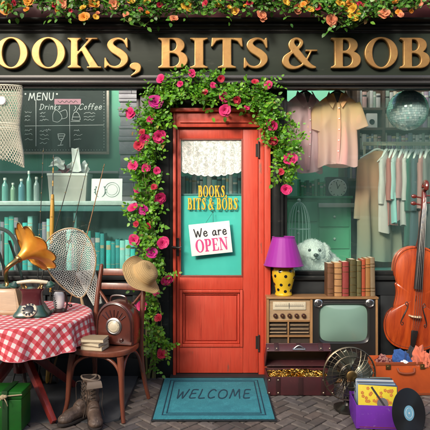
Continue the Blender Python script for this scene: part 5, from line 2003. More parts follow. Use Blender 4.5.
# tone arm rising at the left, then the horn opening towards the right front
ax = Vector((0.52, 0.62, 0.50)).normalized()
thr = W(18.5, 259, yg - 0.06) - Vector((gc.x, yg, TOP))     # where the horn leaves its arm
mb = MB()
arm = spline([(-.012, .03, .165), (-.026, .03, .215), tuple(thr - ax * 0.085 + Vector((-.012, .01, -.015))), tuple(thr)], 8)
mb.tube(arm, lerp_list([.013, .013, .015, .020], len(arm)), 14)
mb.build('tone_arm', M['brass'], gr)
mb = MB()
zq = ax.to_track_quat('Z', 'Y').to_matrix().to_4x4()
T = Matrix.Translation(thr) @ zq
prof = [(r_ * 1.14, h_ * .60) for r_, h_ in [(.020, 0), (.024, .03), (.031, .07), (.042, .11), (.058, .15), (.080, .185), (.106, .212), (.132, .228), (.152, .234), (.163, .232)]]
def rf(i, r_, h_, a):
    k = (i / 9.0) ** 2.0
    lob = abs(math.cos(a * 4.5))
    return r_ * (1 + 0.075 * k * (lob - 0.5) * 2), h_ - 0.012 * k * (1 - lob) + 0.012 * k * math.sin(a * 2)
prof2 = prof + [(r_ - 0.0035, h_ - 0.003 if i else h_) for i, (r_, h_) in list(enumerate(prof))[::-1]][1:]
mb.lathe(prof, T, 108, rf, cap0=False, cap1=False)
hn = mb.build('horn', M['horn'], gr, angle=60, solid=0.003)
mb = MB()
pr_ = []
for j in range(108):
    a = 2 * PI * j / 108
    r_, h_ = rf(9, prof[9][0], prof[9][1], a)
    pr_.append(T @ Vector((r_ * math.cos(a), r_ * math.sin(a), h_)))
mb.tube(pr_, 0.0042, 8, closed=True)
mb.build('rim', M['brass'], hn)
mb = MB(); mb.lathe([(.023, -.012), (.027, -.006), (.027, .006), (.023, .012)], T, 20); mb.build('collar', M['brass'], gr)
mb = MB(); mb.tube([(.118, 0, .08), (.165, 0, .08), (.165, -.05, .08)], .006, 8); mb.ball((.165, -.062, .08), .013, None, 10, 8); mb.build('crank', M['brass'], gr)

# ------------------------------------------------------------------ white fishing reel standing on the cloth
M['reel_line'] = pbr('white_line_spool', (0.86, 0.86, 0.83), 0.6, col2=(0.55, 0.55, 0.54), nscale=160, amount=0.5, stretch=(0.2, 0.2, 2.5), bmp=0.4, bscale=200)
M['reel_dark'] = pbr('dark_reel_frame', (0.035, 0.016, 0.016), 0.3, 0.4, coat=0.4)
yq = -0.50
rc = W(59, 0, yq)
t = thing('fishing_reel', 'dark fishing reel wound with white line beside the telephone', 'fishing reel', (rc.x, yq, TOP), R(-8))
mb = MB(); mb.lathe([(.026, .022), (.034, .034), (.037, .062), (.037, .110), (.032, .128), (.026, .134)], n=28); mb.build('spool', M['reel_line'], t)
mb = MB(); mb.lathe([(.050, 0), (.054, .004), (.054, .008), (.036, .018), (.030, .022)], n=28); mb.build('foot', M['reel_dark'], t)
mb = MB()
mb.tube(spline([(.048, 0, .01), (.058, 0, .05), (.052, 0, .10), (.040, 0, .132)], 6), .0065, 8)
mb.tube([(-.036, 0, .142), (.045, 0, .135)], .005, 8)
mb.tube([(.058, 0, .05), (.085, -.01, .045)], .005, 8); mb.ball((.090, -.012, .044), .011, None, 10, 8)
mb.build('bail_arm', M['reel_dark'], t)

# ------------------------------------------------------------------ fishing rods leaning on the window
M['rod_dark'] = pbr('dark_rod', (0.018, 0.022, 0.020), 0.35, coat=0.4)
M['rod_brown'] = wood('cane_rod', (0.30, 0.15, 0.055), (0.15, 0.07, 0.03), coat=0.3)
M['rod_yellow'] = pbr('yellow_varnished_grip', (0.48, 0.27, 0.035), 0.4, col2=(0.30, 0.15, 0.02), nscale=20, coat=0.3)
M['ring_gold'] = M['brass']
def rod(label, p_top, p_bot, mat, grip=None, group='fishing rods leaning against the left window', rtop=0.0022, rbot=0.0075, yb=-0.17, whip=False):
    A = W(p_top[0], p_top[1], 0.015)
    dpt = yb
    # the butt stands on the ground behind the table
    B = W(p_bot[0], p_bot[1], dpt)
    A = Vector(A); B.z = 0.012
    t = thing('fishing_rod', label, 'fishing rod', B, 0, group)
    d = A - B
    mb = MB()
    N = 24
    pts = [d * (i / N) for i in range(N + 1)]
    mb.tube(pts, [rbot + (rtop - rbot) * (i / N) ** 0.8 for i in range(N + 1)], 9)
    mb.build('blank', mat, t)
    if grip:
        g0, g1, gr_, gm = grip
        mb = MB(); mb.tube([d * (g0 + (g1 - g0) * i / 10) for i in range(11)], lerp_list([gr_ * .8, gr_, gr_ * 1.05, gr_, gr_ * .7], 11), 12)
        mb.build('grip', gm, t)
    mb = MB()
    u = d.normalized()
    sd = Vector((0, -1, 0))
    for q in (0.62, 0.72, 0.80, 0.87, 0.93, 0.985):
        c_ = d * q
        rr_ = 0.011 * (1.2 - q) + 0.003
        off = c_ + sd * (rr_ + 0.005)
        mb.tube([off + sd * rr_ * math.cos(a) + u.cross(sd) * rr_ * math.sin(a) for a in [2 * PI * i / 12 for i in range(12)]], 0.0012, 5, closed=True)
        mb.tube([c_ - u * .012, off + sd * -rr_, c_ + u * .012], 0.0013, 5)
    mb.build('line_guides', M['ring_gold'], t)
    if whip:
        mb = MB()
        for q in (0.40, 0.55, 0.62, 0.72, 0.80, 0.87, 0.93):
            rr_ = rbot + (rtop - rbot) * q ** 0.8 + 0.0012
            mb.tube([d * (q - .012), d * (q + .012)], rr_, 9)
        mb.build('whipping', M['rod_yellow'], t)
    return t
rod('dark slim fishing rod leaning furthest left behind the gramophone horn', (43.5, 148), (33, 388), M['rod_dark'])
rod('fishing rod with a varnished yellow grip standing behind the reel', (53.5, 155), (48.5, 388), M['rod_dark'], (0.60, 0.82, 0.0165, M['rod_yellow']), rtop=0.0035, rbot=0.010, whip=True)
rod('dark fishing rod crossing behind the heart shaped net, its tip before the paper box', (78.5, 147), (12, 388), M['rod_dark'], rbot=0.0085)
rod('dark fishing rod with its tip just left of the ring print', (88.5, 162), (36, 388), M['rod_dark'], rbot=0.0085)
rod('brown cane fishing rod with its tip in front of the ring print', (104.5, 164), (50, 388), M['rod_brown'], rtop=0.003, rbot=0.009)
# paddle with yellow blade tip standing under the table
B = W(47.5, 388, -0.17); A = W(50, 340, -0.15); B.z = 0.012
t = thing('walking_stick', 'wooden stick with a yellow painted foot standing behind the table legs', 'stick', B)
d = (Vector((A.x, A.y, 0.55)) - B)
MB().tube([d * .22, d], [.008, .008], 10).build('shaft', M['rod_brown'], t)
MB().tube([d * 0, d * .03, d * .2, d * .24], [.010, .016, .014, .008], 10).build('foot', M['rod_yellow'], t)
# ------------------------------------------------------------------ landing nets
M['net_cord'] = pbr('pale_net_cord', (0.80, 0.82, 0.76), 0.8, col2=(0.45, 0.48, 0.44), nscale=20, amount=0.5)
M['net_wood'] = wood('net_hoop_wood', (0.42, 0.30, 0.17), (0.26, 0.17, 0.09), coat=0.3)
def net_mesh(fun, nu, nv, r_, closed=True):
    """diamond netting over the surface fun(u, v)"""
    mb = MB()
    for s in (1, -1):
        for i in range(nu):
            pts = [fun((i + s * k * 0.5) / nu, k / nv) for k in range(nv + 1)]
            mb.tube(pts, r_, 4, cap=False)
    return mb
yn = -0.20
nc = W(72, 264, yn)
net = thing('landing_net', 'heart shaped wooden landing net with pale netting propped against the window', 'fishing net', nc, rot=(R(0), R(-14), 0))
kk = (DIST + yn) / FOC
hoop = [(-23, -24), (-25, -12), (-23.5, 4), (-14, 22), (0, 35), (14, 22), (23.5, 4), (25, -12), (20, -27), (8, -35), (-8, -34)]
hp = [Vector((x * kk, 0.02 * (y_ / 35.0), -y_ * kk)) for x, y_ in hoop]
hp_s = spline(hp, 8, closed=True)
mb = MB(); mb.tube(hp_s, 0.0055, 8, closed=True); mb.build('hoop', M['net_wood'], net)
HB = len(hp_s)
def hoop_at(u):
    q = (u % 1.0) * HB
    i = int(q)
    return hp_s[i % HB].lerp(hp_s[(i + 1) % HB], q - i)
poly_ = [(q.x, q.z) for q in hp_s]
def in_poly(x, z):
    c_ = False
    for i in range(len(poly_)):
        (ax_, az_), (bx_, bz_) = poly_[i], poly_[(i + 1) % len(poly_)]
        if (az_ > z) != (bz_ > z) and x < (bx_ - ax_) * (z - az_) / (bz_ - az_) + ax_:
            c_ = not c_
    return c_
def sag(x, z):
    d_ = math.hypot(x / .17, (z + .02) / .24)
    return Vector((x + .006 * math.sin(z * 38), .020 + .075 * max(0, 1 - d_ * d_) + .006 * math.sin(x * 40 + z * 25), z - .020 * max(0, 1 - d_ * d_)))
mb = MB()
CELL = .0155
for s_ in (-1, 1):
    for k_ in range(-34, 35):
        run = []
        for i in range(-70, 71):
            t_ = i * .0075
            x_, z_ = k_ * CELL + s_ * t_ * .62, t_
            wob = .0030 * math.sin(t_ / CELL * PI * 1.24 + k_ * PI)
            if in_poly(x_, z_):
                run.append(sag(x_ + wob, z_))
            else:
                if len(run) > 1:
                    mb.tube(run, .0021, 4, cap=False)
                run = []
        if len(run) > 1:
            mb.tube(run, .0021, 4, cap=False)
mb.build('netting', M['net_cord'], net)
mb = MB(); mb.tube([(0.0, 0.02, -35 * kk), (0.0, 0.015, -42 * kk), (0.0, -0.01, -66 * kk)], [0.009, 0.012, 0.011], 10); mb.build('handle', M['net_wood'], net)
# netting that trails below the hoop on the right
def trail(u, v):
    a = 2 * PI * u
    w_ = 0.075 * (1 - 0.55 * v)
    return Vector((0.075 + 0.03 * v + w_ * math.cos(a), 0.03 + 0.03 * math.sin(a), -0.07 - 0.27 * v))
net_mesh(trail, 18, 16, 0.0016).build('netting', M['net_cord'], net)

# tall keep net hanging at the far left
yk2 = -0.03
kc = W(6, 88, yk2)
kn = thing('keep_net', 'tall cream keep net hanging at the left end of the window', 'fishing net', (kc.x, yk2 - 0.03, 2.25))
M['cream_cord'] = pbr('cream_net_cord', (0.70, 0.67, 0.55), 0.8, col2=(0.5, 0.48, 0.38), nscale=20, amount=0.5)
KR = 19 * 3.97 / FOC
KH = 76 * 3.97 / FOC
def keep(u, v):
    a = 2 * PI * u
    r_ = KR * (1.02 - 0.12 * math.sin(v * PI * 1.0) + 0.07 * v + 0.05 * math.sin(v * 9 + a))
    return Vector((r_ * math.cos(a), 0.055 * math.sin(a) - 0.03, -KH * v - 0.03 * v * v * math.sin(a * 2 + 1)))
net_mesh(keep, 40, 30, 0.0023).build('netting', M['cream_cord'], kn)
for v_, rr_ in ((0.0, .0045), (0.10, .003), (0.50, .0035), (0.56, .003)):
    mb = MB(); mb.tube([keep(i / 40, v_) * 1.0 for i in range(40)], rr_, 7, closed=True); mb.build('ring', M['cream_cord'], kn)
mb = MB()
for s in (-1, 1):
    mb.tube([(s * KR, -.03, 0), (0, 0.02, 0.10)], 0.002, 5)
mb.build('hanging_cord', M['cream_cord'], kn)
mb = MB(); c_ = W(2, 101, yk2 - 0.12) - Vector(kn.location); mb.lathe([(.032, 0), (.034, .006), (.028, .012)], Matrix.Translation(c_) @ FRONT, 24); mb.build('float', M['white_paint'], kn)

# ------------------------------------------------------------------ bentwood chairs
M['chair_wood'] = wood('red_brown_bentwood', (0.22, 0.062, 0.030), (0.075, 0.020, 0.013), 0.36, coat=0.15)
M['dark_chair'] = wood('dark_bentwood', (0.075, 0.055, 0.045), (0.03, 0.022, 0.020), 0.38, coat=0.2)
def bentwood(label, loc, rz, mat, hoop_back=False):
    c = thing('bentwood_chair', label, 'chair', loc, rz)
    SH = 0.425
    mb = MB()
    def seat_ring(k, z):
        pts = []
        for i in range(48):
            a = 2 * PI * i / 48
            w_ = 0.205 * k
            y_ = 0.195 * k * math.copysign(abs(math.sin(a)) ** 0.72, math.sin(a))
            x = w_ * math.copysign(abs(math.cos(a)) ** 0.72, math.cos(a)) * (1.0 - 0.10 * (math.sin(a) > 0) * math.sin(a))
            pts.append((x, y_, z))
        return pts
    stack(mb, [seat_ring(.95, SH - .036), seat_ring(1.0, SH - .030), seat_ring(1.01, SH - .016), seat_ring(0.99, SH - .003), seat_ring(.95, SH), seat_ring(.85, SH - .004), seat_ring(.4, SH - .008), seat_ring(.02, SH - .009)])
    mb.build('seat', mat, c, angle=50)
    for s in (-1, 1):                                               # front legs
        mb = MB(); pts = spline([(s * .165, -.150, SH - .034), (s * .178, -.162, SH - .15), (s * .188, -.170, .10), (s * .205, -.190, 0.0)], 6)
        mb.tube(pts, lerp_list([.021, .020, .017, .014, .013], len(pts)), 12); mb.build('leg', mat, c)
    for s in (-1, 1):                                               # rear legs run on into the back posts
        mb = MB(); pts = spline([(s * .205, .230, 0.0), (s * .180, .185, .20), (s * .172, .168, SH), (s * .172, .200, .66), (s * .165, .258, .905)], 8)
        mb.tube(pts, lerp_list([.013, .016, .018, .017, .014], len(pts)), 12)
        if not hoop_back:
            mb.ball((s * .165, .258, .905), .0145, None, 12, 8)
        mb.build('leg', mat, c)
    if hoop_back:
        mb = MB(); pts = spline([(-.165, .258, .90), (-.16, .275, 1.02), (-.10, .290, 1.12), (0, .295, 1.155), (.10, .290, 1.12), (.16, .275, 1.02), (.165, .258, .90)], 8)
        mb.tube(pts, .015, 12); mb.build('back_hoop', mat, c)
        for x in (-.06, 0, .06):
            mb = MB(); mb.tube([(x, .175, SH), (x, .225, .75), (x, .290, 1.12)], .009, 8); mb.build('spindle', mat, c)
    else:
        for (z0, h_, y0) in ((.862, .048, .249), (.765, .045, .226)):
            def rail(u, v):
                x = -.168 + .336 * u
                bow = 0.022 * (1 - (2 * u - 1) ** 2)
                return Vector((x, y0 + bow + (v - .5) * .010, z0 + (v - .5) * h_ ))
            mb = MB(); mb.sheet(rail, 16, 2); mb.build('back_rail', mat, c, solid=0.017, bevel=0.004)
        for s in (-1, 1):
            mb = MB(); mb.tube(spline([(s * .165, .222, .735), (s * .10, .215, .655), (s * .03, .195, .56), (s * -.03, .182, SH + .01)], 6), .0125, 10, flat=0.8); mb.build('back_strut', mat, c)
    # bent hoops bracing the legs under the seat
    mb = MB()
    mb.tube(spline([(-.180, -.162, .20), (-.155, -.155, .31), (-.09, -.150, .37), (0, -.148, .385), (.09, -.150, .37), (.155, -.155, .31), (.180, -.162, .20)], 6), .0105, 10)
    for s in (-1, 1):
        mb.tube(spline([(s * .180, -.155, .20), (s * .172, -.12, .31), (s * .168, -.05, .375), (s * .168, .05, .375), (s * .172, .13, .31), (s * .178, .175, .20)], 6), .0105, 10)
    mb.build('brace', mat, c)
    return c
chair = bentwood('red brown bentwood chair standing right of the gingham table', (-0.715, -0.62, 0.004), R(-14), M['chair_wood'])
c2 = bentwood('dark bentwood chair with a hooped back, behind the gramophone', (-1.63, -0.20, 0.006), R(24), M['dark_chair'], True)
CH = Matrix.Translation((-0.715, -0.62, 0.004)) @ Matrix.Rotation(R(-14), 4, 'Z')
SEAT = 0.425

# dark slatted stand folded against the window behind the gramophone
t = thing('folded_stand', 'dark folded slatted wooden stand leaning behind the gramophone', 'stand', (-1.50, -0.10, 0.008))
for k, (xa, xb) in enumerate(((-.06, -.20), (.06, -.09))):
    A_, B_ = Vector((xb + .0, 0.06, 1.06)), Vector((xa + .26, -.05, 0.0))
    mb = MB(); mb.tube([B_, A_], .030, 4, flat=0.3); mb.build('slat', M['dark_chair'], t)
MB().box(-.08, .16, -.03, -.015, .48, .53).build('crossbar', M['dark_chair'], t, bevel=0.004)

# ------------------------------------------------------------------ straw hat on the chair post
m, nt, out = new_mat('woven_straw')
p = principled(nt, out)
uvn = nt.nodes.new('ShaderNodeUVMap')
br = nt.nodes.new('ShaderNodeTexWave')
br.wave_type = 'BANDS'; br.bands_direction = 'Y'
br.inputs['Scale'].default_value = 7; br.inputs['Distortion'].default_value = 0.4
lk(nt, uvn.outputs[0], br.inputs[0])
b2 = nt.nodes.new('ShaderNodeTexWave')
b2.wave_type='BANDS'; b2.bands_direction = 'X'; b2.inputs['Scale'].default_value = 11; b2.inputs['Distortion'].default_value = 1.0
lk(nt, uvn.outputs[0], b2.inputs[0])
f = math_n(nt, 'MULTIPLY', math_n(nt, 'ADD', br.outputs[1], b2.outputs[1]), 0.5)
n1 = noise(nt, coords(nt), 16, 4)
c = mixc(nt, math_n(nt, 'MULTIPLY', f, 0.75), (0.62, 0.41, 0.17), (0.30, 0.16, 0.055))
c = mixc(nt, math_n(nt, 'MULTIPLY', n1, 0.35), c, (0.70, 0.54, 0.30))
lk(nt, c, p.inputs['Base Color'])
p.inputs['Roughness'].default_value = 0.7
lk(nt, bump(nt, f, 0.9, 0.004), p.inputs['Normal'])
M['straw'] = m
hc_ = W(142.5, 275.5, -0.45)
ht = thing('straw_hat', 'wide brimmed straw hat hung on the corner post of the red brown chair', 'hat', hc_)
axh = Vector((0.68, -0.36, 0.62)).normalized()
T = axh.to_track_quat('Z', 'Y').to_matrix().to_4x4()
prof = [(.158, -.006), (.150, -.010), (.128, -.008), (.104, -.002), (.091, .004), (.086, .018), (.083, .045), (.077, .068), (.062, .084), (.040, .090), (.015, .088), (.001, .087)]
def hrf(i, r_, h_, a):
    k = max(0.0, (r_ - .09) / .07)
    return r_ * (1 + 0.02 * k * math.sin(a * 2 + 1)), h_ - 0.022 * k * k * math.cos(a * 2 + 0.6) + 0.006 * k * math.sin(a * 5)
mb = MB()
N = 72
vs, fs, uv = [], [], []
for i, (r_, h_) in enumerate(prof):
    for j in range(N + 1):
        a = 2 * PI * j / N
        rr_, hh_ = hrf(i, r_, h_, a)
        vs.append(T @ Vector((rr_ * math.cos(a), rr_ * math.sin(a), hh_)))
        uv.append((j / N * 4, i / 11 * 1.0))
for i in range(len(prof) - 1):
    for j in range(N):
        fs.append((i * (N + 1) + j, i * (N + 1) + j + 1, (i + 1) * (N + 1) + j + 1, (i + 1) * (N + 1) + j))
mb.add(vs, fs, uv)
mb.build('crown_and_brim', M['straw'], ht, angle=80, solid=-0.0035)
M['straw_band'] = pbr('plaited_band', (0.50, 0.31, 0.12), 0.7, nscale=40)
mb = MB(); mb.lathe([(.0905, .008), (.0900, .022), (.0880, .024)], T, 60, cap0=False, cap1=False); mb.build('band', M['straw_band'], ht)

# ------------------------------------------------------------------ round brown wireless on the chair and three books
M['bakelite'] = pbr('brown_bakelite', (0.115, 0.030, 0.020), 0.26, col2=(0.055, 0.016, 0.012), nscale=9, amount=0.8, coat=0.5, bmp=0.03)
M['bakelite_d'] = pbr('dark_bakelite', (0.045, 0.012, 0.010), 0.3, coat=0.4)
rl = CH @ Vector((0.062, 0.050, SEAT + .0))
rad = thing('bakelite_radio', 'round topped brown radio with a chrome dial standing on the chair seat', 'radio', rl, R(-14))
RW_, RH = 0.132, 0.285
def arch(k, y_):
    pts = [(-RW_ * k * .96, 0.0 + (1 - k) * .1), (-RW_ * k, .03)]
    for i in range(17):
        a = PI - PI * i / 16
        pts.append((RW_ * k * math.cos(a), .125 + (RH - .125) * k * math.sin(a) ** 0.9))
    pts += [(RW_ * k, .03), (RW_ * k * .96, 0.0 + (1 - k) * .1)]
    return [(x, y_, z) for x, z in pts]
mb = MB(); stack(mb, [arch(.93, -.072), arch(.97, -.070), arch(1.0, -.060), arch(1.0, .05), arch(.94, .066)])
mb.build('case', M['bakelite'], rad, angle=50)
mb = MB(); mb.tube(arch(.90, -.0725)[1:-1], .0065, 8); mb.build('edge_rib', M['bakelite_d'], rad)
mb = MB()
for k in range(7):
    a = R(40 + k * 16.6)
    d_ = Vector((math.cos(a), 0, math.sin(a)))
    c_ = Vector((0, -.0715, .125))
    mb.tube([c_ + d_ * .062, c_ + d_ * .106], .0048, 7)
mb.build('grille_ribs', M['bakelite_d'], rad)
Tr = Matrix.Translation((0, -.071, .122)) @ FRONT
mb = MB(); mb.lathe([(.056, 0), (.056, .006), (.046, .010), (.042, .007), (.002, .007)], Tr, 36); dl = mb.build('dial_ring', M['steel'], rad)
mb = MB(); mb.lathe([(.040, .0072), (.030, .012), (.028, .010), (.018, .014), (.002, .016)], Tr, 32); mb.build('dial', M['cream'], dl)
mb = MB()
for k in range(20):
    a = 2 * PI * k / 20
    mb.ball(Tr @ Vector((.035 * math.cos(a), .035 * math.sin(a), .0105)), .0020, None, 6, 4)
mb.build('dial_marks', M['ink'], dl)
for x in (-.055, .055):
    mb = MB(); mb.lathe([(.013, 0), (.012, .014), (.008, .016)], Matrix.Translation((x, -.071, .035)) @ FRONT, 16); mb.build('knob', M['bakelite_d'], rad)
mb = MB(); mb.tube(spline([(-.06, 0, RH - .02), (-.05, 0, RH + .018), (0, 0, RH + .028), (.05, 0, RH + .018), (.06, 0, RH - .02)], 6), .007, 8); mb.build('carry_handle', M['bakelite_d'], rad)

M['cream_cover'] = book_mat('cream_cloth', (0.42, 0.34, 0.24))
M['buff_cover'] = book_mat('buff_cloth', (0.34, 0.26, 0.16))
bl = CH @ Vector((-0.030, -0.110, SEAT - .004))
z = bl.z
for k, (w_, d_, h_, rz, mt, lab) in enumerate(((.150, .110, .026, 8, 'buff_cover', 'buff old book at the bottom of the stack of three on the chair'),
                                               (.142, .104, .022, -5, 'cream_cover', 'cream old book in the middle of the stack of three on the chair'),
                                               (.152, .108, .023, 14, 'buff_cover', 'worn old book on top of the stack of three on the chair'))):
    t = thing('book', lab, 'book', (bl.x, bl.y, z + .0005), R(-20 + rz), 'old books stacked on the chair')
    mb = MB(); mb.box(-w_ / 2, w_ / 2, -d_ / 2, d_ / 2, 0, .0025); mb.box(-w_ / 2, w_ / 2, -d_ / 2, d_ / 2, h_ - .0025, h_); mb.box(-w_ / 2, w_ / 2, d_ / 2 - .003, d_ / 2, .0026, h_ - .0026)
    mb.build('cover', M[mt], t, bevel=0.0008, segs=1)
    MB().box(-w_ / 2 + .004, w_ / 2 - .004, -d_ / 2 + .004, d_ / 2 - .004, .0028, h_ - .0028).build('page_block', M['pages'], t)
    z += h_ + .001

# ------------------------------------------------------------------ lace-up boots
M['boot'] = pbr('worn_grey_leather', (0.160, 0.108, 0.078), 0.50, col2=(0.035, 0.023, 0.018), nscale=16, amount=1.0, bmp=0.8, bscale=55, wear=(0.36, 0.29, 0.22), wear_amt=0.6, bdist=0.004)
M['boot_in'] = pbr('boot_lining', (0.20, 0.155, 0.12), 0.8)
M['sole'] = pbr('boot_sole', (0.030, 0.023, 0.020), 0.7)
M['lace_cord'] = pbr('boot_lace', (0.06, 0.045, 0.035), 0.8)
def boot(label, loc, rz, flap, seed):
    t = thing('boot', label, 'boot', loc, rz, 'pair of old boots under the chair')
    parts = [('limb', [(0, .075, .045), (0, .078, .12), (0, .080, .19), (0, .082, .262)], [.047, .045, .046, .052]),
             ('limb', [(0, .075, .045), (0, .0, .052), (0, -.08, .044), (0, -.13, .036)], [.046, .046, .044, .033]),
             ('ball', (0, -.105, .036), (.049, .058, .034)), ('ball', (0, .080, .04), (.043, .048, .04)),
             ('limb', [(0, .03, .10), (0, -.02, .078)], [.040, .040])]
    o = organic('upper', M['boot'], t, parts, 0.006, 3)
    for v_ in o.data.vertices:                                  # creases at the ankle, slack shaft, flat foot
        q = v_.co
        if q.z > .06:
            k = math.sin(q.z * 95 + q.x * 20 + seed) * 0.0030 + math.sin(q.z * 50 + q.y * 60 + seed * 2) * 0.0025
            v_.co = q + Vector((q.x, q.y - .08, 0)).normalized() * k
        if q.z < .010:
            v_.co.z = .010
        if q.z > .262:
            v_.co.z = .262 + 0.010 * math.sin(q.y * 60)
    mb = MB(); mb.tube([(.051 * math.cos(a), .082 + .051 * math.sin(a), .264 + .006 * math.sin(a * 2)) for a in [2 * PI * i / 28 for i in range(28)]], .0065, 8, closed=True); mb.build('collar', M['boot_in'], t)
    mb = MB(); mb.lathe([(.044, .2655), (.002, .2652)], Matrix.Translation((0, .082, 0)), 24); mb.build('opening', M['sole'], t)
    # sole and heel
    def so(z, k=1.0):
        pts = []
        for i in range(40):
            a = 2 * PI * i / 40
            y_ = -.020 + .150 * math.sin(a)
            w_ = .050 if y_ < -.03 else .042
            w_ = .042 + .010 * max(0, min(1, (-y_) / .08))
            pts.append((k * w_ * math.copysign(abs(math.cos(a)) ** .75, math.cos(a)), y_ * k, z))
        return pts
    mb = MB(); stack(mb, [so(.0, .97), so(.004, 1.0), so(.015, 1.0), so(.018, .97)]); mb.build('sole', M['sole'], t)
    # laces, tongue
    mb = MB()
    zs = [(.090 + k * .026) for k in range(7)]
    def fr(z): return (.082 - .050) if z > .13 else (.032 - (.13 - z) * 0.9)
    for i, z in enumerate(zs[:-1]):
        y0, y1 = fr(z) - .006, fr(zs[i + 1]) - .006
        for s in (-1, 1):
            mb.tube(spline([(s * .020, y0 + .006, z), (0, (y0 + y1) / 2 - .004, (z + zs[i + 1]) / 2), (-s * .020, y1 + .006, zs[i + 1])], 4), .0026, 6)
    for s in (-1, 1):
        mb.tube(spline([(s * .02, .028, .245), (s * .045, .010, .235), (s * .062, .02, .17), (s * .055, .015, .10), (s * .07, .0, .03)], 6), .0024, 6)
    mb.build('laces', M['lace_cord'], t)
    if flap:
        mb = MB(); mb.sheet(lambda u, v: ((u - .5) * (.075 + .03 * v), .030 - .065 * math.sin(v * 1.6), .24 + .045 * math.sin(v * 2.6) - .03 * v), 10, 12); mb.build('tongue', M['boot_in'], t, solid=0.005)
    t.scale = (.92, .92, .92)
    return t
b1 = W(78, 0, -0.83)
boot('worn brown leather boot, the left of the pair, toe turned to the table', (b1.x, -0.80, 0.008), R(-38), False, 1)
b2_ = W(93, 0, -0.85)
boot('worn brown leather boot with its tongue folded out, the right of the pair', (b2_.x, -0.83, 0.004), R(20), True, 2)

# ------------------------------------------------------------------ green trunk with string
M['green_trunk'] = pbr('green_leather', (0.016, 0.150, 0.018), 0.42, col2=(0.007, 0.070, 0.009), nscale=5, amount=0.85, bmp=0.35, bscale=120, wear=(0.06, 0.05, 0.02), wear_amt=0.6, coat=0.1)
M['dark_strap'] = pbr('dark_green_strap', (0.010, 0.055, 0.012), 0.5, bmp=0.3, bscale=100)
M['twine'] = pbr('tan_twine', (0.46, 0.36, 0.22), 0.8, nscale=80, bmp=0.5, bscale=300)
gx1_, gz1_ = XZ(21.5, 391.5, -0.98)
gt = thing('green_trunk', 'bright green trunk tied with twine in front of the table', 'trunk', (gx1_ - 0.23, -0.82, 0.006))
hgt = gz1_ - .006
MB().box(-.23, .23, -.16, -.005, 0, hgt * .80).build('body', M['green_trunk'], gt, bevel=0.010)
MB().box(-.234, .234, -.164, -.001, hgt * .805, hgt).build('lid', M['green_trunk'], gt, bevel=0.012)
for xx in (.135, -.135):
    mb = MB(); mb.box(xx - .017, xx + .017, -.170, -.1605, .004, hgt * .80); mb.box(xx - .017, xx + .017, -.172, .004, hgt + .0005, hgt + .006); mb.box(xx - .017, xx + .017, -.174, -.165, hgt * .80, hgt + .006)
    mb.build('strap', M['dark_strap'], gt, bevel=0.002)
mb = MB()
zt_ = hgt * .90
mb.tube(spline([(-.236, -.17, zt_ + .01), (-.05, -.176, zt_ - .004), (.08, -.178, zt_ - .006), (.165, -.176, zt_ + .004), (.236, -.168, zt_ + .008)], 6), .0038, 6)
mb.tube(spline([(.13, -.180, zt_), (.11, -.20, zt_ - .03), (.12, -.19, zt_ - .06)], 5), .003, 6)
mb.tube(spline([(.13, -.180, zt_), (.155, -.20, zt_ - .022), (.16, -.19, zt_ - .05)], 5), .003, 6)
mb.build('twine', M['twine'], gt)
mb = MB(); mb.ball((.13, -.186, zt_), (.017, .012, .015), None, 12, 8); mb.ball((.146, -.188, zt_ + .004), (.012, .010, .010), None, 10, 8); mb.build('knot', M['twine'], gt)

# ================================================================== right hand group
# ------------------------------------------------------------------ television and radio console
M['oak'] = wood('honey_oak', (0.36, 0.20, 0.085), (0.17, 0.085, 0.035), 0.38, axis='X', coat=0.25)
M['oak_v'] = wood('honey_oak_upright', (0.36, 0.20, 0.085), (0.17, 0.085, 0.035), 0.38, axis='Z', coat=0.25)
M['pale_panel'] = wood('pale_radio_panel', (0.46, 0.33, 0.20), (0.30, 0.20, 0.11), 0.4, axis='X')
M['dark_inside'] = pbr('dark_speaker_cloth', (0.045, 0.032, 0.022), 0.9, nscale=40, bmp=0.4, bscale=250)
M['tv_black'] = pbr('television_mask', (0.020, 0.019, 0.018), 0.35, coat=0.3)
M['screen'] = pbr('grey_green_screen', (0.165, 0.275, 0.225), 0.10, col2=(0.21, 0.33, 0.27), nscale=2, amount=0.6, coat=1.0, rvar=0.03)
yf = -0.145
KX = (DIST + yf) / FOC
kx0, kz1 = XZ(267, 297, yf)
kx1, _ = XZ(378, 297, yf)
con = thing('console', 'honey oak console with radio on the left and television on the right', 'television', (kx0, yf, 0.003))
CW, CHt = kx1 - kx0, kz1 - .003
CD = 0.145
def cpx(px): return (px - 215) * KX - kx0
def cpz(py): return EYE + (205 - py) * KX - .003
mb = MB()
t_ = 0.016
mb.box(0, t_, 0, CD, .004, CHt - t_ - .001); mb.box(CW - t_, CW, 0, CD, .004, CHt - t_ - .001)
mb.box(t_ + .001, CW - t_ - .001, 0, CD, .004, .03)
xm = cpx(311.5)
mb.box(xm - .009, xm + .009, 0, CD - .02, .031, CHt - t_ - .001)
mb.box(t_ + .001, CW - t_ - .001, CD - .012, CD - .002, .031, CHt - t_ - .001)
cb_ = mb.build('cabinet', M['oak_v'], con, bevel=0.003)
MB().box(-.004, CW + .004, -.006, CD + .002, CHt - t_, CHt).build('top', M['oak'], con, bevel=0.004)
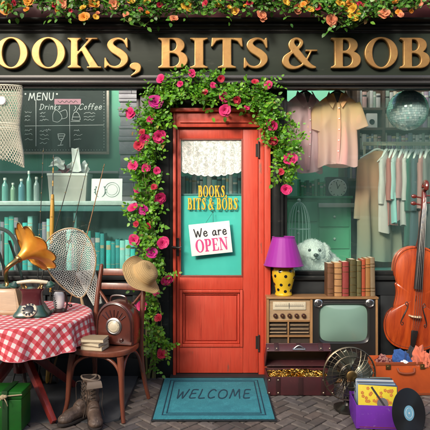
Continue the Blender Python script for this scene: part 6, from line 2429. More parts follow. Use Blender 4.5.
# radio side
mb = MB(); mb.box(t_ + .002, xm - .010, .014, .022, cpz(320.5), CHt - t_ - .002); rp = mb.build('radio_panel', M['pale_panel'], con)
MB().box(cpx(273), cpx(306), .006, .0135, cpz(310), cpz(302)).build('scale_window', M['cream'], con, bevel=0.003)
mb = MB()
mb.box(cpx(275), cpx(304), .0045, .0055, cpz(306.4), cpz(306.0)); mb.box(cpx(289), cpx(289.5), .004, .0055, cpz(309), cpz(303))
for k in range(14):
    mb.box(cpx(276 + k * 2), cpx(276.3 + k * 2), .0045, .0055, cpz(305.4), cpz(304.3))
mb.build('tuning_scale', M['ink'], con)
for k in range(5):
    xx = cpx(275.5 + k * 7.1)
    mb = MB(); mb.lathe([(.0175, 0), (.0175, .010), (.014, .020), (.004, .021)], Matrix.Translation((xx, .013, cpz(316))) @ FRONT, 20)
    kb = mb.build('knob', M['bakelite_d'], con)
    mb = MB(); mb.lathe([(.007, .0212), (.005, .023)], Matrix.Translation((xx, .013, cpz(316))) @ FRONT, 12); mb.build('knob_cap', M['brass'], kb)
mb = MB(); mb.box(t_ + .002, xm - .010, .030, .036, .032, cpz(321.5)); mb.build('speaker_cloth', M['dark_inside'], con)
mb = MB()
for py in (321.2, 336.5, 351, 366):
    mb.box(t_ + .001, xm - .0095, .006, .024, cpz(py) - .007, cpz(py) + .007)
zc_ = [cpz(321.2) - .008, cpz(336.5)]
for a_, b_ in ((321.2, 336.5), (336.5, 351), (351, 366)):
    mb.box(cpx(288.5) - .006, cpx(288.5) + .006, .007, .023, cpz(b_) + .0075, cpz(a_) - .0075)
mb.build('grille_frame', M['oak'], con, bevel=0.002)
mb = MB()
for py in (325.5, 329.5, 333):
    for (a_, b_) in ((270, 286.5), (290.5, 309)):
        mb.box(cpx(a_), cpx(b_), .012, .020, cpz(py) - .003, cpz(py) + .003)
mb.build('louvres', M['pale_panel'], con, bevel=0.001)
# television side
mb = MB()
sx0, sx1, sz0, sz1 = cpx(320), cpx(368.5), cpz(342.5), cpz(305)
def rr_pts(x0, x1, z0, z1, e, n=64):
    return [((x0 + x1) / 2 + (x1 - x0) / 2 * math.copysign(abs(math.cos(a)) ** e, math.cos(a)), (z0 + z1) / 2 + (z1 - z0) / 2 * math.copysign(abs(math.sin(a)) ** e, math.sin(a))) for a in [2 * PI * i / n for i in range(n)]]
ox0, ox1, oz0, oz1 = xm + .010, CW - t_ - .001, .032, CHt - t_ - .002
outer = rr_pts(ox0, ox1, oz0, oz1, 0.06)
rings = []
for pts_, y_ in ((rr_pts(ox0, ox1, oz0, oz1, 0.03), .020), (rr_pts(ox0, ox1, oz0, oz1, 0.03), .008), (rr_pts(sx0 - .022, sx1 + .022, sz0 - .022, sz1 + .022, .28), .008),
                 (rr_pts(sx0 - .010, sx1 + .010, sz0 - .010, sz1 + .010, .30), .004), (rr_pts(sx0 - .002, sx1 + .002, sz0 - .002, sz1 + .002, .34), .012), (rr_pts(sx0 + .004, sx1 - .004, sz0 + .004, sz1 - .004, .36), .030)):
    rings.append([(x, y_, z) for x, z in pts_])
n = 64
mb.add([p_ for r_ in rings for p_ in r_], [(k * n + j, k * n + (j + 1) % n, (k + 1) * n + (j + 1) % n, (k + 1) * n + j) for k in range(len(rings) - 1) for j in range(n)])
mb.build('screen_mask', M['tv_black'], con, angle=40)
mb = MB()
rings = []
for k in (1.0, .98, .92, .8, .6, .35, .08):
    pts_ = rr_pts((sx0 + sx1) / 2 - (sx1 - sx0) / 2 * k, (sx0 + sx1) / 2 + (sx1 - sx0) / 2 * k, (sz0 + sz1) / 2 - (sz1 - sz0) / 2 * k, (sz0 + sz1) / 2 + (sz1 - sz0) / 2 * k, .38 + .5 * (1 - k))
    y_ = .024 - .034 * (1 - k ** 2.2)
    rings.append([(x, y_, z) for x, z in pts_])
mb.add([p_ for r_ in rings for p_ in r_], [(k * n + j, k * n + (j + 1) % n, (k + 1) * n + (j + 1) % n, (k + 1) * n + j) for k in range(len(rings) - 1) for j in range(n)] + [tuple((len(rings) - 1) * n + j for j in range(n))])
mb.build('screen', M['screen'], con, angle=80)
M['chrome'] = pbr('dull_chrome', (0.58, 0.57, 0.55), 0.25, 1.0, col2=(0.35, 0.33, 0.31), nscale=30)
for px in (318.5, 370):
    T = Matrix.Translation((cpx(px), .007, cpz(303.5))) @ FRONT
    mb = MB(); mb.lathe([(.033, 0), (.033, .008), (.026, .012), (.022, .009), (.012, .011), (.002, .012)], T, 28); kb = mb.build('knob', M['chrome'], con)
    mb = MB(); mb.box(-.004, .004, -.018, .018, .010, .022, T @ Matrix.Rotation(R(35), 4, 'Z')); mb.build('knob_bar', M['chrome'], kb, bevel=0.002)
mb = MB(); mb.box(cpx(324), cpx(364), .001, .0075, cpz(302) - .003, cpz(302) + .003); mb.build('trim_strip', M['chrome'], con, bevel=0.001)
CTOP = kz1

# ------------------------------------------------------------------ lamp with purple shade
yl_ = -0.065
lc = W(283.5, 0, yl_)
lamp = thing('table_lamp', 'yellow black-dotted lamp with a purple shade on the console', 'lamp', (lc.x, yl_, CTOP + .0005))
kl = (DIST + yl_) / FOC
M['yellow_glaze'] = pbr('yellow_glaze', (0.66, 0.44, 0.020), 0.2, col2=(0.52, 0.32, 0.012), nscale=7, amount=0.5, coat=0.7)
M['shade'] = clothmat('purple_silk', (0.36, 0.016, 0.36), (0.22, 0.008, 0.24), rough=0.55, weave=300, trans=0.25, nscale=3)
Hb = .272
prof = [(.062, 0), (.066, .006), (.064, .016), (.060, .026), (.066, .06), (.080, .11), (.088, .15), (.088, .185), (.078, .215), (.060, .232), (.046, .240), (.040, .246)]
mb = MB(); mb.lathe(prof, n=48); lb = mb.build('base', M['yellow_glaze'], lamp)
mb = MB()
lr = random.Random(5)
def prof_r(z):
    for (r0, z0), (r1, z1) in zip(prof[:-1], prof[1:]):
        if z0 <= z <= z1:
            return r0 + (r1 - r0) * (z - z0) / (z1 - z0 + 1e-9), (r1 - r0) / (z1 - z0 + 1e-9)
    return prof[-1][0], 0
for row, z in enumerate((.045, .095, .145, .195)):
    for k in range(7):
        a = 2 * PI * (k + .5 * (row % 2)) / 7 + 0.25 + lr.uniform(-.08, .08)
        zz = z + lr.uniform(-.010, .010)
        r_, sl = prof_r(zz)
        nrm = Vector((math.cos(a), math.sin(a), -sl)).normalized()
        T = Matrix.Translation(Vector((r_ * math.cos(a), r_ * math.sin(a), zz)) - nrm * 0.0022) @ nrm.to_track_quat('Z', 'Y').to_matrix().to_4x4()
        mb.lathe([(.0125, 0.0), (.0120, .0026), (.008, .0036), (.001, .0040)], T, 14)
merge(lb, mb, M['black_gloss'])
mb = MB(); mb.lathe([(.030, .246), (.034, .250), (.034, .262), (.024, .268), (.016, .285), (.014, .33)], n=20); mb.build('fitting', M['brass'], lamp)
zs_ = EYE + (205 - 265) * kl - CTOP; ze_ = EYE + (205 - 237) * kl - CTOP
r0_, r1_ = 19.5 * kl, 11 * kl
mb = MB()
def shf(u, v):
    a = 2 * PI * u
    r_ = r0_ + (r1_ - r0_) * v
    r_ *= 1 + 0.004 * math.cos(a * 24)
    return (r_ * math.cos(a), r_ * math.sin(a), zs_ + (ze_ - zs_) * v)
mb.sheet(shf, 120, 10, closed_u=True)
sh_ = mb.build('lamp_shade', M['shade'], lamp, angle=60, solid=0.003)
for r_, z_ in ((r0_, zs_), (r1_, ze_)):
    mb = MB(); mb.tube([(r_ * math.cos(a), r_ * math.sin(a), z_) for a in [2 * PI * i / 60 for i in range(60)]], .0036, 6, closed=True); mb.build('trim', M['shade'], sh_)

# ------------------------------------------------------------------ eight old books
cover = {'brown': (0.16, 0.070, 0.030), 'tan': (0.42, 0.22, 0.085), 'crimson': (0.26, 0.040, 0.034), 'dark olive': (0.075, 0.065, 0.022), 'olive': (0.105, 0.095, 0.035), 'rust red': (0.36, 0.065, 0.025), 'amber': (0.33, 0.155, 0.045), 'grey brown': (0.21, 0.155, 0.090)}
specs = [('brown', 327.5, 334, 263.5), ('tan', 334.5, 342, 262.8), ('crimson', 342.5, 349, 262), ('dark olive', 350, 356.5, 259.5), ('olive', 357, 361.5, 261), ('rust red', 362, 365.5, 259.5), ('amber', 365.8, 370.5, 258.5), ('grey brown', 370.8, 375.5, 257.8)]
yb_ = -0.115
kb_ = (DIST + yb_) / FOC
for i, (nm, a_, b_, pt) in enumerate(specs):
    mt = pbr('old_' + nm.replace(' ', '_') + '_leather', cover[nm], 0.5, col2=tuple(x * .5 for x in cover[nm]), nscale=14, amount=.8, stretch=(1, 1, .4), bmp=.3, bscale=120, wear=tuple(min(1, x * 1.7 + .06) for x in cover[nm]), wear_amt=.5)
    h_ = EYE + (205 - pt) * kb_ - CTOP
    w_ = (b_ - a_) * kb_
    bt = (.10, .30, .50, .66, .84) if i in (1, 3) else (.08, .22, .70, .86) if i in (0, 2, 4) else (.12, .2, .75, .83)
    make_book('book', w_, 0.115, h_, mt, '%s leather bound book, %s from the left on the console' % (nm, ordinal(i)), 'old books standing on the console',
              (((a_ + b_) / 2 - 215) * kb_, yb_, CTOP + .0005), R(-1.0 if i == 7 else 0), 0, True, (M['brass'] if i != 1 else M['bakelite_d'], bt, .016))

# ------------------------------------------------------------------ treasure case with gold chains
M['maroon_leather'] = pbr('maroon_leather', (0.075, 0.018, 0.022), 0.42, col2=(0.030, 0.010, 0.012), nscale=7, amount=.9, bmp=.4, bscale=90, wear=(.16, .07, .06), wear_amt=.4, coat=.15)
M['case_dark'] = pbr('case_lining', (0.030, 0.020, 0.020), 0.8)
M['maroon_trim'] = pbr('maroon_edge', (0.035, 0.012, 0.013), 0.4)
yb2 = -0.395
kx_ = (DIST + yb2) / FOC
cx0, cz1 = XZ(267.5, 377, yb2)
cx1_, _ = XZ(334, 377, yb2)
CWc, CHc, CDc = cx1_ - cx0, cz1 - .003, 0.215
case = thing('treasure_case', 'open maroon leather case full of gold chains before the console', 'case', (cx0, yb2, 0.003))
mb = MB()
th = .010
mb.box(0, CWc, 0, th, 0, CHc); mb.box(0, CWc, CDc - th, CDc, 0, CHc); mb.box(0, th, th + .0005, CDc - th - .0005, 0, CHc); mb.box(CWc - th, CWc, th + .0005, CDc - th - .0005, 0, CHc); mb.box(th + .0005, CWc - th - .0005, th + .0005, CDc - th - .0005, 0.0, th)
cbody = mb.build('body', M['maroon_leather'], case, bevel=0.004)
lid = Matrix.Translation((0, CDc, CHc + .002)) @ Matrix.Rotation(R(-48), 4, 'X')
# lid: local y runs to -CDc at the front edge, its front wall hangs down
LD = 0.068
mb = MB()
mb.box(0, CWc, -CDc, 0, LD - th, LD, lid)
mb.box(0, CWc, -CDc, -CDc + th, 0, LD - th - .0005, lid)
mb.box(0, th, -CDc + th + .0005, -.002, 0, LD - th - .0005, lid); mb.box(CWc - th, CWc, -CDc + th + .0005, -.002, 0, LD - th - .0005, lid)
mb.box(th + .0005, CWc - th - .0005, -th, 0, .002, LD - th - .0005, lid)
ld = mb.build('lid', M['maroon_leather'], case, bevel=0.005)
MB().box(th + .001, CWc - th - .001, -CDc + th + .001, -th - .001, LD - th - .004, LD - th - .001, lid).build('lining', M['case_dark'], ld)
for xx in (.075, CWc * .5, CWc - .075):
    MB().box(xx - .016, xx + .016, -.005, -.0005, .004, CHc - .004).build('strap', M['maroon_trim'], case, bevel=0.001)
    MB().box(xx - .016, xx + .016, -CDc - .005, -CDc - .0005, .004, LD - .002, lid).build('strap', M['maroon_trim'], ld, bevel=0.001)
M['stud'] = pbr('pale_metal_stud', (0.62, 0.52, 0.36), 0.35, 0.9)
mb = MB(); mb2 = MB()
for xx in (.012, .075, CWc - .075, CWc - .012):
    for z_ in (.020, CHc - .020):
        mb.ball((xx, -.006, z_), (.0065, .005, .0065), None, 10, 6)
    mb2.ball(lid @ Vector((xx, -CDc - .006, .018)), .0062, None, 10, 6)
merge(cbody, mb, M['stud']); merge(ld, mb2, M['stud'])
mb = MB(); mb.tube([lid @ Vector((CWc * .5 - .035 + .07 * (i / 12), -CDc - .008 - .016 * math.sin(PI * i / 12), .016 + .014 * math.sin(PI * i / 12))) for i in range(13)], .0045, 7)
mb.box(CWc * .5 - .045, CWc * .5 + .045, -CDc - .009, -CDc - .0055, .004, .020, lid); mb.build('clasp', M['steel'], ld)
for xx in (0.0, CWc):
    mb = MB()
    for z_ in (0.0, CHc - .02):
        mb.box(xx - .003 if xx == 0 else xx - .022, xx + .022 if xx == 0 else xx + .003, -.004, -.0008, z_, z_ + .02)
    mb.build('corner', M['maroon_trim'], case, bevel=0.001)
# gold
M['gold_chain'] = pbr('gold_chain', (0.78, 0.52, 0.14), 0.24, 1.0, col2=(0.60, 0.36, 0.07), nscale=30)
gr_ = random.Random(6)
gc_ = thing('gold_chains', 'heap of tangled gold chains and coins in the maroon case', 'jewellery', (cx0 + CWc / 2, yb2 + CDc / 2, .004))
mb = MB()
gz = CHc - .030
def heap(x, y_):
    return gz + .034 * math.exp(-((x / .16) ** 2 + (y_ / .09) ** 2)) + .006 * math.sin(x * 60) * math.sin(y_ * 70)
mb.sheet(lambda u, v: ((u - .5) * (CWc - .024), (v - .5) * (CDc - .024), heap((u - .5) * (CWc - .024), (v - .5) * (CDc - .024)) - .010), 60, 30)
mb.build('coin_bed', M['gold_chain'], gc_)
mb = MB()
for k in range(46):
    x0_, y0_ = gr_.uniform(-.5, .5) * (CWc - .08), gr_.uniform(-.5, .5) * (CDc - .07)
    a = gr_.uniform(0, 6.28)
    pts = []
    n_ = gr_.randint(14, 26)
    cur = gr_.uniform(-.5, .5)
    for i in range(n_):
        pts.append(Vector((x0_, y0_, heap(x0_, y0_) + gr_.uniform(-.002, .009))))
        x0_ += .010 * math.cos(a); y0_ += .010 * math.sin(a)
        x0_ = max(-CWc / 2 + .018, min(CWc / 2 - .018, x0_)); y0_ = max(-CDc / 2 + .018, min(CDc / 2 - .018, y0_))
        a += cur + gr_.uniform(-.25, .25)
    P_ = spline(pts, 3)
    r_ = gr_.choice([.0026, .0034, .0042])
    mb.tube(P_, [r_ * (1.25 if i % 2 else .75) for i in range(len(P_))], 6)
mb.build('chains', M['gold_chain'], gc_, angle=80)
mb = MB()
for k in range(34):
    x0_, y0_ = gr_.uniform(-.5, .5) * (CWc - .06), gr_.uniform(-.5, .5) * (CDc - .06)
    T = Matrix.Translation((x0_, y0_, heap(x0_, y0_) + .004)) @ Matrix.Rotation(gr_.uniform(-.7, .7), 4, 'X') @ Matrix.Rotation(gr_.uniform(-.7, .7), 4, 'Y')
    mb.lathe([(.011, 0), (.012, .001), (.012, .002), (.009, .0026)], T, 16)
mb.build('coins', M['gold_chain'], gc_)

# ------------------------------------------------------------------ electric fan
M['fan_dark'] = pbr('dark_bronze_enamel', (0.026, 0.024, 0.020), 0.35, 0.5, coat=.3, nscale=14, wear=(.14, .11, .07), wear_amt=.3)
M['fan_wire'] = pbr('aged_brass_wire', (0.22, 0.19, 0.135), 0.38, 1.0, col2=(0.12, 0.10, 0.075), nscale=30)
M['fan_blade'] = pbr('grey_green_blade', (0.16, 0.18, 0.145), 0.32, 0.8, col2=(0.07, 0.07, 0.055), nscale=8, amount=.7)
yfn = -0.64
fc = W(347, 371.5, yfn)
fan = thing('desk_fan', 'old wire caged desk fan standing before the television', 'fan', (fc.x, yfn, 0.003), R(4))
FR_ = 26 * (DIST + yfn) / FOC
fz = fc.z - .003
mb = MB()
stack(mb, [rsq(.078, .085, 0, 36, .8), rsq(.084, .090, .005, 36, .8), rsq(.082, .088, .016, 36, .8), rsq(.058, .060, .028, 36, .8), rsq(.030, .034, .036, 36, .9), rsq(.022, .026, .05, 36, 1)])
mb.build('base', M['fan_dark'], fan)
mb = MB(); mb.tube(spline([(0, .0, .045), (0, .01, .09), (0, .045, .16), (0, .06, fz - .02)], 6), lerp_list([.022, .017, .015, .022], 19), 14); mb.build('stand', M['fan_dark'], fan)
mb = MB(); mb.lathe([(.020, -.10), (.045, -.085), (.052, -.04), (.050, .0), (.034, .015), (.012, .018)], Matrix.Translation((0, -.012, fz)) @ FRONT, 28); mb.build('motor', M['fan_dark'], fan)
def cage(yr_, yo, bulge, nsp, mbx):
    for k in range(nsp):
        a = 2 * PI * k / nsp
        pts = []
        for q in (0.17, .35, .55, .75, .9, .97, 1.0):
            pts.append(Vector((FR_ * q * math.cos(a + .35 * (q - .2) * (1 if bulge < 0 else -1)), yo + bulge * (1 - q ** 3.2), fz + FR_ * q * math.sin(a + .35 * (q - .2) * (1 if bulge < 0 else -1)))))
        mbx.tube(pts, .0016, 5, cap=False)
    for q, r_ in ((1.0, .0045), (.72, .0020), (.45, .0018), (.17, .0025)):
        mbx.tube([Vector((FR_ * q * math.cos(a), yo + bulge * (1 - q ** 3.2), fz + FR_ * q * math.sin(a))) for a in [2 * PI * i / 48 for i in range(48)]], r_, 6, closed=True)
mb = MB(); cage(0, -.050, -.040, 30, mb); mb.build('front_cage', M['fan_wire'], fan)
mb = MB(); cage(0, -.042, .060, 24, mb); mb.build('rear_cage', M['fan_wire'], fan)
mb = MB(); mb.lathe([(.034, 0), (.034, .005), (.026, .009), (.004, .011)], Matrix.Translation((0, -.089, fz)) @ FRONT, 28); mb.build('badge', M['brass'], fan)
for k in range(4):
    a0 = PI / 2 * k + 0.12
    def bl_(u, v):
        r_ = .030 + (FR_ * .90 - .030) * v
        wd = (.13 + .34 * math.sin(min(1, v * 1.15) * PI * .62)) * (1 if v < .9 else math.sqrt(max(0, 1 - ((v - .9) / .1) ** 2)) * .85 + .15)
        a = a0 + (u - .5) * 2 * wd
        return Vector((r_ * math.cos(a), -.045 + (u - .5) * .042 * (1 - .3 * v), fz + r_ * math.sin(a)))
    mb = MB(); mb.sheet(bl_, 10, 14); mb.build('blade', M['fan_blade'], fan, solid=.0016)
mb = MB(); mb.lathe([(.030, -.012), (.032, 0), (.028, .016), (.010, .022)], Matrix.Translation((0, -.045, fz)) @ FRONT, 20); mb.build('hub', M['fan_dark'], fan)

# ------------------------------------------------------------------ cello
m, nt, out = new_mat('orange_red_varnish')
p = principled(nt, out)
n1 = noise(nt, coords(nt, (1, 1, .06)), 30, 6, .65)
n2 = noise(nt, coords(nt), 4, 3)
c = mixc(nt, math_n(nt, 'MULTIPLY', ramp(nt, n1, [(.38, 0), (.62, 1)]), .85), (0.46, 0.078, 0.012), (0.19, 0.022, 0.006))
c = mixc(nt, math_n(nt, 'MULTIPLY', n2, .45), c, (0.30, 0.026, 0.010))
lk(nt, c, p.inputs['Base Color'])
p.inputs['Roughness'].default_value = .34
p.inputs['Coat Weight'].default_value = .3
p.inputs['Coat Roughness'].default_value = .12
p.inputs['Specular IOR Level'].default_value = .3
M['varnish'] = m
M['varnish_dark'] = pbr('dark_red_varnish', (0.13, 0.018, 0.012), .3, coat=.5, nscale=8)
M['ebony'] = pbr('ebony', (0.016, 0.014, 0.014), .3, coat=.3)
M['string_steel'] = pbr('silver_string', (0.62, 0.60, 0.56), .3, 1.0)
M['maple'] = pbr('pale_maple_bridge', (0.66, 0.50, 0.32), .5, nscale=20)
yce = -0.055
cb0 = W(410.5, 350, yce)
cello = thing('cello', 'orange red cello leaning against the right window', 'cello', (cb0.x, yce, cb0.z), rot=(R(-3.0), R(5.4), R(-6)))
BL = 0.80
half = [(0, 0.0), (.07, .004), (.135, .025), (.185, .07), (.212, .135), (.215, .20), (.196, .262), (.163, .300), (.150, .306), (.152, .322), (.146, .365), (.142, .415), (.148, .462), (.158, .492), (.150, .505), (.158, .530), (.172, .585), (.174, .650), (.158, .715), (.120, .765), (.07, .792), (.028, .800), (0, .800)]
hs2 = spline([(x, z, 0) for x, z in half], 4)
outl = [(p_.x, p_.y) for p_ in hs2] + [(-p_.x, p_.y) for p_ in hs2[::-1][1:-1]]
def inset(k):
    # pull every point towards the middle line, keeping the waist
    return [(x * k, .40 + (z - .40) * (1 - (1 - k) * .95)) for x, z in outl]
n = len(outl)
RIB = .085
rings = []
for k, y_ in ((.02, .028), (.5, .024), (.85, .010), (.97, .002), (1.0, .0)):
    rings.append([(x, RIB + y_ if k < .999 else RIB, z) for x, z in inset(k)])
rings.append([(x, RIB - .004, z) for x, z in inset(1.0)])
rings.append([(x, RIB - .006, z) for x, z in inset(.975)])
rings.append([(x, .006, z) for x, z in inset(.975)])
rings.append([(x, .004, z) for x, z in inset(1.0)])
rings.append([(x, -.001, z) for x, z in inset(1.0)])
for k, y_ in ((.985, -.003), (.95, -.003), (.88, -.009), (.76, -.018), (.58, -.026), (.36, -.031), (.15, -.033), (.01, -.033)):
    rings.append([(x, y_, z) for x, z in inset(k)])
mb = MB()
mb.add([p_ for r_ in rings for p_ in r_], [(k * n + j, k * n + (j + 1) % n, (k + 1) * n + (j + 1) % n, (k + 1) * n + j) for k in range(len(rings) - 1) for j in range(n)])
body = mb.build('body', M['varnish'], cello, angle=50)
bmx = bmesh.new(); bmx.from_mesh(body.data); bmesh.ops.recalc_face_normals(bmx, faces=bmx.faces[:]); bmx.to_mesh(body.data)
tree = BVHTree.FromBMesh(bmx); bmx.free()
def top_y(x, z):
    h_ = tree.ray_cast(Vector((x, -1, z)), Vector((0, 1, 0)))
    return h_[0].y if h_[0] is not None else 0.0
mb = MB()
pts = [(x, z) for x, z in inset(.955)]
mb.tube([Vector((x, top_y(x, z) - .0004, z)) for x, z in pts], .0016, 5, closed=True)
mb.build('purfling', M['ebony'], body)
for s in (-1, 1):
    mb = MB()
    f_ = spline([(s * .062, .335, 0), (s * .074, .350, 0), (s * .066, .368, 0), (s * .055, .350, 0), (s * .060, .315, 0), (s * .078, .265, 0), (s * .092, .225, 0), (s * .096, .200, 0), (s * .086, .186, 0), (s * .078, .200, 0), (s * .086, .212, 0)][::1], 6)
    f_ = [Vector((q.x, top_y(q.x, q.y) - .0006, q.y)) for q in f_]
    mb.tube(f_, lerp_list([.004, .003, .0026, .003, .0045, .006, .0045, .003, .0026, .003, .004], len(f_)), 8, flat=1.0)
    mb.build('f_hole', M['ebony'], body)
# bridge
BZ = .262
mb = MB()
mb.prism([(-.046, 0), (-.034, 0), (-.030, .018), (-.014, .026), (0, .022), (.014, .026), (.030, .018), (.034, 0), (.046, 0), (.044, .014), (.036, .032), (.040, .050), (.024, .066), (0, .072), (-.024, .066), (-.040, .050), (-.036, .032), (-.044, .014)][::-1],
         Matrix(((1, 0, 0, 0), (0, -1, 0, top_y(0, BZ) + .002), (0, 0, 1, BZ), (0, 0, 0, 1))), .010)
mb.build('bridge', M['maple'], cello, bevel=0.001)
yb3 = top_y(0, BZ) - .070
# neck, fingerboard, pegbox, scroll
NZ = 1.09
mb = MB(); mb.tube([(0, -.010, .795), (0, -.022, .86), (0, -.034, NZ)], [.030, .022, .019], 14); mb.build('neck', M['varnish_dark'], cello)
mb = MB()
rings_ = []
for z_, w_, y_ in ((.475, .031, -.078), (.78, .026, -.060), (NZ + .005, .0165, -.050)):
    rings_.append([(w_ * math.cos(a), y_ + .010 - .012 * math.sin(a), z_) for a in [PI - PI * i / 10 for i in range(11)]] + [(w_, y_ + .022, z_), (-w_, y_ + .022, z_)])
stack(mb, rings_); mb.build('fingerboard', M['ebony'], cello, angle=50)
mb = MB(); mb.tube(spline([(0, -.036, NZ), (0, -.030, NZ + .07), (0, -.008, NZ + .15)], 6), lerp_list([.020, .021, .017], 13), 12); mb.build('pegbox', M['varnish_dark'], cello)
mb = MB()
sp_ = []
for i in range(40):
    t2 = i / 39
    a = -0.6 + t2 * 4.2 * PI
    r_ = .036 * (1 - t2) + .006
    sp_.append((0, -.030 + r_ * math.cos(a) * -1 + .0, NZ + .175 + r_ * math.sin(a)))
mb.tube(sp_, lerp_list([.019, .015, .010], 40), 10)
mb.tube([(-.027, -.030, NZ + .175), (.027, -.030, NZ + .175)], .011, 12)
mb.build('scroll', M['varnish_dark'], cello)
for k, (s, z_) in enumerate(((-1, .03), (1, .05), (-1, .085), (1, .105))):
    mb = MB(); mb.tube([(0, -.026, NZ + z_), (s * .055, -.026, NZ + z_ + .006)], [.006, .007], 10)
    mb.ball((s * .075, -.026, NZ + z_ + .008), (.022, .008, .016), None, 12, 8); mb.build('peg', M['varnish_dark'], cello)
mb = MB()
for k in range(4):
    x0_, x1_ = (-.5 + k / 3) * .050, (-.5 + k / 3) * .024
    mb.tube([((-.5 + k / 3) * .034, yb3 + .030, .155), (x0_, yb3 - .0035, BZ - .0), (x1_, -.064, NZ + .005), (x1_ * .6, -.045, NZ + .06 + .01 * k)], .0016, 6)
mb.build('strings', M['string_steel'], cello)
mb = MB()
stack(mb, [[(w_ * math.cos(a), y_ - .010 * math.sin(a), z_) for a in [2 * PI * i / 14 for i in range(14)]] for z_, w_, y_ in ((.010, .014, -.034), (.06, .019, -.050), (.155, .026, yb3 + .034), (.162, .022, yb3 + .034))])
mb.build('tailpiece', M['ebony'], cello)
mb = MB(); mb.tube([(0, .040, .02), (0, .040, -.235)], .005, 10); mb.lathe([(.016, -.02), (.018, 0), (.012, .014)], Matrix.Translation((0, .040, 0)), 14); mb.build('endpin', M['steel'], cello)

# ------------------------------------------------------------------ orange suitcase with clothes
M['orange_leather'] = pbr('orange_leather', (0.52, 0.095, 0.018), .42, col2=(0.32, 0.050, 0.012), nscale=6, amount=.85, bmp=.35, bscale=100, wear=(.16, .05, .02), wear_amt=.4, coat=.15)
M['orange_dark'] = pbr('dark_orange_trim', (0.25, 0.055, 0.018), .45, bmp=.2)
ys = -0.40
ks = (DIST + ys) / FOC
ox0, oz1 = XZ(376, 362.5, ys)
OW, OH, OD = .50, oz1 - .003, .175
sc_ = thing('orange_suitcase', 'worn orange leather suitcase open and overflowing with clothes', 'suitcase', (ox0, ys, .003), R(2))
mb = MB(); th = .008
mb.box(0, OW, 0, th, 0, OH); mb.box(0, OW, OD - th, OD, 0, OH); mb.box(0, th, th + .0005, OD - th - .0005, 0, OH); mb.box(OW - th, OW, th + .0005, OD - th - .0005, 0, OH); mb.box(th + .0005, OW - th - .0005, th + .0005, OD - th - .0005, 0, th)
mb.build('body', M['orange_leather'], sc_, bevel=0.004)
mb = MB(); mb.box(-.003, OW + .003, -.004, -.0006, OH - .022, OH + .001); mb.box(-.003, OW + .003, -.004, -.0006, 0, .016); mb.build('edge_trim', M['orange_dark'], sc_, bevel=0.0015)
for xx in (.085, .33):
    mb = MB(); mb.box(xx - .018, xx + .018, -.010, -.0045, OH - .048, OH - .012); mb.lathe([(.010, 0), (.008, .004)], Matrix.Translation((xx, -.010, OH - .03)) @ FRONT, 14); mb.build('lock', M['brass'], sc_, bevel=0.002)
mb = MB(); mb.tube(spline([(.15, -.006, OH - .04), (.16, -.022, OH - .065), (.21, -.026, OH - .072), (.26, -.022, OH - .065), (.27, -.006, OH - .04)], 6), .007, 8); mb.build('carry_handle', M['orange_dark'], sc_)
def heap_cloth(name, label, cat, px, py, y_, size, mat, seed, rot=0, lift=0.03):
    """a wad of cloth: a dome pushed into sharp random folds"""
    c_ = W(px, py, y_)
    rr_ = random.Random(seed)
    sx, sy, sz = size
    cr = []
    for i in range(16):
        fq = rr_.choice([3.5, 5, 7, 10, 14])
        d_ = Vector((rr_.gauss(0, 1), rr_.gauss(0, 1), rr_.gauss(0, .7))).normalized()
        cr.append((d_ * fq, rr_.uniform(0, 6.28), rr_.uniform(.6, 1.2) / fq ** .55))
    ws = sum(c[2] for c in cr)
    def fun(u, v):
        a = 2 * PI * u
        t2 = v * PI * .5
        q = Vector((math.cos(t2) * math.cos(a), math.cos(t2) * math.sin(a), math.sin(t2)))
        q2 = q + Vector((.25 * math.sin(q.y * 5 + seed), .25 * math.sin(q.z * 6 + seed * 2), .25 * math.sin(q.x * 5 + 1)))
        f_ = sum(w_ * (1 - 2 * abs(math.sin(k_.dot(q2) * .5 + ph_)) ** .8) for k_, ph_, w_ in cr) / ws
        f2 = sum(w_ * math.sin(k_.dot(q2) * .9 + ph_ * 2) for k_, ph_, w_ in cr[:6]) / ws
        k = 1 + .75 * f_ + .5 * f2
        return Vector((sx * q.x * k, sy * q.y * k, sz * (q.z * k - (1 - v) * .35)))
    mb = MB(); mb.sheet(fun, 150, 60, closed_u=True)
    o_ = mb.build(name, mat, None, angle=85)
    o_.location = c_; o_.rotation_euler = (0, R(rot), R(rr_.uniform(-20, 20)))
    return tag(o_, label, cat)
M['blue_cloth'] = clothmat('blue_denim', (0.020, 0.085, 0.30), (0.012, 0.045, 0.16), fold=.5)
M['coral_cloth'] = clothmat('coral_scarf_cloth', (0.62, 0.17, 0.09), (0.46, 0.09, 0.05), fold=.6, nscale=14)
m, nt, out = new_mat('dark_red_check')
p = principled(nt, out)
v = coords(nt)
ck_ = nt.nodes.new('ShaderNodeTexChecker'); ck_.inputs['Scale'].default_value = 45
ck_.inputs[1].default_value = (0.10, 0.015, 0.022, 1); ck_.inputs[2].default_value = (0.30, 0.14, 0.12, 1)
lk(nt, v, ck_.inputs[0]); lk(nt, ck_.outputs[0], p.inputs['Base Color']); p.inputs['Roughness'].default_value = .85
M['check'] = m
M['dark_cloth'] = clothmat('black_jumper', (0.020, 0.020, 0.024))
heap_cloth('checked_shirt', 'crumpled dark red checked shirt at the left end of the orange suitcase', 'clothing', 384, 362, -.32, (.085, .075, .055), M['check'], 1)
heap_cloth('jumper', 'dark crumpled jumper behind the blue cloth in the orange suitcase', 'clothing', 411, 358, -.29, (.10, .06, .095), M['dark_cloth'], 5)
heap_cloth('denim', 'blue crumpled denim in the middle of the orange suitcase', 'clothing', 402, 361, -.33, (.100, .075, .105), M['blue_cloth'], 2, -14)
heap_cloth('scarf', 'coral crumpled scarf at the right of the orange suitcase', 'scarf', 419, 359, -.34, (.088, .075, .110), M['coral_cloth'], 3, 6)
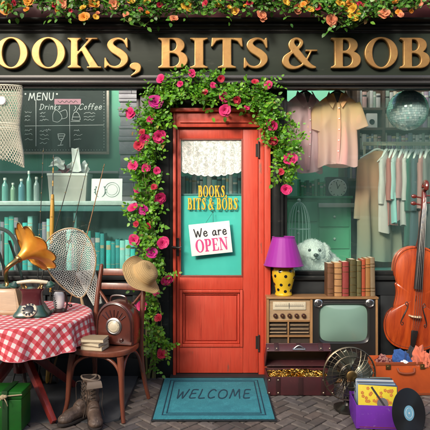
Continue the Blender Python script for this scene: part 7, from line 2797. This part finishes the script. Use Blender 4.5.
heap_cloth('scarf', 'salmon pink shawl spilling over the right corner of the orange suitcase', 'scarf', 436, 362, -.33, (.085, .075, .12), clothmat('salmon_shawl', (0.55, 0.20, 0.14)), 9)
heap_cloth('handkerchief', 'small pale handkerchief on the rim of the orange suitcase', 'handkerchief', 405, 362, -.385, (.030, .02, .018), M['card'], 4)

# ------------------------------------------------------------------ purple crate of records
M['purple'] = pbr('purple_board', (0.17, 0.030, 0.42), .5, col2=(0.10, 0.018, 0.27), nscale=6, amount=.7, wear=(.34, .24, .48), wear_amt=.6, bmp=.1)
ycr = -0.925
c0 = W(356, 0, ycr)
crate = thing('record_crate', 'purple record box packed with sleeves', 'record box', (c0.x, ycr, .002), R(-5))
RWd, RHt, RDp = .268, .140, .235
mb = MB(); th = .006
mb.box(0, RWd, 0, th, 0, RHt); mb.box(0, RWd, RDp - th, RDp, 0, RHt); mb.box(0, th, th + .0005, RDp - th - .0005, 0, RHt); mb.box(RWd - th, RWd, th + .0005, RDp - th - .0005, 0, RHt); mb.box(th + .0005, RWd - th - .0005, th + .0005, RDp - th - .0005, 0, th)
mb.build('box', M['purple'], crate, bevel=0.002)
MB().box(.02, RWd - .02, -.002, -.0005, .010, .013).build('edge_line', M['letter_shade'], crate)
sleeves = [('yellow sleeve printed with red flowers and a black corner band', 'front of the record box', (0.70, 0.56, 0.03)), ('navy blue', '', (0.03, 0.06, 0.14)), ('pale blue', '', (0.22, 0.33, 0.44)), ('dark grey', '', (0.05, 0.055, 0.065)),
           ('slate blue', '', (0.10, 0.16, 0.25)), ('white', '', (0.55, 0.56, 0.55)), ('steel blue', '', (0.14, 0.22, 0.33)), ('black', '', (0.02, 0.02, 0.024)), ('grey green', '', (0.13, 0.18, 0.17))]
CM = Matrix.Translation((c0.x, ycr, .002)) @ Matrix.Rotation(R(-5), 4, 'Z')
M['red_print'] = pbr('orange_red_print', (0.56, 0.20, 0.03), .6)
M['grey_print'] = pbr('grey_print', (0.15, 0.14, 0.15), .5)
for k, (nm, _, col) in enumerate(sleeves):
    S = .232
    yk_ = .022 + k * .020
    pos = CM @ Vector((RWd / 2 + .014 * (k > 0) + .004 * math.sin(k * 3), yk_, .009))
    lab = 'yellow record sleeve printed with flowers and a dark band, front of the purple box' if k == 0 else '%s record sleeve, %s behind the yellow one in the purple box' % (nm, ordinal(k - 1))
    t = thing('record_sleeve', lab, 'record sleeve', pos, 0, 'record sleeves in the purple box', rot=(R(-13 + 0.6 * math.sin(k * 5)), R(2.0 if k == 0 else math.sin(k * 2.3)), R(-5)))
    mt = pbr('sleeve_' + nm.split(' sleeve')[0].replace(' ', '_'), col, .5, nscale=8, amount=.4, wear=tuple(min(1, x * 1.5 + .1) for x in col), wear_amt=.3)
    MB().box(-S / 2, S / 2, 0, .004, 0, S).build('cardboard', mt, t, bevel=0.001)
    if k == 0:
        prn = random.Random(4)
        mb = MB()
        for q in range(26):
            fx, fz_ = prn.uniform(-.10, .10), prn.uniform(.13, .22)
            for a in range(5):
                mb.ball((fx + .006 * math.cos(a * 1.257), -.0006, fz_ + .006 * math.sin(a * 1.257)), (.0048, .0007, .0048), None, 8, 4)
        mb.build('flower_print', M['red_print'], t)
        T = Matrix.Translation((.004, -.0012, .168)) @ Matrix.Rotation(R(-36), 4, 'Y')
        MB().box(-.006, .006, -.0008, .0008, -.068, .068, T).build('band_print', M['ink'], t)
        mb = MB(); mb.lathe([(.034, 0), (.033, .0012)], Matrix.Translation((.030, -.0004, .130)) @ FRONT, 32); mb.build('disc_print', M['grey_print'], t)

# vinyl record leaning on the box
m, nt, out = new_mat('black_vinyl')
p = principled(nt, out)
tc = nt.nodes.new('ShaderNodeTexCoord')
ln_ = nt.nodes.new('ShaderNodeVectorMath'); ln_.operation = 'LENGTH'
lk(nt, tc.outputs['Object'], ln_.inputs[0])
wv_ = math_n(nt, 'SINE', math_n(nt, 'MULTIPLY', ln_.outputs['Value'], 3200.0))
p.inputs['Base Color'].default_value = (.010, .010, .011, 1)
p.inputs['Roughness'].default_value = .24
p.inputs['Anisotropic'].default_value = .7
lk(nt, bump(nt, wv_, .35, .0006), p.inputs['Normal'])
tg = nt.nodes.new('ShaderNodeTangent'); tg.direction_type = 'RADIAL'; tg.axis = 'Z'
lk(nt, tg.outputs[0], p.inputs['Tangent'])
M['vinyl'] = m
yv = -1.03
vr = 23.8 * (DIST + yv) / FOC
vc = W(409, 0, yv)
vin = thing('vinyl_record', 'black vinyl record with a pale blue label leaning on the purple box', 'record', (vc.x, yv, 0))
zc = vr * math.cos(R(14)) + .003
vin.location.z = zc
vin.rotation_euler = (R(90 - 14), 0, R(30))
mb = MB(); mb.lathe([(vr - .001, -.001), (vr, 0), (vr - .001, .0012), (vr * .97, .0010), (vr * .40, .0010), (vr * .36, .0008), (.0036, .0008)], n=96, cap1=False)
mb.build('disc', M['vinyl'], vin, angle=60)
M['label_blue'] = pbr('pale_blue_label', (0.22, 0.50, 0.66), .55, nscale=10, amount=.4)
mb = MB(); mb.lathe([(vr * .30, .0008), (vr * .30, .0016), (.0040, .0016)], n=48, cap0=False, cap1=False); lbm = mb.build('label', M['label_blue'], vin)
mb = MB(); mb.tube([(vr * .20 * math.cos(a), vr * .20 * math.sin(a), .0016) for a in [2 * PI * i / 40 for i in range(40)]], .0010, 5, closed=True); mb.lathe([(.0055, .0016), (.0045, .0020)], n=14); mb.build('label_ring', M['card'], lbm)
# ================================================================== climbing rose and garland
M['leaf'] = leafmat('rose_leaves', (0.045, 0.180, 0.014), (0.20, 0.50, 0.030), 0.34)
M['leaf2'] = leafmat('garland_leaves', (0.034, 0.130, 0.014), (0.120, 0.33, 0.030), 0.30)
M['stem'] = wood('green_brown_stem', (0.15, 0.17, 0.05), (0.07, 0.055, 0.025), 0.7)
def petal_mat(name, a, b):
    m, nt, out = new_mat(name)
    p = nt.nodes.new('ShaderNodeBsdfPrincipled')
    g = nt.nodes.new('ShaderNodeNewGeometry')
    n1 = noise(nt, coords(nt), 40, 3)
    f = math_n(nt, 'ADD', math_n(nt, 'MULTIPLY', g.outputs['Random Per Island'], .6), math_n(nt, 'MULTIPLY', n1, .4))
    c = mixc(nt, f, a, b)
    lk(nt, c, p.inputs['Base Color'])
    p.inputs['Roughness'].default_value = .6
    t = nt.nodes.new('ShaderNodeBsdfTranslucent'); lk(nt, c, t.inputs[0])
    mx = nt.nodes.new('ShaderNodeMixShader'); mx.inputs[0].default_value = .3
    lk(nt, p.outputs[0], mx.inputs[1]); lk(nt, t.outputs[0], mx.inputs[2]); lk(nt, mx.outputs[0], out.inputs[0])
    return m
PET = {'pink': petal_mat('hot_pink_petals', (0.74, 0.035, 0.20), (0.52, 0.012, 0.11)), 'magenta': petal_mat('magenta_petals', (0.58, 0.02, 0.26), (0.40, 0.010, 0.17)),
       'crimson': petal_mat('crimson_petals', (0.58, 0.020, 0.06), (0.36, 0.010, 0.03)), 'orange': petal_mat('orange_petals', (0.78, 0.33, 0.03), (0.70, 0.20, 0.02)),
       'yellow': petal_mat('yellow_petals', (0.80, 0.52, 0.06), (0.74, 0.38, 0.03)), 'peach': petal_mat('peach_petals', (0.78, 0.33, 0.17), (0.66, 0.17, 0.08))}

def leaf(mb, base, d, nrm, ln, wd, curl):
    d = d.normalized()
    s = d.cross(nrm).normalized()
    nrm = s.cross(d)
    def P(t, w_, up): return base + d * (t * ln) + s * (w_ * wd) + nrm * (up * ln)
    b = len(mb.v)
    v_ = [P(0, 0, 0), P(.5, 0, curl * .3 - .06), P(1, 0, -curl * .6), P(.28, .46, .05), P(.68, .38, -.02), P(.28, -.46, .05), P(.68, -.38, -.02)]
    mb.v += [tuple(q) for q in v_]
    mb.f += [(b, b + 1, b + 3), (b + 1, b + 4, b + 3), (b + 1, b + 2, b + 4), (b, b + 5, b + 1), (b + 1, b + 5, b + 6), (b + 1, b + 6, b + 2)]

def twig(mb, stems, p, d, rr, size):
    """a sprig of five or seven leaflets"""
    d = d.normalized()
    n_ = rr.choice([3, 5, 5, 7])
    L = size * (1.0 + .35 * n_)
    bend = Vector((rr.gauss(0, .35), rr.gauss(0, .25), rr.gauss(-.25, .3)))
    pts = [p + d * (L * t) + bend * (L * t * t * .6) for t in (0, .25, .5, .75, 1.0)]
    if rr.random() < .35:
        stems.tube(pts[:-1], .0011, 4, cap=False)
    nrm = Vector((rr.gauss(0, .5), -1 + rr.gauss(0, .35), .65 + rr.gauss(0, .45))).normalized()
    k = (n_ - 1) // 2
    for i in range(k):
        q = pts[1 + i] if 1 + i < 5 else pts[-1]
        for s in (-1, 1):
            side = d.cross(nrm).normalized() * s
            dd = (d * .45 + side + nrm * rr.gauss(0, .25)).normalized()
            z_ = size * rr.uniform(.75, 1.2)
            leaf(mb, q, dd, (nrm + Vector((rr.gauss(0, .3), rr.gauss(0, .3), rr.gauss(0, .3)))).normalized(), z_, z_ * rr.uniform(.62, .80), rr.uniform(0, .35))
    z_ = size * rr.uniform(.9, 1.3)
    leaf(mb, pts[k + 1] if k + 1 < 5 else pts[-1], d + bend * .8, nrm, z_, z_ * .7, rr.uniform(0, .35))

def rose_mesh(seed, openness=1.0, rings_=((6, 1.0, 62), (6, .82, 46), (5, .62, 30), (4, .42, 16), (3, .25, 6))):
    rr = random.Random(seed)
    mb = MB()
    for (n_, rad, tilt) in rings_:
        a0 = rr.uniform(0, 6.28)
        for k in range(n_):
            a = a0 + 2 * PI * k / n_ + rr.gauss(0, .12)
            tl = R(tilt * openness + rr.gauss(0, 7))
            w_ = rad * (1.0 if n_ > 4 else 1.15) * rr.uniform(.85, 1.1)
            ln = rad * rr.uniform(.92, 1.08)
            ca, sa = math.cos(a), math.sin(a)
            def fun(u, v):
                x = (u - .5) * w_ * 1.25 * math.sin(min(1, v * 1.25 + .12) * PI * .56)
                edge = 1 - .30 * (2 * u - 1) ** 2 * v
                r_ = ln * v * edge
                curl = .18 * v ** 3 * ln
                out_ = r_ * math.sin(tl) + curl
                up = r_ * math.cos(tl) - curl * .6
                cup = (2 * u - 1) ** 2 * .20 * w_ * (1 - .4 * v)
                o_ = out_ - cup * math.cos(tl)
                u_ = up + cup * math.sin(tl) + .03 * math.sin(u * 9 + k)
                return Vector((ca * (o_ + .04 * rad) - sa * x, sa * (o_ + .04 * rad) + ca * x, u_))
            mb.sheet(fun, 5, 5)
    return mb.mesh('rose', angle=80)
ROSES = [rose_mesh(i, o_) for i, o_ in ((1, 1.0), (2, .92), (3, 1.08), (4, .75), (5, .98))]
BUD = rose_mesh(9, .45, ((5, 1.0, 46), (4, .8, 30), (3, .55, 14)))
_rose_cache = {}
def add_rose(parent, px, py, y, rpx, col, rr, name='rose'):
    base = BUD if rpx < 2.9 else ROSES[rr.randrange(5)]
    key = (base.name, col)
    if key not in _rose_cache:
        me = base.copy(); me.materials.clear(); me.materials.append(PET[col]); _rose_cache[key] = me
    o = bpy.data.objects.new(name, _rose_cache[key])
    COL.objects.link(o)
    o.parent = parent
    c_ = W(px, py, y)
    r_ = rpx * (DIST + y) / FOC
    dirv = Vector((rr.gauss(0, .38), -1, .12 + rr.gauss(0, .30))).normalized()
    q = dirv.to_track_quat('Z', 'Y') @ Quaternion((0, 0, 1), rr.uniform(0, 6.28))
    k = r_ * (1.0 if base is not BUD else 1.2)
    o.matrix_local = Matrix.Translation(c_ - dirv * r_ * .3 - Vector(parent.location)) @ q.to_matrix().to_4x4() @ Matrix.Diagonal((k, k, k, 1))
    return o

# ---- climbing rose round the door
rr = random.Random(17)
vine = thing('climbing_rose', 'climbing rose with pink flowers arching around the coral door', 'climbing rose', (-0.52, -0.08, 0.0))
VO = Vector(vine.location)
lv, st = MB(), MB()
def along(path, n_):
    """path: (px, py, half width px, weight)"""
    seg = []
    for a, b in zip(path[:-1], path[1:]):
        seg.append(math.hypot(b[0] - a[0], b[1] - a[1]) * (a[3] + b[3]) / 2 * (a[2] + b[2]) / 2)
    tot = sum(seg)
    out_ = []
    for (a, b), s_ in zip(zip(path[:-1], path[1:]), seg):
        for _ in range(int(n_ * s_ / tot)):
            t_ = rr.random()
            out_.append([a[i] + (b[i] - a[i]) * t_ for i in range(4)])
    return out_
left = [(151, 372, 4, .45), (152, 345, 6, .6), (151, 310, 7.5, .8), (150, 280, 8.5, .95), (149, 250, 10, 1.1), (148, 215, 10, 1.1), (147, 180, 10.5, 1.15), (149, 150, 10.5, 1.15), (152, 122, 12, 1.15), (158, 102, 13, 1.15), (163, 91, 12, 1.1)]
topp = [(160, 94, 11, 1.0), (180, 91, 11, .95), (200, 91, 9.5, .95), (222, 94, 10, 1.0), (242, 95, 9.5, 1.05), (258, 101, 11, 1.15)]
right = [(258, 98, 11, 1.1), (270, 115, 12, 1.15), (276, 135, 12, 1.1), (283, 155, 11, 1.0), (286, 172, 8, .9), (287, 186, 4, .7)]
for path, n_, sz in ((left, 690, .029), (topp, 380, .028), (right, 290, .029)):
    for px, py, hw_, wt in along(path, n_):
        horizontal = path is topp
        hw_ *= .86
        off = rr.gauss(0, .42) * hw_
        if abs(off) > hw_ * .95:
            continue
        ox_, oy_ = (rr.gauss(0, 2), off) if horizontal else (off, rr.gauss(0, 2))
        depth = -0.075 + rr.gauss(0, .030) - .03 * (1 - (off / hw_) ** 2)
        depth = min(depth, -0.052)
        p_ = W(px + ox_, py + oy_, depth)
        outw = (ox_ if not horizontal else rr.gauss(0, 6)) / hw_
        upw = (-oy_ / hw_ if horizontal else rr.gauss(0, .5))
        d_ = Vector((outw * .8 + rr.gauss(0, .5), -.55 + rr.gauss(0, .3), upw * .6 + rr.gauss(.0, .5)))
        twig(lv, st, p_ - VO, d_, rr, sz * rr.choice([.62, .8, .95, 1.1, 1.3]) * (.9 if wt < .8 else 1))
# long stray shoots
for a, b, c_ in (((150, 130), (138, 118), (127, 108)), ((152, 170), (138, 165), (127, 172)), ((148, 215), (136, 210), (128, 216)), ((280, 140), (292, 150), (298, 146)), ((205, 84), (212, 76), (222, 74)),
                 ((250, 92), (262, 86), (272, 84)), ((170, 82), (182, 76), (194, 75)), ((156, 330), (164, 340), (167, 350)), ((156, 270), (165, 272), (169, 280)), ((284, 120), (292, 126), (296, 136))):
    q = spline([W(*a, -.09) - VO, W(*b, -.12) - VO, W(*c_, -.13) - VO], 5)
    st.tube(q, lerp_list([.0026, .0012], len(q)), 5)
    for p_ in q[2:]:
        for _ in range(2):
            twig(lv, st, p_, Vector((rr.gauss(0, .7), -.5, rr.gauss(.1, .6))), rr, .027)
# woody canes
for k in range(4):
    pts = []
    for (px, py, hw_, _) in left:
        pts.append(W(px + (k - 1.5) * 3 + rr.gauss(0, 2.5), py, -.055 - .012 * (k % 2)) - VO)
    pts[0].z = .02
    pts[0].y -= .02
    q = spline(pts, 5); st.tube(q, lerp_list([.0095, .007, .004], len(q)), 7)
for path in (topp, right):
    for k in range(2):
        q = spline([W(px + rr.gauss(0, 2), py + rr.gauss(0, 2.5), -.07) - VO for px, py, _, _ in path], 5); st.tube(q, lerp_list([.005, .0025], len(q)), 6)
for k in range(16):
    i = rr.randrange(len(left) - 2)
    q = spline([W(left[i + j][0] + rr.gauss(0, 6), left[i + j][1] + rr.gauss(0, 6), -.125 - .02 * rr.random()) - VO for j in range(3)], 6)
    st.tube(q, lerp_list([.0034, .0022, .0012], len(q)), 5)
for k in range(8):
    i = rr.randrange(len(topp) - 2)
    q = spline([W(topp[i + j][0] + rr.gauss(0, 6), topp[i + j][1] + rr.gauss(0, 5), -.130 - .02 * rr.random()) - VO for j in range(3)], 6)
    st.tube(q, lerp_list([.0030, .0020, .0012], len(q)), 5)
lv.build('foliage', M['leaf'], vine, angle=80)
st.build('stem', M['stem'], vine)
for px, py, r_, col in [(161, 79, 4.2, 'pink'), (156, 102, 6.2, 'magenta'), (130, 113, 4.4, 'pink'), (142, 132, 3.0, 'crimson'), (145, 139, 4.6, 'pink'), (139, 145, 4.2, 'crimson'), (159, 137, 5.0, 'pink'),
                        (133, 166, 4.6, 'pink'), (146, 168, 3.6, 'pink'), (157, 171, 3.4, 'pink'), (160, 198, 5.2, 'pink'), (133, 208, 4.6, 'pink'), (143, 210, 4.2, 'magenta'), (134, 240, 4.6, 'pink'),
                        (163, 243, 5.0, 'pink'), (152, 253, 5.2, 'magenta'), (167, 280, 4.8, 'pink'), (131, 308, 4.2, 'magenta'), (142, 306, 4.8, 'pink'), (162, 354, 4.4, 'crimson'), (158, 318, 3.2, 'crimson'),
                        (192, 73, 3.2, 'pink'), (225, 110, 4.8, 'pink'), (221, 79, 3.2, 'crimson'), (237, 100, 3.6, 'crimson'), (224, 97, 4.2, 'pink'), (255, 82, 3.0, 'crimson'), (268, 85, 3.6, 'pink'),
                        (272, 125, 5.0, 'pink'), (273, 141, 3.6, 'crimson'), (290, 159, 5.6, 'pink'), (286, 190, 4.8, 'pink'), (205, 92, 2.6, 'crimson'), (148, 226, 2.6, 'crimson'), (247, 108, 2.7, 'pink'), (137, 190, 3.0, 'pink'), (154, 187, 2.7, 'crimson'), (141, 268, 3.2, 'pink'), (156, 292, 3.0, 'pink'), (150, 120, 3.0, 'pink'), (180, 84, 2.8, 'pink'), (281, 172, 2.8, 'crimson'), (136, 224, 2.6, 'crimson'), (213, 85, 2.7, 'pink')]:
    add_rose(vine, px, py, -.175 + rr.uniform(-.015, .015), r_ * 1.22, col, rr)

# ---- garland along the cornice
gar = thing('flower_garland', 'thick green garland with orange, yellow and peach roses along the top of the shop front', 'garland', (0, -0.16, zpx(17, -0.16) + .012))
GO = Vector(gar.location)
lv, st = MB(), MB()
bott = [(-60, 10), (0, 13), (20, 11), (45, 13), (62, 18), (85, 20), (110, 18), (128, 22), (142, 28), (158, 23), (175, 21), (200, 18), (220, 19), (245, 18), (270, 16), (292, 18), (320, 22), (335, 27), (347, 34), (362, 30), (378, 21), (395, 19), (412, 14), (432, 13), (500, 14)]
def bot(px):
    for (a, ya), (b, yb_) in zip(bott[:-1], bott[1:]):
        if a <= px <= b:
            return ya + (yb_ - ya) * (px - a) / (b - a)
    return 14
n_ = 0
while n_ < 2500:
    px = rr.uniform(-70, 500)
    b_ = bot(px) - 2.5
    py = rr.triangular(-34, b_, b_ - 12)
    dens = 0.55 if px < 50 and py > 2 else 1.0
    if rr.random() > dens:
        continue
    n_ += 1
    y_ = -.215 + rr.gauss(0, .030)
    p_ = W(px, py - 2.0, y_)
    twig(lv, st, p_ - GO, Vector((rr.gauss(0, .7), -.55 + rr.gauss(0, .3), rr.gauss(-.15, .55))), rr, .029 * rr.choice([.62, .8, .95, 1.1, 1.3]))
for k in range(5):
    q = spline([W(px, bot(px) - 14 + rr.gauss(0, 5), -.20 + rr.gauss(0, .012)) - GO for px in range(-70, 500, 30)], 4)
    st.tube(q, .0042, 6)
lv.build('foliage', M['leaf2'], gar, angle=80)
st.build('stem', M['stem'], gar)
for px, py, r_, col in [(6, 9, 5.2, 'orange'), (28, 1, 4.2, 'orange'), (62, 3, 4.8, 'peach'), (94, 3, 5.2, 'orange'), (84, 17, 4.6, 'orange'), (96, 17, 3.0, 'yellow'), (114, 4, 5.0, 'peach'), (131, 1, 3.2, 'yellow'),
                        (147, 2, 3.4, 'yellow'), (188, 6, 4.8, 'yellow'), (174, 18, 3.6, 'peach'), (126, 14, 2.8, 'peach'), (160, 5, 2.6, 'crimson'), (218, 3, 3.2, 'yellow'), (235, 11, 3.4, 'yellow'), (262, 15, 4.8, 'peach'),
                        (286, 2, 4.2, 'yellow'), (297, 9, 4.8, 'peach'), (309, 9, 4.0, 'yellow'), (332, 20, 5.2, 'peach'), (340, 3, 4.2, 'yellow'), (352, 9, 5.0, 'yellow'), (353, 17, 4.6, 'yellow'), (349, 3, 3.0, 'orange'),
                        (384, 13, 5.0, 'peach'), (395, 0, 3.6, 'orange'), (14, 3, 3.0, 'crimson'), (205, 3, 2.8, 'crimson'), (360, 4, 2.8, 'crimson'), (420, 3, 3.0, 'peach'), (250, 2, 2.8, 'crimson')] + [(rr.uniform(2, 428), rr.uniform(1, 15), rr.uniform(1.9, 3.0), rr.choice(['yellow', 'orange', 'peach', 'crimson', 'yellow'])) for _ in range(26)]:
    add_rose(gar, px, py, -.275 + rr.uniform(-.012, .012), r_ * 1.16, col, rr)
# ================================================================== the other side of the street, with an unseen terrace added for its shade
M['brick'] = pbr('dull_brick', (0.26, 0.16, 0.115), 0.85, col2=(0.15, 0.095, 0.075), nscale=4, amount=0.8, bmp=0.4, bscale=40)
M['slate_roof'] = pbr('slate_roof', (0.075, 0.08, 0.088), 0.7, nscale=8)
M['stone_trim'] = pbr('stone_trim', (0.42, 0.39, 0.34), 0.8)
M['far_glass'] = pbr('far_window_glass', (0.02, 0.025, 0.03), 0.08)
th_ = thing('shade_terrace', 'unseen brick terrace added across the street to shade the lower shopfront', 'house', (0, -11.0, -0.1))
HH = 6.3  # height set so its soft shadow falls on the lower shopfront
MB().box(-22, 22, -7, 0, 0, HH).build('wall', M['brick'], th_)
MB().extrude_x([(0.25, HH + .002), (0.25, HH + .12), (-3.5, HH + 2.2), (-7.2, HH + .12), (-7.2, HH + .002)], -22.3, 22.3).build('roof', M['slate_roof'], th_)
for kx_ in range(7):
    for kz_ in range(2):
        x_, z_ = -13.2 + 4.4 * kx_, 1.0 + 3.6 * kz_
        wf = MB(); frame_ring(wf, x_ - .6, x_ + .6, z_, z_ + 1.9, .09, .002, .06); wf.box(x_ - .5, x_ + .5, .004, .055, z_ + .93, z_ + .99)
        wn = wf.build('window', M['white_paint'], th_, bevel=.01)
        MB().box(x_ - .51, x_ + .51, .001, .015, z_ + .09, z_ + 1.81).build('pane', M['far_glass'], wn)
        MB().box(x_ - .75, x_ + .75, .001, .14, z_ - .14, z_ - .002).build('sill', M['stone_trim'], wn)
dr_ = MB().box(-15.9, -14.9, .002, .06, 0.1, 2.25).build('door', M['phone_green'], th_, bevel=.01)
struct(MB().box(-22, 22, -11.0, -8.6, -0.2, 0.0).build('far_pavement', M['asphalt']))
# ================================================================== light
w = bpy.data.worlds.new('World')
scene.world = w
w.use_nodes = True
nt = w.node_tree
bg = nt.nodes['Background']
sky = nt.nodes.new('ShaderNodeTexSky')
sky.sky_type = 'NISHITA'
sky.sun_disc = False
SUN = Vector((-0.45, -0.85, 0.51)).normalized()     # towards the sun
sky.sun_elevation = math.asin(SUN.z)
sky.sun_rotation = math.atan2(SUN.x, SUN.y)
sky.air_density = 1.0
sky.dust_density = 6.0
sky.ozone_density = 1.0
nt.links.new(sky.outputs[0], bg.inputs[0])
bg.inputs[1].default_value = 0.15
sl = bpy.data.lights.new('sun', 'SUN')
sl.energy = 1.45
sl.angle = R(12)
sl.color = (1.0, 0.95, 0.87)
so = bpy.data.objects.new('sun', sl)
COL.objects.link(so)
so.rotation_euler = (-SUN).to_track_quat('-Z', 'Y').to_euler()
so.location = (-4, -6, 7)
vs = scene.view_settings
vs.view_transform = 'Standard'
vs.look = 'None'
vs.gamma = 1
vs.exposure = 1.0
vs.use_curve_mapping = False
scene.cycles.max_bounces = 8
scene.cycles.transparent_max_bounces = 24
scene.cycles.use_denoising = True
